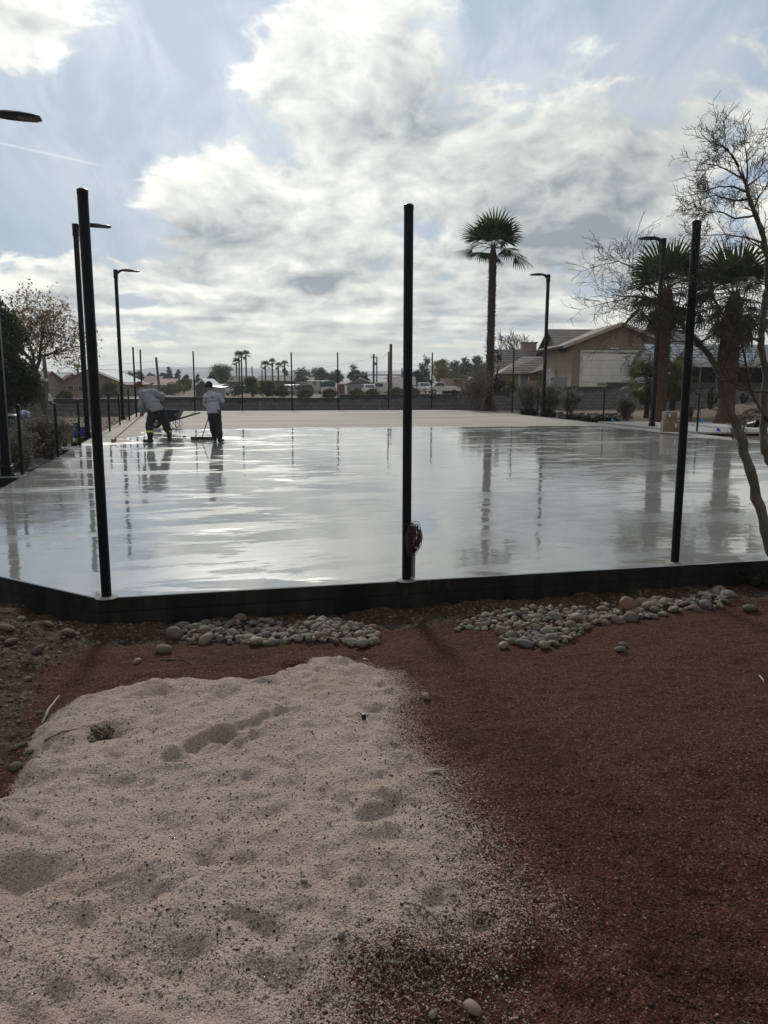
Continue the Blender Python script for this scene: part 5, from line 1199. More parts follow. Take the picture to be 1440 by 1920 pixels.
p = G(1398, 822, 0); p = Vector((HB(1392, 21.4), 21.4, HZ(HB(1392, 21.4), 21.4))); e = empty('low_clump', p, 'low dark mossy clump at the edge of the path under the twiggy bush', 'plant'); foliage('foliage', [((0, 0, .06), (.30, .22, .13)), ((.22, .05, .04), (.22, .2, .09))], 160, 20, .04, .02, lf_cr, e, 9, 1.6, .3); MB().tube([(0, 0, -.03), (0, 0, .1)], [.03, .01], 6).build('stem', barkd, e)

# ------------------------------------------------------------------ bare many-stemmed tree at the front corner
D0 = 6.7; br0 = Vector((*xy(5.75, 5.2), 0)); br0.z = HZ(br0.x, br0.y) - .05
e = empty('bare_mesquite_tree', br0, 'leafless many stemmed tree arching over the front edge of the slab', 'tree'); g = np.random.default_rng(23)
def q_(px, py, D): return W(px, py, D) - br0
TW = MB(); n_tw = [0]
def twig(p, d, ln, r, depth):
    pts = [p]; k = 4; rad = [r]; n_tw[0] += 1
    for i in range(k):
        d = (d + Vector(g.normal(size=3)) * .085 + Vector((0, 0, .04))).normalized(); p = p + d * ln / k; pts.append(p); rad.append(max(.0015, r * (1 - .2 * (i + 1))))
    TW.tube(pts, rad, 4, False)
    if depth <= 0: return
    for i in range(1, k + 1):
        for _ in range(2 if depth > 1 else 1):
            if g.random() < .85:
                ax = Vector(g.normal(size=3)); sd_ = d.cross(ax).normalized(); nd = (d * .75 + sd_ * g.uniform(.5, 1.0)).normalized(); twig(pts[i], nd, ln * g.uniform(.38, .68), max(.0018, rad[i] * .62), depth - 1)
def stem(name, pts, r0, r1, n_side=0, ln=.5, dep=2, f0=.25):
    P_ = [q_(*p) for p in pts]; mb = MB()
    fine = []
    for i in range(len(P_) - 1):
        for k in range(4):
            f = k / 4; fine.append(P_[i].lerp(P_[i + 1], f) + Vector(g.normal(size=3)) * r0 * .12)
    fine.append(P_[-1]); rad = list(np.linspace(r0, r1, len(fine)))
    rad = [a * (1 + .10 * math.sin(i * 2.1)) for i, a in enumerate(rad)]
    mb.tube(fine, rad, 9 if r0 > .02 else 6); o = mb.build(name, barkp if r0 > .015 else bark, e, True)
    for _ in range(n_side):
        f = f0 + (1 - f0) * g.random(); i = min(len(fine) - 2, int(f * (len(fine) - 1))); dd = (fine[i + 1] - fine[i]).normalized(); sd_ = dd.cross(Vector(g.normal(size=3))).normalized(); twig(fine[i], (dd * .7 + sd_).normalized(), ln * g.uniform(.5, 1.15), max(.0018, rad[i] * .42), dep)
    twig(fine[-1], (fine[-1] - fine[-2]).normalized(), ln * .8, r1 * .9, dep); return fine
base = tuple()
stem('trunk', [(1560, 1150, 6.55), (1500, 1100, 6.6), (1445, 1035, 6.65), (1425, 950, 6.7), (1404, 880, 6.75), (1388, 815, 6.8), (1366, 765, 6.85), (1351, 735, 6.9), (1350, 700, 6.9)], .050, .034)
stem('limb', [(1350, 700, 6.9), (1330, 668, 6.95), (1300, 632, 7.0), (1272, 600, 7.0), (1245, 575, 7.05), (1215, 558, 7.1), (1180, 556, 7.1), (1150, 565, 7.1)], .030, .004, 20, .36, 2)
stem('limb', [(1276, 604, 7.0), (1240, 610, 7.0), (1205, 600, 6.95), (1165, 585, 6.9)], .010, .003, 12, .30, 2)
stem('limb', [(1260, 588, 7.0), (1225, 545, 7.1), (1195, 505, 7.15), (1160, 490, 7.2), (1140, 494, 7.2)], .012, .003, 12, .30, 2)
stem('limb', [(1351, 705, 6.9), (1362, 660, 6.85), (1372, 620, 6.8), (1350, 580, 6.8), (1330, 540, 6.8), (1300, 520, 6.8)], .022, .004, 20, .40, 2)
stem('limb', [(1310, 645, 7.0), (1340, 625, 7.1), (1390, 600, 7.2), (1440, 590, 7.3)], .012, .004, 14, .35, 2)
stem('limb', [(1318, 655, 7.0), (1290, 640, 6.9), (1255, 640, 6.85), (1215, 655, 6.8)], .009, .003, 12, .30, 2)
stem('trunk', [(1640, 1130, 6.75), (1560, 990, 6.8), (1480, 910, 6.85), (1446, 870, 6.9), (1430, 838, 6.9), (1432, 770, 6.95), (1436, 700, 7.0), (1426, 650, 7.0), (1430, 600, 7.0), (1440, 540, 7.0)], .040, .026)
stem('limb', [(1428, 640, 7.0), (1405, 632, 7.0), (1380, 622, 7.0), (1362, 605, 7.0)], .016, .004, 12, .35, 2)
stem('limb', [(1440, 540, 7.0), (1440, 490, 7.0), (1432, 445, 7.0), (1420, 410, 7.0), (1408, 382, 7.0), (1399, 348, 7.0)], .028, .016, 6, .24, 2)
for pts in ([(1399, 348, 7.0), (1388, 325, 7.0), (1377, 300, 7.0), (1364, 280, 7.0), (1350, 270, 7.0)], [(1399, 350, 7.0), (1402, 315, 7.02), (1399, 285, 7.04), (1395, 262, 7.05)], [(1392, 335, 7.0), (1370, 322, 6.95), (1345, 310, 6.9), (1318, 306, 6.9)],
            [(1400, 360, 7.0), (1375, 350, 6.95), (1345, 350, 6.9), (1315, 362, 6.9)], [(1404, 374, 7.0), (1375, 376, 7.05), (1340, 366, 7.1), (1308, 376, 7.1)], [(1412, 405, 7.0), (1378, 410, 6.95), (1350, 396, 6.9), (1320, 400, 6.9)],
            [(1430, 455, 7.0), (1400, 445, 7.1), (1360, 440, 7.2), (1318, 442, 7.2)], [(1400, 350, 7.0), (1420, 335, 7.1), (1440, 318, 7.2)], [(1412, 395, 7.0), (1425, 365, 7.1), (1445, 340, 7.2)], [(1436, 470, 7.0), (1400, 480, 6.9), (1370, 500, 6.85), (1335, 505, 6.8)], [(1385, 312, 7.0), (1372, 290, 6.9), (1355, 275, 6.85), (1330, 265, 6.8)]):
    stem('limb', pts, .010, .0028, 8, .21, 2, .2)
stem('limb', [(1440, 735, 6.9), (1415, 735, 6.85), (1385, 722, 6.8), (1350, 712, 6.8), (1310, 690, 6.75)], .012, .003, 12, .32, 2)
stem('limb', [(1440, 790, 6.9), (1410, 740, 6.85), (1400, 690, 6.8), (1392, 650, 6.8), (1385, 610, 6.75)], .015, .004, 14, .35, 2)
TW.build('twigs', bark, e)
# ------------------------------------------------------------------ people
def fuse(name, caps, balls, voxel, m, parent, smooth=4, clip=None, fold=0.0):
    """one continuous skin grown over tapered limbs and rounded masses"""
    mb = MB()
    for p0, p1, r0, r1 in caps:
        p0, p1 = Vector(p0), Vector(p1); ax = (p1 - p0); ln = ax.length; ax.normalize(); pts = []; rad = []
        for k in range(5): a = k / 5 * math.pi / 2; pts.append(p0 - ax * r0 * math.cos(a)); rad.append(max(.0008, r0 * math.sin(a)))
        for k in range(4): f = k / 3; pts.append(p0 + ax * ln * f); rad.append(r0 + (r1 - r0) * f)
        for k in range(4, -1, -1): a = k / 5 * math.pi / 2; pts.append(p1 + ax * r1 * math.cos(a)); rad.append(max(.0008, r1 * math.sin(a)))
        mb.tube(pts, rad, 14)
    for b_ in balls: mb.ball(b_[0], 1.0, b_[1], 3, b_[2] if len(b_) > 2 else None)
    tmp = mb.build('tmp', m); md = tmp.modifiers.new('r', 'REMESH'); md.mode = 'VOXEL'; md.voxel_size = voxel; md.use_smooth_shade = True
    s = tmp.modifiers.new('s', 'SMOOTH'); s.factor = .5; s.iterations = smooth
    dg = bpy.context.evaluated_depsgraph_get(); me = bpy.data.meshes.new_from_object(tmp.evaluated_get(dg)); bpy.data.objects.remove(tmp)
    bm = bmesh.new(); bm.from_mesh(me)
    if fold:                                       # loose folds across the cloth
        bm.normal_update(); P_ = np.array([tuple(v.co) for v in bm.verts]); n_ = fbm(P_[:, 0] * 6 + P_[:, 2] * 9, P_[:, 2] * 11 - P_[:, 0] * 7 + P_[:, 1] * 5, 3, 6)
        for v, k in zip(bm.verts, n_): v.co += v.normal * fold * float(k)
    if clip: bmesh.ops.bisect_plane(bm, geom=bm.verts[:] + bm.edges[:] + bm.faces[:], plane_co=Vector(clip[0]), plane_no=Vector(clip[1]), clear_inner=True)
    bm.to_mesh(me); bm.free()
    me.name = name; me.polygons.foreach_set('use_smooth', np.ones(len(me.polygons), bool)); me.materials.clear(); me.materials.append(m)
    o = bpy.data.objects.new(name, me); COL.objects.link(o); o.parent = parent; return o
def hand(caps, balls, wrist, grip, pole, thumb_side):
    """palm, four bent fingers of unequal length and a thumb closed on a round pole"""
    wrist, grip, pole = Vector(wrist), Vector(grip), Vector(pole).normalized(); fw = (grip - wrist); fw = (fw - pole * fw.dot(pole)).normalized(); sd_ = pole.cross(fw).normalized() * thumb_side
    pc = grip - sd_ * .030 - fw * .015; balls.append((pc, (.040, .040, .040))); caps.append((wrist, pc, .027, .030))
    for k, ln in enumerate((.92, 1.0, .95, .78)):
        o = grip + pole * (.031 - k * .020); pts = [o + (-sd_ * math.cos(a) + fw * math.sin(a)) * .028 for a in (R(20), R(80), R(80 + 75 * ln), R(80 + 150 * ln))]
        for i in range(3): caps.append((pts[i], pts[i + 1], .0092 - .0006 * i, .0088 - .0006 * i))
    o = grip + pole * .040 - sd_ * .02; t1 = grip + pole * .055 + fw * -.02 + sd_ * .004; t2 = grip + pole * .05 + sd_ * .026; caps.append((pc + pole * .02, o, .014, .012)); caps.append((o, t1, .0115, .011)); caps.append((t1, t2, .0105, .009))
def head(caps, balls, c, face):
    c, f = Vector(c), Vector(face).normalized(); up = Vector((0, 0, 1)); sd_ = f.cross(up).normalized(); up = sd_.cross(f)
    rot = Matrix((sd_, f, up)).transposed()
    def at_(x, y, z): return c + rot @ Vector((x, y, z))
    balls.append((c, (.076, .094, .112), rot)); balls.append((at_(0, .030, -.060), (.058, .066, .062), rot)); balls.append((at_(0, .072, -.098), (.026, .022, .020), rot))
    caps.append((at_(0, .088, .005), at_(0, .112, -.032), .010, .015)); caps.append((at_(-.022, .090, -.066), at_(.022, .090, -.066), .008, .008)); caps.append((at_(-.03, .084, .018), at_(.03, .084, .018), .010, .010))
    for s in (-1, 1): balls.append((at_(s * .078, -.005, -.015), (.010, .020, .032), rot))
    return at_
skin = mat('skin', (.23, .125, .08), .55, 6, .15); skin2 = mat('skin_tan', (.27, .155, .105), .55, 6, .15)
hood_m = mat('grey_hoodie_cloth', (.25, .26, .285), .9, 5, .16, .35, 22); shirt_m = mat('pale_shirt_cloth', (.36, .37, .42), .9, 5, .14, .35, 22)
trous = mat('navy_work_cloth', (.014, .018, .026), .85, 7, .3, .3, 25); bootm = mat('black_rubber', (.010, .011, .012), .45, 9, .3); beanie_b = mat('black_knit', (.009, .010, .013), .95, 30, .3, .3, 90); beanie_o = mat('rust_knit', (.10, .040, .016), .95, 30, .3, .3, 90)
hivis = mat('reflective_yellow', (.42, .55, .06), .5, 20, .15); white_rim = mat('eye_white', (.6, .58, .55), .3)
def eyes(at_, par):
    for s in (-1, 1): MB().ball(at_(s * .030, .083, .002), .011, (1, 1, 1), 2).build('eye', white_rim, par)
def ring_band(par, c0, c1, r, m_, name):
    mb = MB(); mb.tube([c0, c1], [r, r * .98], 18, False); o = mb.build(name, m_, par, True); return o
# --- stooping man
D1 = 20.3; rx = HB(295, D1); e1 = empty('person', (rx, D1, 0), 'man stooping in grey hoodie and rust knit cap pushing a long wooden broom', 'person')
Lh, Rh = Vector((-.475, .10, .68)), Vector((-.03, .29, 1.085)); pole1 = (Rh - Lh).normalized(); bh1 = Lh - pole1 * ((Lh.z - .07) / pole1.z)
Lw, Rw = Lh + Vector((.01, -.03, .095)), Rh + Vector((.075, -.05, .03))
caps = []; balls = []
at1 = head(caps, balls, (-.50, .10, 1.425), (-.62, .70, -.42))
caps += [((-.40, .06, 1.28), (-.485, .09, 1.37), .058, .052), ((-.06, 0, .84), (-.16, .02, .99), .105, .10), ((-.16, .02, .99), (-.29, .04, 1.14), .10, .105), ((-.29, .04, 1.14), (-.40, .06, 1.28), .09, .06), ((-.40, .02, 1.19), (-.16, .11, 1.235), .052, .052),
         ((-.41, .02, 1.20), (-.46, -.03, .94), .046, .040), ((-.46, -.03, .94), Lw, .042, .028), ((-.14, .11, 1.24), (.09, .13, 1.195), .046, .040), ((.09, .13, 1.20), Rw, .042, .028),
         ((-.14, -.04, .84), (-.185, -.20, .46), .080, .058), ((-.185, -.20, .46), (-.165, -.30, .10), .058, .040), ((.02, .04, .82), (.10, .22, .46), .080, .058), ((.10, .22, .46), (.155, .34, .10), .058, .040)]
hand(caps, balls, Lw, Lh, pole1, -1); hand(caps, balls, Rw, Rh, pole1, 1)
fuse('body', caps, balls, .0065, skin, e1, 3); eyes(at1, e1)
fuse('hoodie', [((-.40, .05, 1.26), (-.45, .075, 1.325), .085, .078), ((-.06, 0, .82), (-.17, .02, 1.0), .196, .172), ((-.17, .02, 1.0), (-.27, .04, 1.16), .168, .155), ((-.40, .02, 1.215), (-.14, .11, 1.265), .122, .120), ((-.42, .01, 1.20), (-.46, -.03, .94), .080, .066), ((-.46, -.03, .94), Lw + Vector((.003, -.005, .03)), .066, .046),
                ((-.12, .12, 1.25), (.09, .13, 1.19), .080, .068), ((.09, .13, 1.19), Rw + Vector((.01, -.01, .01)), .066, .046), ((-.44, .02, 1.285), (-.30, .0, 1.29), .055, .06), ((-.36, -.05, 1.27), (-.30, .08, 1.30), .06, .06), ((-.06, -.11, .92), (-.10, -.08, 1.1), .05, .05), ((.04, -.06, .90), (-.02, -.05, 1.08), .06, .06)],
     [((-.08, 0, .79), (.205, .185, .08))], .011, hood_m, e1, 4, ((-.06, 0, .80), (-.22, 0, 1)), .022)
fuse('trousers', [((-.06, 0, .86), (-.07, .0, .80), .165, .17), ((-.14, -.03, .80), (-.19, -.20, .46), .135, .105), ((-.19, -.20, .46), (-.168, -.29, .22), .105, .085), ((.03, .04, .80), (.10, .22, .46), .135, .105), ((.10, .22, .46), (.152, .33, .24), .105, .085), ((-.19, -.21, .36), (-.17, -.27, .26), .105, .092), ((.11, .25, .36), (.148, .31, .27), .105, .094)], [], .011, trous, e1, 3, None, .018)
for (a, b_, toe) in (((-.165, -.30, .05), (-.168, -.29, .24), Vector((-.17, .02, 0))), ((.155, .34, .05), (.152, .33, .24), Vector((-.05, .17, 0)))):
    a = Vector(a); fuse('boot', [(a, b_, .062, .068), (a + Vector((0, 0, -.005)) - toe * .25, a + toe * .85 + Vector((0, 0, -.005)), .047, .042)], [(a + toe * .9 + Vector((0, 0, -.008)), (.050, .050, .040))], .008, bootm, e1, 3)
ring_band(e1, Vector((-.172, -.265, .285)), Vector((-.169, -.285, .235)), .096, hivis, 'reflective_band'); ring_band(e1, Vector((.146, .305, .295)), Vector((.151, .325, .245)), .097, hivis, 'reflective_band')
def beanie(par, c, face, m_, nm='knit_cap', sz=1.0):
    c, f = Vector(c), Vector(face).normalized(); up = Vector((0, 0, 1)); sd_ = f.cross(up).normalized(); up = sd_.cross(f); rot = Matrix((sd_, f, up)).transposed(); mb = MB(); n = 22; prof = [(1.03, -.028), (1.08, -.02), (1.09, .012), (1.04, .022), (1.02, .05), (.93, .085), (.72, .115), (.40, .134), (.12, .140)]; vs = []; fs = []
    for r, z in prof:
        for k in range(n): a = 2 * math.pi * k / n; vs.append(c + rot @ Vector((math.cos(a) * .082 * r * sz, math.sin(a) * .099 * r * sz - .006, z * sz)))
    for i in range(len(prof) - 1):
        for k in range(n): fs.append((i * n + k, i * n + (k + 1) % n, (i + 1) * n + (k + 1) % n, (i + 1) * n + k))
    fs.append(tuple(range((len(prof) - 1) * n, len(prof) * n))); mb.add(vs, fs); return mb.build(nm, m_, par, True)
beanie(e1, (-.50, .10, 1.425), (-.62, .70, -.42), beanie_o)
# --- upright man
D2 = 20.2; rx = HB(401, D2); e2 = empty('person', (rx, D2, 0), 'man standing in pale lettered shirt and black cap leaning on a wide squeegee broom', 'person')
Lh, Rh = Vector((-.165, .30, .84)), Vector((-.06, .17, 1.06)); pole2 = (Rh - Lh).normalized(); bh2 = Lh - pole2 * ((Lh.z - .07) / pole2.z)
Lw, Rw = Lh + Vector((-.055, -.06, .05)), Rh + Vector((.085, -.015, .02)); caps = []; balls = []
at2 = head(caps, balls, (-.143, .06, 1.43), (.22, .95, -.22))
caps += [((-.12, .03, 1.24), (-.14, .055, 1.36), .058, .052), ((-.03, 0, .81), (-.05, .01, .99), .10, .095), ((-.05, .01, .99), (-.075, .03, 1.13), .095, .095), ((-.08, .03, 1.12), (-.12, .035, 1.24), .085, .06), ((-.20, .03, 1.165), (.065, .03, 1.18), .05, .05), ((-.215, .03, 1.17), (-.26, .06, .985), .044, .040), ((-.26, .06, .985), Lw, .041, .028), ((.08, .03, 1.18), (.19, .06, 1.08), .044, .040), ((.19, .06, 1.08), Rw, .041, .028),
         ((-.10, .01, .79), (-.10, .14, .43), .075, .055), ((-.10, .14, .43), (-.085, .30, .09), .055, .038), ((.05, 0, .79), (.085, .03, .43), .075, .055), ((.085, .03, .43), (.105, .02, .09), .055, .038)]
hand(caps, balls, Lw, Lh, pole2, -1); hand(caps, balls, Rw, Rh, pole2, 1)
fuse('body', caps, balls, .0065, skin2, e2, 3); eyes(at2, e2)
sh = fuse('shirt', [((-.035, 0, .79), (-.05, .01, 1.0), .172, .155), ((-.05, .01, 1.0), (-.07, .03, 1.15), .152, .152), ((-.21, .03, 1.175), (.075, .03, 1.19), .098, .098), ((-.222, .03, 1.17), (-.26, .06, .985), .076, .062), ((-.26, .06, .985), Lw + Vector((-.01, -.02, .02)), .062, .044), ((.09, .03, 1.18), (.19, .06, 1.08), .076, .064), ((.19, .06, 1.08), Rw + Vector((.015, 0, 0)), .062, .044), ((-.13, .02, 1.235), (-.12, .04, 1.265), .095, .075), ((.05, -.08, .84), (.02, -.07, 1.05), .05, .05)], [((-.035, 0, .77), (.185, .165, .07))], .011, shirt_m, e2, 4, ((-.03, 0, .765), (-.06, 0, 1)), .020)
fuse('trousers', [((-.03, 0, .82), (-.03, 0, .77), .150, .152), ((-.10, .01, .76), (-.10, .14, .43), .108, .088), ((-.10, .14, .43), (-.088, .27, .13), .088, .075), ((.05, 0, .76), (.085, .03, .43), .108, .088), ((.085, .03, .43), (.104, .02, .13), .088, .075)], [], .011, trous, e2, 3, None, .014)
for a, b_, toe in (((-.085, .30, .05), (-.088, .28, .17), Vector((-.02, .16, 0))), ((.105, .02, .05), (.105, .02, .17), Vector((.05, .15, 0)))):
    a = Vector(a); fuse('boot', [(a, b_, .055, .058), (a - toe * .25 + Vector((0, 0, -.005)), a + toe * .85 + Vector((0, 0, -.005)), .045, .040)], [(a + toe * .9 + Vector((0, 0, -.008)), (.046, .046, .038))], .008, bootm, e2, 3)
MB().tube([(.10, -.12, .84), (.16, -.06, .79)], .03, 8).build('belt_pouch', trous, e2)
beanie(e2, (-.143, .06, 1.43), (.22, .95, -.10), beanie_b, sz=1.06)
# lettering across the back of the shirt, draped on to the cloth
def lettering(par, text, size, cx, z, m_, on, tilt=0.0):
    cu = bpy.data.curves.new('t', 'FONT'); cu.body = text; cu.size = size; cu.align_x = 'CENTER'; cu.extrude = 0; to = bpy.data.objects.new('t', cu); COL.objects.link(to)
    dg = bpy.context.evaluated_depsgraph_get(); me = bpy.data.meshes.new_from_object(to.evaluated_get(dg)); bpy.data.objects.remove(to)
    bm = bmesh.new(); bm.from_mesh(me); bmesh.ops.triangulate(bm, faces=bm.faces[:]); bmesh.ops.subdivide_edges(bm, edges=[x for x in bm.edges if x.calc_length() > .02], cuts=2)
    for v in bm.verts:
        X_, Z_ = cx + v.co.x * math.cos(tilt) - v.co.y * math.sin(tilt), z + v.co.x * math.sin(tilt) + v.co.y * math.cos(tilt); hit, loc, nr, _ = on.ray_cast(Vector((X_, -1.0, Z_)), Vector((0, 1, 0))); v.co = Vector((X_, (loc.y if hit else -.1) - .004, Z_))
    bm.to_mesh(me); bm.free(); me.materials.append(m_); o = bpy.data.objects.new('lettering', me); COL.objects.link(o); o.parent = par; return o
bpy.context.view_layer.update()
ink = mat('dark_ink', (.012, .013, .022), .8)
lettering(sh, 'Las Vegas', .062, -.085, 1.135, ink, sh, R(8)); lettering(sh, 'Jet Surfaces', .072, -.072, 1.055, ink, sh, R(6))
# --- brooms
brw = mat('orange_wood', (.30, .13, .05), .6, 9, .25); bris = mat('straw_bristle', (.34, .27, .15), .95, 40, .4); brd = mat('dark_red_wood', (.055, .022, .018), .6, 9, .3)
o1 = e1.location; b0 = o1 + bh1; e = empty('push_broom', (b0.x, b0.y, 0), 'long orange wooden broom with a pale bristle head held by the stooping man', 'broom')
hp = Vector((0, 0, .07)); top = hp + pole1 * ((Vector((-.03, .29, 1.085)) - bh1).length + .12); MB().tube([hp, top], .0125, 10).build('handle', brw, e); MB().tube([top - pole1 * .02, top + pole1 * .01], .014, 10).build('grip', mat('yellow_grip', (.45, .38, .06), .6), e)
mb = MB()
for i in range(9):
    for j in range(3):
        for _ in range(5): p = Vector(((j - 1) * .022, (i - 4) * .024, .06)); mb.tube([p, p + Vector((random.uniform(-.02, .02), random.uniform(-.015, .015), -.055))], [.004, .003], 3)
mb.build('bristles', bris, e); MB().box((0, 0, .075), (.08, .24, .035), 0, .008).build('head', mat('pale_wood', (.30, .24, .15), .7, 8, .25), e)
b0 = e2.location + bh2; e = empty('squeegee_broom', (b0.x, b0.y, 0), 'wide dark red squeegee broom held by the man in the black cap', 'broom')
top = hp + pole2 * ((Vector((-.06, .17, 1.06)) - bh2).length + .15); MB().tube([hp, top], .0125, 10).build('handle', mat('red_handle', (.14, .045, .03), .5, 9, .2), e)
MB().box((0, 0, .065), (.62, .06, .055), 0, .01).build('head', brd, e); MB().box((0, .0, .021), (.61, .018, .038)).build('blade', bootm, e)
mb = MB()
for s in (-1, 1): mb.tube([hp + pole2 * .22, Vector((s * .10, 0, .19)), Vector((s * .17, 0, .15)), Vector((s * .20, 0, .085))], .006, 6)
mb.build('brace', tapm, e)
# --- wheelbarrow
D = 26.0; e = empty('wheelbarrow', (HB(318, D), D, 0), 'dark wheelbarrow standing with its handles towards the man in the black cap', 'wheelbarrow'); trm = mat('dark_tray', (.018, .022, .030), .4, 4, .25); frm = mat('barrow_frame', (.012, .014, .022), .45, 8, .3)
top = [(-.58, -.34, .67), (.37, -.31, .61), (.37, .31, .61), (-.58, .34, .67)]; bot = [(-.20, -.20, .21), (.24, -.22, .32), (.24, .22, .32), (-.20, .20, .21)]; inn = [tuple(Vector(p) * .96 + Vector((0, 0, .03))) for p in top]; ib = [tuple(Vector(p) + Vector((0, 0, .02))) for p in bot]
mb = MB(); mb.add(top + bot, [(0, 4, 5, 1), (1, 5, 6, 2), (2, 6, 7, 3), (3, 7, 4, 0), (7, 6, 5, 4)]); mb.add([tuple(Vector(p) + (Vector((0, 0, 0)) - Vector((p[0], p[1], 0))) * .03) for p in top] + ib, [(0, 1, 5, 4), (1, 2, 6, 5), (2, 3, 7, 6), (3, 0, 4, 7), (4, 5, 6, 7)]); mb.build('tray', trm, e)
MB().tube([Vector(p) for p in top + [top[0]]], .014, 8).build('rim', trm, e)
for s in (-1, 1):
    hd = MB().tube([(-.52, s * .07, .19), (-.15, s * .17, .20), (.25, s * .26, .31), (.90, s * .31, .51)], .019, 8).build('handle', frm, e); MB().tube([(.76, s * .299, .466), (.91, s * .312, .513)], .024, 8).build('grip', bootm, hd)
    MB().tube([(-.02, s * .2, .25), (.10, s * .22, .015), (.22, s * .22, .015), (.20, s * .25, .30)], .011, 6).tube([(.22, s * .22, .02), (.33, s * .24, .12), (.27, s * .24, .20), (.20, s * .24, .26)], .009, 6).build('leg', frm, e)
w_ = MB().tube([(-.52, -.045, .19), (-.52, -.03, .19), (-.52, .03, .19), (-.52, .045, .19)], [.15, .19, .19, .15], 24).build('wheel', tyre, e); MB().tube([(-.52, -.05, .19), (-.52, .05, .19)], .10, 16).build('rim', hub, w_)
mb = MB()
for k in range(2):
    c = Vector((.22 + k * .05, -.272 , .47)); mb.tube([c + Vector((.022 * math.cos(a), -.006, .030 * math.sin(a))) for a in np.linspace(.4, 5.6, 12)], .006, 5)
mb.build('tray_mark', mat('pale_mark', (.40, .40, .40), .7), e)
p = G(345.5, 819.5, 0); MB().box((0, 0, .022), (.085, .05, .044), 0, .008).build('cleaning_block', bootm, None, False, p); o = bpy.data.objects['cleaning_block']; tag(o, 'small dark block lying in the water between the two men', 'block')

# ------------------------------------------------------------------ clutter by the slab
def bucket(label, px, D, z, tilt, m_, r=.15, h=.37, name='bucket', cat='bucket', writing=None, group=None):
    e = empty(name, (HB(px, D), D, z), label, cat, 0, group); mb = MB(); mb.lathe([(r * .82, 0), (r * .97, h * .78), (r * 1.05, h * .79), (r * 1.05, h * .83), (r, h * .84), (r * 1.02, h * .97), (r * 1.07, h), (r * .98, h), (r * .95, h * .9), (r * .8, .02)], 22); q = mb.build('body', m_, e); auto_smooth(q, 40)
    MB().tube([Vector((r * 1.06 * math.cos(a), -.012 - r * .55 * math.sin(a) * .9, h * .88 - r * .95 * math.sin(a))) for a in np.linspace(0, math.pi, 12)], .005, 6).build('handle', tapm, e)
    e.rotation_euler = (tilt, 0, tilt * 2 + .2); return e
blue = mat('blue_plastic', (.012, .045, .20), .4, 4, .2); yel = mat('yellow_plastic', (.42, .24, .02), .45, 5, .2); whp = mat('white_plastic', (.48, .48, .42), .5, 4, .12)
z0 = -.17
bucket('yellow bucket with a dark mark lying under the blue bucket', 143, 21.6, z0, 0.0, yel, .15, .17, 'yellow_bucket'); bk_ = bpy.data.objects['yellow_bucket']
mb = MB(); 
for s in (0, 1): mb.tube([Vector((.02 + .04 * math.cos(a) * (1 - .3 * s), -.155, .07 + s * .045 + .024 * math.sin(a))) for a in np.linspace(-.5, 4.2, 9)], .007, 5)
mb.build('printed_mark', bootm, bk_)
e = bucket('blue bucket tilted on top of the yellow bucket', 137.5, 21.7, z0 + .165, .12, blue, .152, .40, 'blue_bucket'); e.rotation_euler = (0, R(-9), .3)
bucket('upright blue bucket standing behind the tilted blue one', 154, 22.5, z0 + .02, 0, blue, .15, .40, 'blue_bucket')
e = empty('white_jug', (HB(130, 21.4), 21.4, z0), 'round white plastic jug beside the yellow bucket', 'jug'); MB().lathe([(.05, 0), (.085, .02), (.095, .09), (.075, .145), (.03, .17)], 18).build('body', whp, e, True); MB().lathe([(.028, .168), (.028, .195), (.01, .197)], 12).build('cap', whp, e)
e = empty('black_crate', (HB(130, 21.1), 21.1, z0 - .02), 'low black crate at the slab edge below the white jug', 'crate'); mb = MB()
for k in range(3): mb.box((0, -.1, .02 + k * .03), (.26, .012, .02)); mb.box((0, .1, .02 + k * .03), (.26, .012, .02))
for s in (-1, 1): mb.box((s * .13, 0, .05), (.012, .21, .10))
mb.box((0, 0, .005), (.25, .19, .01)); mb.build('body', bootm, e)
e = empty('grey_bin', (HB(115, 20.4), 20.4, z0 - .03), 'grey refuse bin standing behind a short post next to the large grey shrub', 'bin'); MB().lathe([(.17, 0), (.215, .60), (.225, .60), (.225, .63), (.20, .63), (.19, .58)], 20).build('body', mat('bin_grey', (.075, .078, .075), .6, 5, .2), e, True); MB().tube([Vector((.225 * math.cos(a), .225 * math.sin(a), .615)) for a in np.linspace(0, 6.283, 25)], .012, 6).build('rim', mat('bin_rim', (.12, .12, .115), .6), e)
e = empty('wood_board', (HB(121, 20.2), 20.2, z0 - .03), 'tan wooden board leaning against the grey bin', 'board'); q = MB().box((0, 0, .23), (.11, .025, .46), 0, .003).build('plank', mat('tan_board', (.17, .13, .09), .8, 6, .3), e); MB().box((.0, -.015, .12), (.08, .006, .05)).build('pale_label', whp, e); e.rotation_euler = (R(-8), R(4), .2)
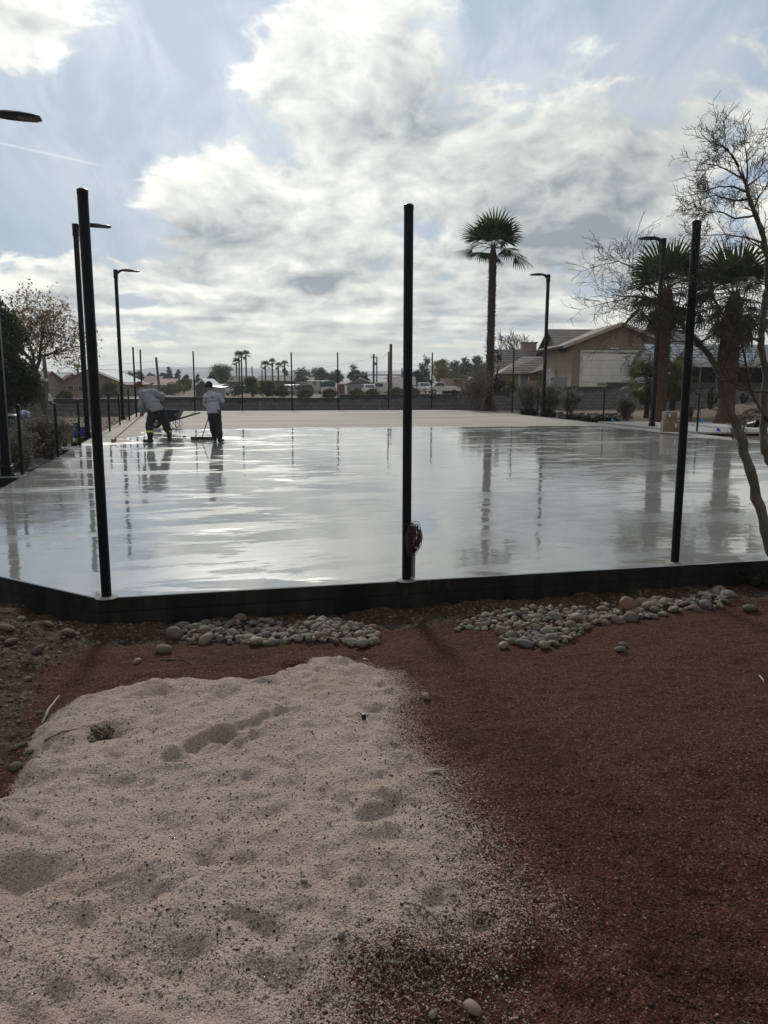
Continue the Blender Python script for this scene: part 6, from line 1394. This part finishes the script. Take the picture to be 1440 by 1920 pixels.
# by the first lamp post
zz = -.18
D = 19.5; e = empty('green_bin', (HB(17, D), D, zz), 'dark green lidded bin standing on a blue drum behind the first lamp post', 'bin'); e.location.z = zz + .62; gbm = mat('green_plastic', (.010, .030, .022), .5, 4, .25)
MB().lathe([(.16, 0), (.18, .22)], 18).build('body', gbm, e, True); MB().lathe([(.20, .22), (.20, .26), (.12, .30)], 18).build('lid', mat('green_lid', (.016, .036, .028), .5), e)
e = empty('blue_drum', (HB(20, D), D, zz), 'dark blue drum carrying the green bin behind the grey shrub', 'drum'); mb = MB(); mb.lathe([(.20, 0), (.215, .05), (.21, .2), (.22, .22), (.21, .24), (.21, .4), (.22, .42), (.21, .44), (.21, .58), (.20, .62)], 22); mb.build('body', mat('blue_drum_paint', (.010, .035, .085), .5, 4, .25), e, True); MB().tube([Vector((.205 * math.cos(a), .205 * math.sin(a), .605)) for a in np.linspace(0, 6.283, 25)], .014, 6).build('rim', mat('drum_rim', (.03, .07, .06), .5), e)
D = 21.0
def crumple(name, label, cat, px, py, D, sx, sy, sz, m_, seed):
    q = W(px, py, D); bm = bmesh.new(); bmesh.ops.create_icosphere(bm, subdivisions=5, radius=1); pts = np.array([tuple(v.co) for v in bm.verts]); n = fbm(pts[:, 0] * 2.3 + seed, pts[:, 2] * 2.3 + pts[:, 1] * 1.7, 5, seed); n2 = np.abs(fbm(pts[:, 0] * 4 + pts[:, 1] * 3, pts[:, 2] * 4 - pts[:, 1], 3, seed + 5))
    for v, a, b_ in zip(bm.verts, n, n2): v.co *= 1 + .35 * a - .25 * b_; v.co = Vector((v.co.x * sx, v.co.y * sy, v.co.z * sz))
    mb = MB(); mb.bm(bm); bm.free(); o = mb.build(name, m_, None, False, q); tag(o, label, cat); return o
D = 20.4
crumple('plastic_sheet', 'crumpled blue white plastic sheet heaped above the grey shrub', 'plastic sheet', 45, 777, D, .15, .15, .11, mat('blue_white_sheet', (.42, .46, .60), .35, 9, .45, .6, 14, col2=(.12, .15, .28)), 3)
crumple('grey_bag', 'grey bag lying behind the large grey shrub beside the plastic sheet', 'bag', 57, 790, D - .1, .20, .15, .13, mat('grey_bag', (.16, .17, .20), .6, 5, .3, .5, 10), 9)
crumple('dark_bag', 'dark grey filled bag leaning behind the first lamp post', 'bag', -3, 800, 18.5, .14, .14, .21, mat('dark_bag', (.05, .055, .065), .5, 5, .3, .5, 10), 14)
e = empty('work_table', (HB(22, 20.8), 20.8, zz), 'low dark trestle table holding the plastic sheet behind the lamp post', 'table'); tz = W(22, 783, 20.8).z - zz; MB().box((.1, 0, tz - .02), (1.1, .5, .04)).build('top', mat('table_dark', (.03, .03, .032), .6), e)
for sx in (-.35, .55):
    for sy in (-.2, .2): MB().tube([(sx, sy, 0), (sx, sy, tz - .04)], .016, 6).build('leg', mat('table_dark', (.03, .03, .032), .6), e)
p = W(9.5, 889, 13.25); e = empty('junction_box', (p.x - .06, 13.55, 0.0), 'small black electrical box at the foot of the first lamp post', 'electrical box'); MB().box((0, 0, .065), (.12, .10, .13), 0, .008).build('body', bootm, e); MB().box((0, 0, .134), (.125, .105, .008)).build('lid', tapm, e)
# grey camera pole beside the big shrub
D = 27.0; e = empty('camera_pole', (HB(92, D), D, HZ(HB(92, D), D)), 'grey slim pole with a small white camera behind the large grey shrub', 'pole'); hz = W(85, 668, D).z - e.location.z; MB().tube([(0, 0, -.1), (-.13, 0, hz)], [.075, .06], 10).build('pole', mat('pole_grey', (.10, .10, .10), .6, 6, .25), e)
q = W(89, 713, D) - e.location; MB().box((q.x, -.13, q.z), (.10, .16, .07), 0, .01).tube([(q.x, 0, q.z + .05), (q.x, -.1, q.z + .05)], .015, 6).build('camera', wht, e); MB().tube([(q.x + .0, -.21, q.z), (q.x, -.225, q.z)], .025, 10).build('camera_lens', bootm, e)
q = W(96, 745, D) - e.location; mb = MB(); mb.add([(q.x - .08, -.05, q.z + .14), (q.x + .02, -.07, q.z + .12), (q.x + .09, -.09, q.z - .12), (q.x - .07, -.07, q.z - .12), (q.x - .08, -.04, q.z + .14), (q.x + .02, -.06, q.z + .12), (q.x + .09, -.08, q.z - .12), (q.x - .07, -.06, q.z - .12)], [(0, 3, 2, 1), (4, 5, 6, 7), (0, 1, 5, 4), (1, 2, 6, 5), (2, 3, 7, 6), (3, 0, 4, 7)]); mb.build('pole_sign', wht, e)
mb = MB()
for dx, dz, h_ in ((-.02, .03, .09), (.01, -.03, .07)): mb.box((q.x + dx, -.093, q.z + dz), (.055, .006, .012)); mb.box((q.x + dx - .02, -.094, q.z + dz - .02), (.012, .006, .045))
mb.build('sign_marks', bootm, e); MB().box((q.x + .03, -.10, q.z - .19), (.15, .12, .06), 0, .01).build('floodlight', bootm, e)
# cardboard boxes on the path
cb = mat('cardboard', (.22, .155, .105), .9, 7, .18, .1, 30); tp = mat('box_tape', (.36, .29, .20), .5, 5, .1); prn = mat('box_print', (.11, .08, .055), .9); blu = mat('blue_splash', (.05, .25, .62), .7, 6, .2)
def carton(label, px0, px1, pyt, pyb, D, zb, marks):
    x0, x1 = HB(px0, D), HB(px1, D); h_ = W(720, pyt, D).z - zb; wd = x1 - x0; e = empty('cardboard_box', ((x0 + x1) / 2, D, zb), label, 'box', random.uniform(-.05, .05), 'cardboard boxes stacked on the path'); MB().box((0, .15, h_ / 2), (wd, .30, h_), 0, .006).build('body', cb, e); MB().box((0, .15, h_ + .001), (.05, .302, .003)).box((0, -.0015, h_ - .03), (.05, .003, .06)).build('tape', tp, e)
    mb = MB(); mb.box((-.0, -.002, h_ * .55), (wd * .34, .004, h_ * .05)); mb.box((0, -.002, h_ * .42), (wd * .26, .004, h_ * .05)); mb.box((0, -.002, h_ * .30), (wd * .34, .004, h_ * .04)); mb.build('print', prn, e)
    if 'w' in marks: MB().box((wd * .30, -.004, h_ * .62), (wd * .30, .006, h_ * .34)).build('paper_label', wht, e)
    if 'b' in marks: MB().box((-wd * .28, -.004, h_ * .80), (wd * .36, .006, h_ * .28)).build('blue_label', blu, e)
    return h_
zb = .052; Db = 24.4
h1 = carton('lower cardboard box without label at the open end of the stack', 1249.5, 1262.5, 787, 802, Db, zb, ''); h2 = carton('lower cardboard box with white label in the middle of the stack', 1263, 1276, 787, 802, Db + .03, zb, 'w'); h3 = carton('lower cardboard box mostly hidden by the front black post', 1276.5, 1288.5, 787, 802, Db, zb, '')
carton('upper cardboard box with blue splash and white label', 1252, 1262.5, 769, 787, Db + .05, zb + h1 + .004, 'wb'); carton('upper cardboard box with bare printed face beside the labelled one', 1263, 1274.5, 769, 787, Db + .05, zb + h2 + .004, '')
# blue marker flags
def flag(label, px, pyb, pyt, D, sz=.16, fl=None):
    x = HB(px, D); zb = HZ(x, D); zt = W(px, pyt, D).z; zb = min(zb, zt - .15) if pyb is None else W(px, pyb, D).z; e = empty('marker_flag', (x, D, zb), label, 'flag', 0, 'blue marker flags'); h_ = zt - zb; MB().tube([(-.03, 0, -.02), (0, 0, h_)], .004, 5).build('wire', tapm, e); mb = MB(); pts = [(0, 0, h_), (sz * .5, .03, h_ - sz * .35), (sz * .75, -.02, h_ - sz * .9), (sz * .2, .02, h_ - sz * .8), (-.03, 0, h_ - sz * .75)]; mb.add(pts + [tuple(Vector(p) + Vector((0, .004, 0))) for p in pts], [(0, 1, 2, 3, 4), (9, 8, 7, 6, 5)] + [(i, i + 5, (i + 1) % 5 + 5, (i + 1) % 5) for i in range(5)]); mb.build('flag', blu if fl is None else fl, e)
dbl = mat('deep_blue_flag', (.02, .07, .42), .6, 6, .2)
flag('deep blue triangular flag standing at the wet edge of the path', 1352, 813, 801, 23.4, .15, dbl); flag('pale blue flag tilted beside the stoutest palm', 1320, 793, 783, 29.3, .2); flag('pale blue flag on the rubble heap at the picture edge', 1424, None, 763, 30, .18); flag('tiny pale blue flag far back below the dark cactus', 1318, None, 763, 33, .12); flag('pale blue flag leaning on the longest hedge bush', 1151, 791, 783, 29.5, .16)
# rubble heap, bucket, hose on the mound
def stone_mesh(seed, sub=3, flat=.72, rough_=.10):
    bm = bmesh.new(); bmesh.ops.create_icosphere(bm, subdivisions=sub, radius=1); g = np.random.default_rng(seed); pts = np.array([tuple(v.co) for v in bm.verts]); a = g.uniform(-3, 3, 3); n = fbm(pts[:, 0] * .9 + a[0], pts[:, 1] * .9 + pts[:, 2] * .6 + a[1], 3, seed) + .5 * fbm(pts[:, 2] * 1.1 + a[2], pts[:, 0] * .7 - pts[:, 1], 2, seed + 3); sx, sy = g.uniform(.85, 1.0), g.uniform(.68, .9); c = math.copysign(1, 1)
    for v, k in zip(bm.verts, n): v.co *= 1 + rough_ * 2.2 * k; v.co = Vector((v.co.x * sx * 1.12, v.co.y * sy, v.co.z * flat * g.uniform(.999, 1.001)))
    me = bpy.data.meshes.new('stone'); bm.to_mesh(me); bm.free(); me.polygons.foreach_set('use_smooth', np.ones(len(me.polygons), bool)); return me
g = np.random.default_rng(91); V = []; Q = []
def scatter_stones(name, pts, sizes, m_, label=None, kind='stuff', sub=1, seed=0, flat=.7):
    bm = bmesh.new(); bmesh.ops.create_icosphere(bm, subdivisions=sub, radius=1); B = np.array([tuple(v.co) for v in bm.verts]); T = np.array([[v.index for v in f.verts] for f in bm.faces]); bm.free(); gg = np.random.default_rng(seed); n = len(pts); V = np.repeat(B[None], n, 0) * (1 + .18 * gg.normal(size=(n, len(B), 1))); an = gg.uniform(0, 6.283, n); c, s = np.cos(an)[:, None], np.sin(an)[:, None]; V = V * np.stack([gg.uniform(.8, 1.3, n), gg.uniform(.6, 1, n), gg.uniform(.5, .9, n) * flat / .7], 1)[:, None, :]; x = V[..., 0] * c - V[..., 1] * s; y = V[..., 0] * s + V[..., 1] * c; V = np.stack([x, y, V[..., 2]], -1) * np.asarray(sizes)[:, None, None] + np.asarray(pts)[:, None, :]
    o = mesh_np(name, V.reshape(-1, 3), (T[None] + (np.arange(n) * len(B))[:, None, None]).reshape(-1, 3), m_, None, True); o['kind'] = kind
    if label: o['label'] = label
    return o
def islmat(name, stops, rough=.8, bump=.3, bs=40):
    m, t, b = newmat(name); gi = t.new('ShaderNodeNewGeometry').outputs['Random Per Island']; c = t.ramp(gi, stops); o = tc(t); c = t.mix(t.m('MULTIPLY', t.step(.35, .7, t.noise(o, bs, 4, .6)), .35), c, (.04, .035, .03)); t.put(b.inputs['Base Color'], c); b.inputs['Roughness'].default_value = rough; b.inputs['Specular IOR Level'].default_value = .3; t.put(b.inputs['Normal'], t.bump(t.noise(o, bs * 2, 4, .6), bump, .004)); return m
rub = islmat('rubble_stone', [(0, (.06, .05, .045)), (.4, (.16, .13, .11)), (.75, (.25, .22, .19)), (1, (.10, .07, .06))])
n = 900; px = g.uniform(1368, 1450, n); D_ = g.uniform(27.5, 31.5, n); xs = np.array([HB(a, b_) for a, b_ in zip(px, D_)]); hp_ = .55 * np.exp(-((px - 1425) / 34) ** 2 - ((D_ - 30) / 1.6) ** 2); pts = np.stack([xs, D_, HV(xs, D_) + hp_ * g.uniform(.3, 1, n)], 1); scatter_stones('rubble', pts, g.uniform(.03, .12, n), rub, 'heap of broken stone and dark debris on the mound', 'stuff', 1, 4)
n = 420; px = g.uniform(1030, 1190, n); D_ = g.uniform(32, 37, n); xs = np.array([HB(a, b_) for a, b_ in zip(px, D_)]); pts = np.stack([xs, D_, HV(xs, D_) + .02], 1); scatter_stones('loose_rocks', pts, g.uniform(.025, .10, n), rub, 'loose rocks strewn over the planted bed', 'stuff', 1, 6)
n = 1600; xs = g.uniform(-17, -7.6, n); ys = g.uniform(17, 38, n); u, v = uv(xs, ys); k = u < -3.1; xs, ys = xs[k], ys[k]; pts = np.stack([xs, ys, HV(xs, ys) + .01], 1); scatter_stones('crushed_rock', pts, g.uniform(.02, .07, len(xs)), islmat('crushed_red', [(0, (.07, .045, .035)), (.5, (.17, .11, .085)), (1, (.24, .19, .15))]), 'crushed reddish rock covering the bed before the wall', 'stuff', 1, 8)
bucket('black bucket lying on its side below the rubble heap', 1411, 27.6, HZ(HB(1411, 27.6), 27.6) + .13, 0, bootm, .16, .36, 'black_bucket').rotation_euler = (R(80), 0, .5)
p = W(1388, 768, 30.5); mb = MB(); mb.tube([p + Vector((.15 * math.cos(a), .05 * math.sin(a), .15 * math.sin(a))) for a in np.linspace(0, 6.0, 24)] + [p + Vector((.5, .0, -.12)), p + Vector((.8, -.1, -.1))], .012, 6); tag(mb.build('hose', mat('pale_hose', (.30, .28, .22), .6)), 'pale looped hose end sticking up beside the rubble heap', 'hose')
for i, (a, b_) in enumerate([((1040, 778), (1075, 764)), ((1085, 772), (1100, 762)), ((1120, 768), (1165, 770))]):
    D = 35.2 - i * .5; x0, x1 = HB(a[0], D), HB(b_[0], D); mb = MB(); mb.tube([(x0, D, HZ(x0, D) + .05), ((x0 + x1) / 2, D + .2, HZ((x0 + x1) / 2, D) + .10), (x1, D + .3, HZ(x1, D + .3) + .10)], [.05, .06, .04], 7); tag(mb.build('driftwood_log', mat('grey_driftwood', (.20, .17, .14), .9, 8, .35)), ['pale branch lying under the open silver shrub', 'short pale branch on the bed before the wall', 'long pale branch on the bed near the hollow block'][i], 'log')
# ------------------------------------------------------------------ river cobbles
m, t, b = newmat('cobble'); o = tc(t); oi = t.new('ShaderNodeObjectInfo').outputs['Random']
cr = t.ramp(oi, [(0, (.11, .096, .080)), (.18, (.18, .156, .127)), (.34, (.225, .19, .148)), (.5, (.14, .128, .115)), (.64, (.20, .145, .115)), (.76, (.18, .12, .095)), (.86, (.085, .085, .09)), (1, (.27, .25, .225))])
sp = t.m('MULTIPLY', t.step(.45, .75, t.noise(t.v('ADD', o, t.comb(oi, oi, 0)), 3.0, 6, .65)), .5); c = t.mix(sp, cr, t.mix(.5, cr, (.06, .055, .05))); c = t.mix(t.m('MULTIPLY', t.step(.56, .66, t.noise(o, 26, 3, .6)), .22), c, (.32, .30, .27))
c = t.mix(1.0, c, (.82, .79, .75), 'MULTIPLY'); t.put(b.inputs['Base Color'], c); b.inputs['Roughness'].default_value = .75; b.inputs['Specular IOR Level'].default_value = .2; t.put(b.inputs['Normal'], t.bump(t.noise(o, 14, 5, .65), .25, .05)); M['cobble'] = m
red_cob = mat('red_cobble', (.19, .085, .055), .65, 4, .25, .2, 14, bdist=.05); m_or = mat('orange_cobble', (.20, .135, .095), .65, 4, .25, .2, 14, bdist=.05)
MESH = []
for k in range(12): me = stone_mesh(500 + k, 3, .56 + .05 * (k % 5), .09 + .022 * (k % 4)); me.materials.append(M['cobble']); me.name = 'cobble'; MESH.append(me)
def inside(poly, x, y):
    c = False; n = len(poly)
    for i in range(n):
        ax, ay = poly[i]; bx, by = poly[(i + 1) % n]
        if (ay > y) != (by > y) and x < (bx - ax) * (y - ay) / (by - ay) + ax: c = not c
    return c
placed = []
def put_stone(p, r, label, group, me=None, mat_=None, flatrot=True):
    me = me or random.choice(MESH); o = bpy.data.objects.new('cobble', me if mat_ is None else me.copy()); COL.objects.link(o)
    if mat_ is not None: o.data.materials.clear(); o.data.materials.append(mat_)
    o.location = p; o.scale = (r, r * random.uniform(.8, 1.05), r * random.uniform(.8, 1.1)); o.rotation_euler = (random.gauss(0, .22), random.gauss(0, .22), random.uniform(0, 6.28)); tag(o, label, 'stone', group); return o
def pile(poly_px, n, rmin, rmax, label, group, seed, layers=.35):
    rd = random.Random(seed); xs = [q[0] for q in poly_px]; ys = [q[1] for q in poly_px]; cnt = 0; tries = 0; mine = []
    while cnt < n and tries < 40000:
        tries += 1; px, py = rd.uniform(min(xs), max(xs)), rd.uniform(min(ys), max(ys))
        if not inside(poly_px, px, py): continue
        p = GH(px, py); r = rmin + (rmax - rmin) * rd.random() ** 1.3; lift = 0.0; ov = 0; bad = False; second = cnt > n * (1 - layers)
        for (q, rq) in mine:
            d = math.hypot(q[0] - p.x, q[1] - p.y); s = (r + rq) * .86
            if d < s:
                ov += 1
                if not second: bad = True; break
                lift = max(lift, q[2] + math.sqrt(max(0, s * s - d * d)) * .62)
        if bad or ov > 5: continue
        z = HZ(p.x, p.y) + r * .26 if ov == 0 else lift
        if z > HZ(p.x, p.y) + .16: continue
        put_stone((p.x, p.y, z), r, label, group); mine.append(((p.x, p.y, z), r)); cnt += 1
    return mine
LP = [(318, 1192), (345, 1176), (420, 1172), (450, 1166), (560, 1172), (640, 1168), (695, 1172), (712, 1188), (708, 1210), (668, 1216), (640, 1208), (560, 1206), (505, 1212), (430, 1208), (352, 1203)]
RP = [(850, 1182), (890, 1160), (940, 1154), (1010, 1146), (1100, 1142), (1165, 1132), (1225, 1128), (1300, 1122), (1345, 1112), (1372, 1118), (1360, 1138), (1290, 1146), (1222, 1160), (1190, 1166), (1150, 1166), (1100, 1176), (1085, 1196), (1040, 1210), (985, 1212), (940, 1200), (930, 1180)]
pile(LP, 132, .025, .066, 'smooth cobble in the smaller heap between corner post and middle post', 'cobbles of the smaller heap', 1, .42)
pile(RP, 158, .026, .068, 'smooth cobble in the long heap beyond the middle post', 'cobbles of the long heap', 2, .40)
gf = np.random.default_rng(44); fp = []; fr = []
for poly, nf in ((LP, 330), (RP, 430)):
    xs = [q[0] for q in poly]; ys = [q[1] for q in poly]; k = 0
    while k < nf:
        a, b_ = gf.uniform(min(xs), max(xs)), gf.uniform(min(ys), max(ys))
        if inside(poly, a, b_): p = GH(a, b_); r = gf.uniform(.012, .030); fp.append((p.x, p.y, HZ(p.x, p.y) + r * .3 + gf.uniform(0, .018))); fr.append(r); k += 1
scatter_stones('small_cobbles', np.array(fp), np.array(fr), islmat('small_cobble', [(0, (.10, .09, .08)), (.35, (.19, .165, .14)), (.6, (.14, .13, .125)), (.8, (.19, .135, .105)), (1, (.26, .235, .205))], .75, .2, 30), 'small stones filling the gaps of both cobble heaps', 'stuff', 2, 45, .6)
def single(px, py, r, label, mat_=None, lift=.4):
    p = GH(px, py); return put_stone((p.x, p.y, HZ(p.x, p.y) + r * lift), r, label, None, MESH[len(placed) % 12], mat_)
single(1176, 1148, .075, 'large reddish upright cobble in the long heap', red_cob, 1.0).rotation_euler = (R(62), .3, .2)
single(1080, 1170, .065, 'large orange tan cobble at the edge of the long heap', m_or, .8); single(308, 1223, .055, 'lone smooth grey cobble lying just outside the smaller heap'); single(258, 1242, .03, 'small tan cobble on red gravel before the corner post', m_or); single(798, 1313, .032, 'small pale stone alone on red gravel beside the sand', None, .5)
single(680, 1216, .058, 'pale grey rounded cobble at the end of the smaller heap', None, .55); single(482, 1210, .060, 'tan pear shaped cobble at the front of the smaller heap', m_or, .5); single(1020, 1216, .052, 'tan cobble at the front tip of the long heap', None, .5); single(944, 1216, .044, 'orange cobble lying forward of the long heap', m_or, .5); single(1163, 1222, .038, 'small cobble alone on red gravel in front of the long heap', None, .5); single(1168, 1210, .034, 'dark small cobble paired with another on red gravel', None, .5); single(1405, 1146, .060, 'flat dark cobble beyond the end of the long heap', None, .4)
single(885, 1895, .026, 'angular tan stone on the sand at the lower edge', m_or, .5); single(640, 1792, .013, 'small grey pebble on the sand with dark grains round it', None, .5); single(812, 1905, .014, 'grey pebble on sand beside the angular tan stone', None, .5); single(571, 1685, .014, 'brown pebble lying alone on the sand', m_or, .5)
# rocks in the dug earth
for i, (px, py, r, l) in enumerate([(128, 1195, .062, 'large dusty rock half buried in the earth bank'), (70, 1218, .045, 'flat grey rock on the earth bank'), (14, 1186, .05, 'grey rock at the picture edge on the earth bank'), (92, 1180, .036, 'pale rock at the top of the earth bank'), (40, 1166, .04, 'brownish rock near the cut corner of the slab'), (145, 1195, .03, 'small rock beside the large dusty rock'), (50, 1272, .035, 'dark lump of earth beside red gravel'), (20, 1205, .045, 'tan rock below the grey rock on the earth bank'), (40, 1400, .022, 'pale pebble in the earth beside the sand'), (58, 1415, .022, 'round pale pebble next to another in the earth'), (75, 1345, .02, 'reddish pebble at the sand rim'), (30, 1440, .03, 'grey clod at the sand rim')]):
    o = single(px, py, r, l, mat('dusty_rock', (.105, .082, .06), .9, 4, .35, .4, 12, bdist=.05), .3); o.name = 'rock'; o['category'] = 'rock'
n = 2600; g = np.random.default_rng(5); px = np.concatenate([g.uniform(-60, 170, 1500), g.uniform(170, 1400, 1100)]); py = np.concatenate([g.uniform(1150, 1500, 1500), g.uniform(0, 1, 1100)])
P_ = []
for i in range(n):
    yy = py[i] if i < 1500 else 1176 - (px[i] - 170) * .055 + py[i] * 32
    p = GH(px[i], yy)
    if dirtw(p.x, p.y) > .35: P_.append((p.x, p.y, 0))
P_ = np.array(P_); P_[:, 2] = HV(P_[:, 0], P_[:, 1]); scatter_stones('earth_clods', P_, .004 + .018 * g.random(len(P_)) ** 2.5, islmat('clod', [(0, (.030, .019, .012)), (.5, (.075, .05, .033)), (.85, (.12, .085, .06)), (1, (.19, .15, .12))]), 'clods and pebbles in the dug earth', 'stuff', 1, 10)
# river rocks under the grey shrub
for i in range(34):
    px, py = random.uniform(34, 96), 0; py = 858 + (96 - px) * .42 + random.uniform(-8, 12); D = 1450 * 1.80 / (py - 713); x = HB(px, D); u, v = uv(x, D)
    if u > U0 - .12: continue
    r = random.uniform(.06, .13); o = put_stone((x, D, HZ(x, D) + r * .35), r, 'grey river rock lying under the large grey shrub beside the slab', 'river rocks under the grey shrub', mat_=mat('river_grey', (.10, .098, .092), .8, 4, .35, .3, 12, bdist=.05)); o.name = 'river_rock'; o['category'] = 'rock'
# coarse grains of red rock kicked on to the sand and loose grit on the gravel
n = 26000; px = g.uniform(-60, 1480, n); py = 1225 + 700 * g.random(n) ** 1.0; d_ = np.array([tuple(ray(a, b_)) for a, b_ in zip(px, py)]); z = np.full(n, -.1)
for _ in range(8): tt = (z - EYE) / d_[:, 2]; X_, Y_ = d_[:, 0] * tt, d_[:, 1] * tt; z = hbase(X_, Y_)
sd_ = sdf(sp_, X_, Y_); prob = np.where(sd_ > 0, np.clip(.02 + .6 * np.exp(-sd_ / .22) * sst(-.4, .6, X_) + .22 * sst(.1, .5, fbm(X_ * 2.5, Y_ * 2.5, 4, 14)), 0, 1), .75); k = g.random(n) < prob; X_, Y_ = X_[k], Y_[k]; Z_ = HV(X_, Y_)
sz = .0018 + .0042 * g.random(len(X_)) ** 3.6; pts = np.stack([X_, Y_, Z_ + sz * .3], 1)
scatter_stones('gravel_grains', pts, sz, islmat('grain', [(0, (.020, .008, .005)), (.6, (.06, .023, .014)), (.9, (.10, .042, .028)), (.96, (.22, .15, .12)), (1, (.32, .25, .20))], .85, .2, 200), 'loose grains of red and pale grit on sand and gravel', 'stuff', 1, 12)
n = 9000; px = g.uniform(-60, 1000, n); py = 1260 + 660 * g.random(n); d_ = np.array([tuple(ray(a, b_)) for a, b_ in zip(px, py)]); z = np.full(n, -.1)
for _ in range(8): tt = (z - EYE) / d_[:, 2]; X_, Y_ = d_[:, 0] * tt, d_[:, 1] * tt; z = hbase(X_, Y_)
k = sdf(sp_, X_, Y_) > -.05; X_, Y_ = X_[k], Y_[k]; sz = .002 + .0035 * g.random(len(X_)) ** 2; scatter_stones('sand_grit', np.stack([X_, Y_, HV(X_, Y_) + sz * .3], 1), sz, islmat('grit', [(0, (.12, .085, .07)), (.5, (.30, .245, .21)), (1, (.48, .42, .38))], .85, .2, 200), 'coarse pale grit lying on the sand', 'stuff', 1, 13)
# litter: sticks, a reed, a dead weed, scraps
stk = mat('dry_stick', (.12, .09, .06), .9, 20, .3); pale = mat('pale_reed', (.42, .36, .25), .8, 20, .2)
def stick(name, label, pts, r, m_, cat):
    P_ = []
    for q in pts: p = GH(*q[:2]); P_.append(Vector((p.x, p.y, HZ(p.x, p.y) + r + (q[2] if len(q) > 2 else 0))))
    mb = MB(); mb.tube(P_, [r] * (len(P_) - 1) + [r * .4], 7); tag(mb.build(name, m_, None, True), label, cat)
stick('dry_reed', 'pale dry reed sticking up at the sand rim beside the dug earth', [(80, 1362), (92, 1345, .02), (113, 1326, .05)], .006, pale, 'reed')
stick('stick', 'pale flat chip of wood lying where sand meets red gravel', [(800, 1470), (815, 1465), (830, 1458, .01)], .008, pale, 'stick'); stick('twig', 'thin dark curved twig on the lower sand', [(758, 1718), (790, 1728, .01), (815, 1748, .012), (838, 1772, .008), (872, 1792)], .0028, stk, 'twig')
stick('twig', 'thin straight twig on sand beside the dead weed', [(85, 1408), (118, 1398, .005), (150, 1385)], .004, stk, 'twig'); stick('stick', 'thin dry stick by the front of the smaller cobble heap', [(350, 1208), (395, 1206, .01), (445, 1200)], .006, stk, 'stick'); stick('stick', 'dark flat stick near the edge of the long heap on cobbles', [(962, 1196, .06), (1000, 1188, .08), (1022, 1190, .06)], .008, stk, 'stick')
stick('twig', 'pale splinter on red gravel at the picture edge', [(1424, 1270), (1430, 1280, .012), (1433, 1284)], .004, pale, 'twig'); stick('stick', 'pale leaf scrap lying between the smaller heap and the sand', [(682, 1239), (690, 1243)], .008, pale, 'scrap'); stick('twig', 'short brown twig below the lone grey cobble', [(300, 1237), (330, 1238, .005), (350, 1239)], .004, stk, 'twig')
p = GH(190, 1393); e = empty('dead_weed', (p.x, p.y, HZ(p.x, p.y)), 'dead brown weed standing in a damp hollow of the sand', 'weed'); gg = np.random.default_rng(3); mb = MB(); T = []
for k in range(16):
    a = gg.uniform(0, 6.283); tip = Vector((math.cos(a) * gg.uniform(.02, .10), math.sin(a) * .06, gg.uniform(.02, .09))); mb.tube([Vector((0, 0, -.01)), tip * .5 + Vector((0, 0, .015)), tip], [.0032, .0024, .0014], 5); T += [tuple(tip), tuple(tip * .7)]
mb.build('stems', stk, e); T = np.array(T); P_ = T[gg.integers(0, len(T), 260)] + gg.normal(size=(260, 3)) * .012; V, Q = leaf_quads(P_, gg, .012, 1.6); mesh_np('dead_leaves', V, Q, leafmat('weed_leaf', (.045, .032, .018), (.12, .085, .05), 8, .2), e)
p = GH(682, 1362); e = empty('wire_scrap', (p.x, p.y, HZ(p.x, p.y)), 'small dark scrap of wire and rubber poking out of the sand', 'scrap'); MB().box((0, 0, .014), (.022, .018, .03), .3, .003).build('rubber_piece', bootm, e); MB().tube([(0, 0, .02), (-.03, .01, .035), (-.04, .02, .012)], .002, 5).build('wire', bootm, e)
e = empty('grass_tuft', GH(505, 1298), 'tiny green grass tuft growing at the back of the sand', 'grass tuft'); e.location.z = HZ(e.location.x, e.location.y); mb = MB()
for k in range(14): a = gg.uniform(0, 6.28); mb.tube([(0, 0, 0), (math.cos(a) * .008, math.sin(a) * .008, .018), (math.cos(a) * .022, math.sin(a) * .02, .026)], [.0015, .0012, .0005], 4)
mb.build('blades', mat('grass_green', (.06, .08, .025), .8), e)
# ------------------------------------------------------------------ air
hb_ = MB().box((0, 0, 0), (8400, 8400, 54.0)); m = bpy.data.materials.new('haze'); m.use_nodes = True; t = NT(m.node_tree); t.n.remove(t.n['Principled BSDF'])
pv = t.new('ShaderNodeVolumePrincipled'); pv.inputs['Color'].default_value = (.90, .94, 1.0, 1); pv.inputs['Density'].default_value = 0.00035; pv.inputs['Anisotropy'].default_value = 0.3; t.l.new(pv.outputs[0], t.n['Material Output'].inputs['Volume'])
hz_o = hb_.build('haze', m, None, False, (0, 0, 24.0)); hz_o['kind'] = 'stuff'
zmin = float(zf.min()); hz_o.location.z = 27.0 + zmin - 1.0
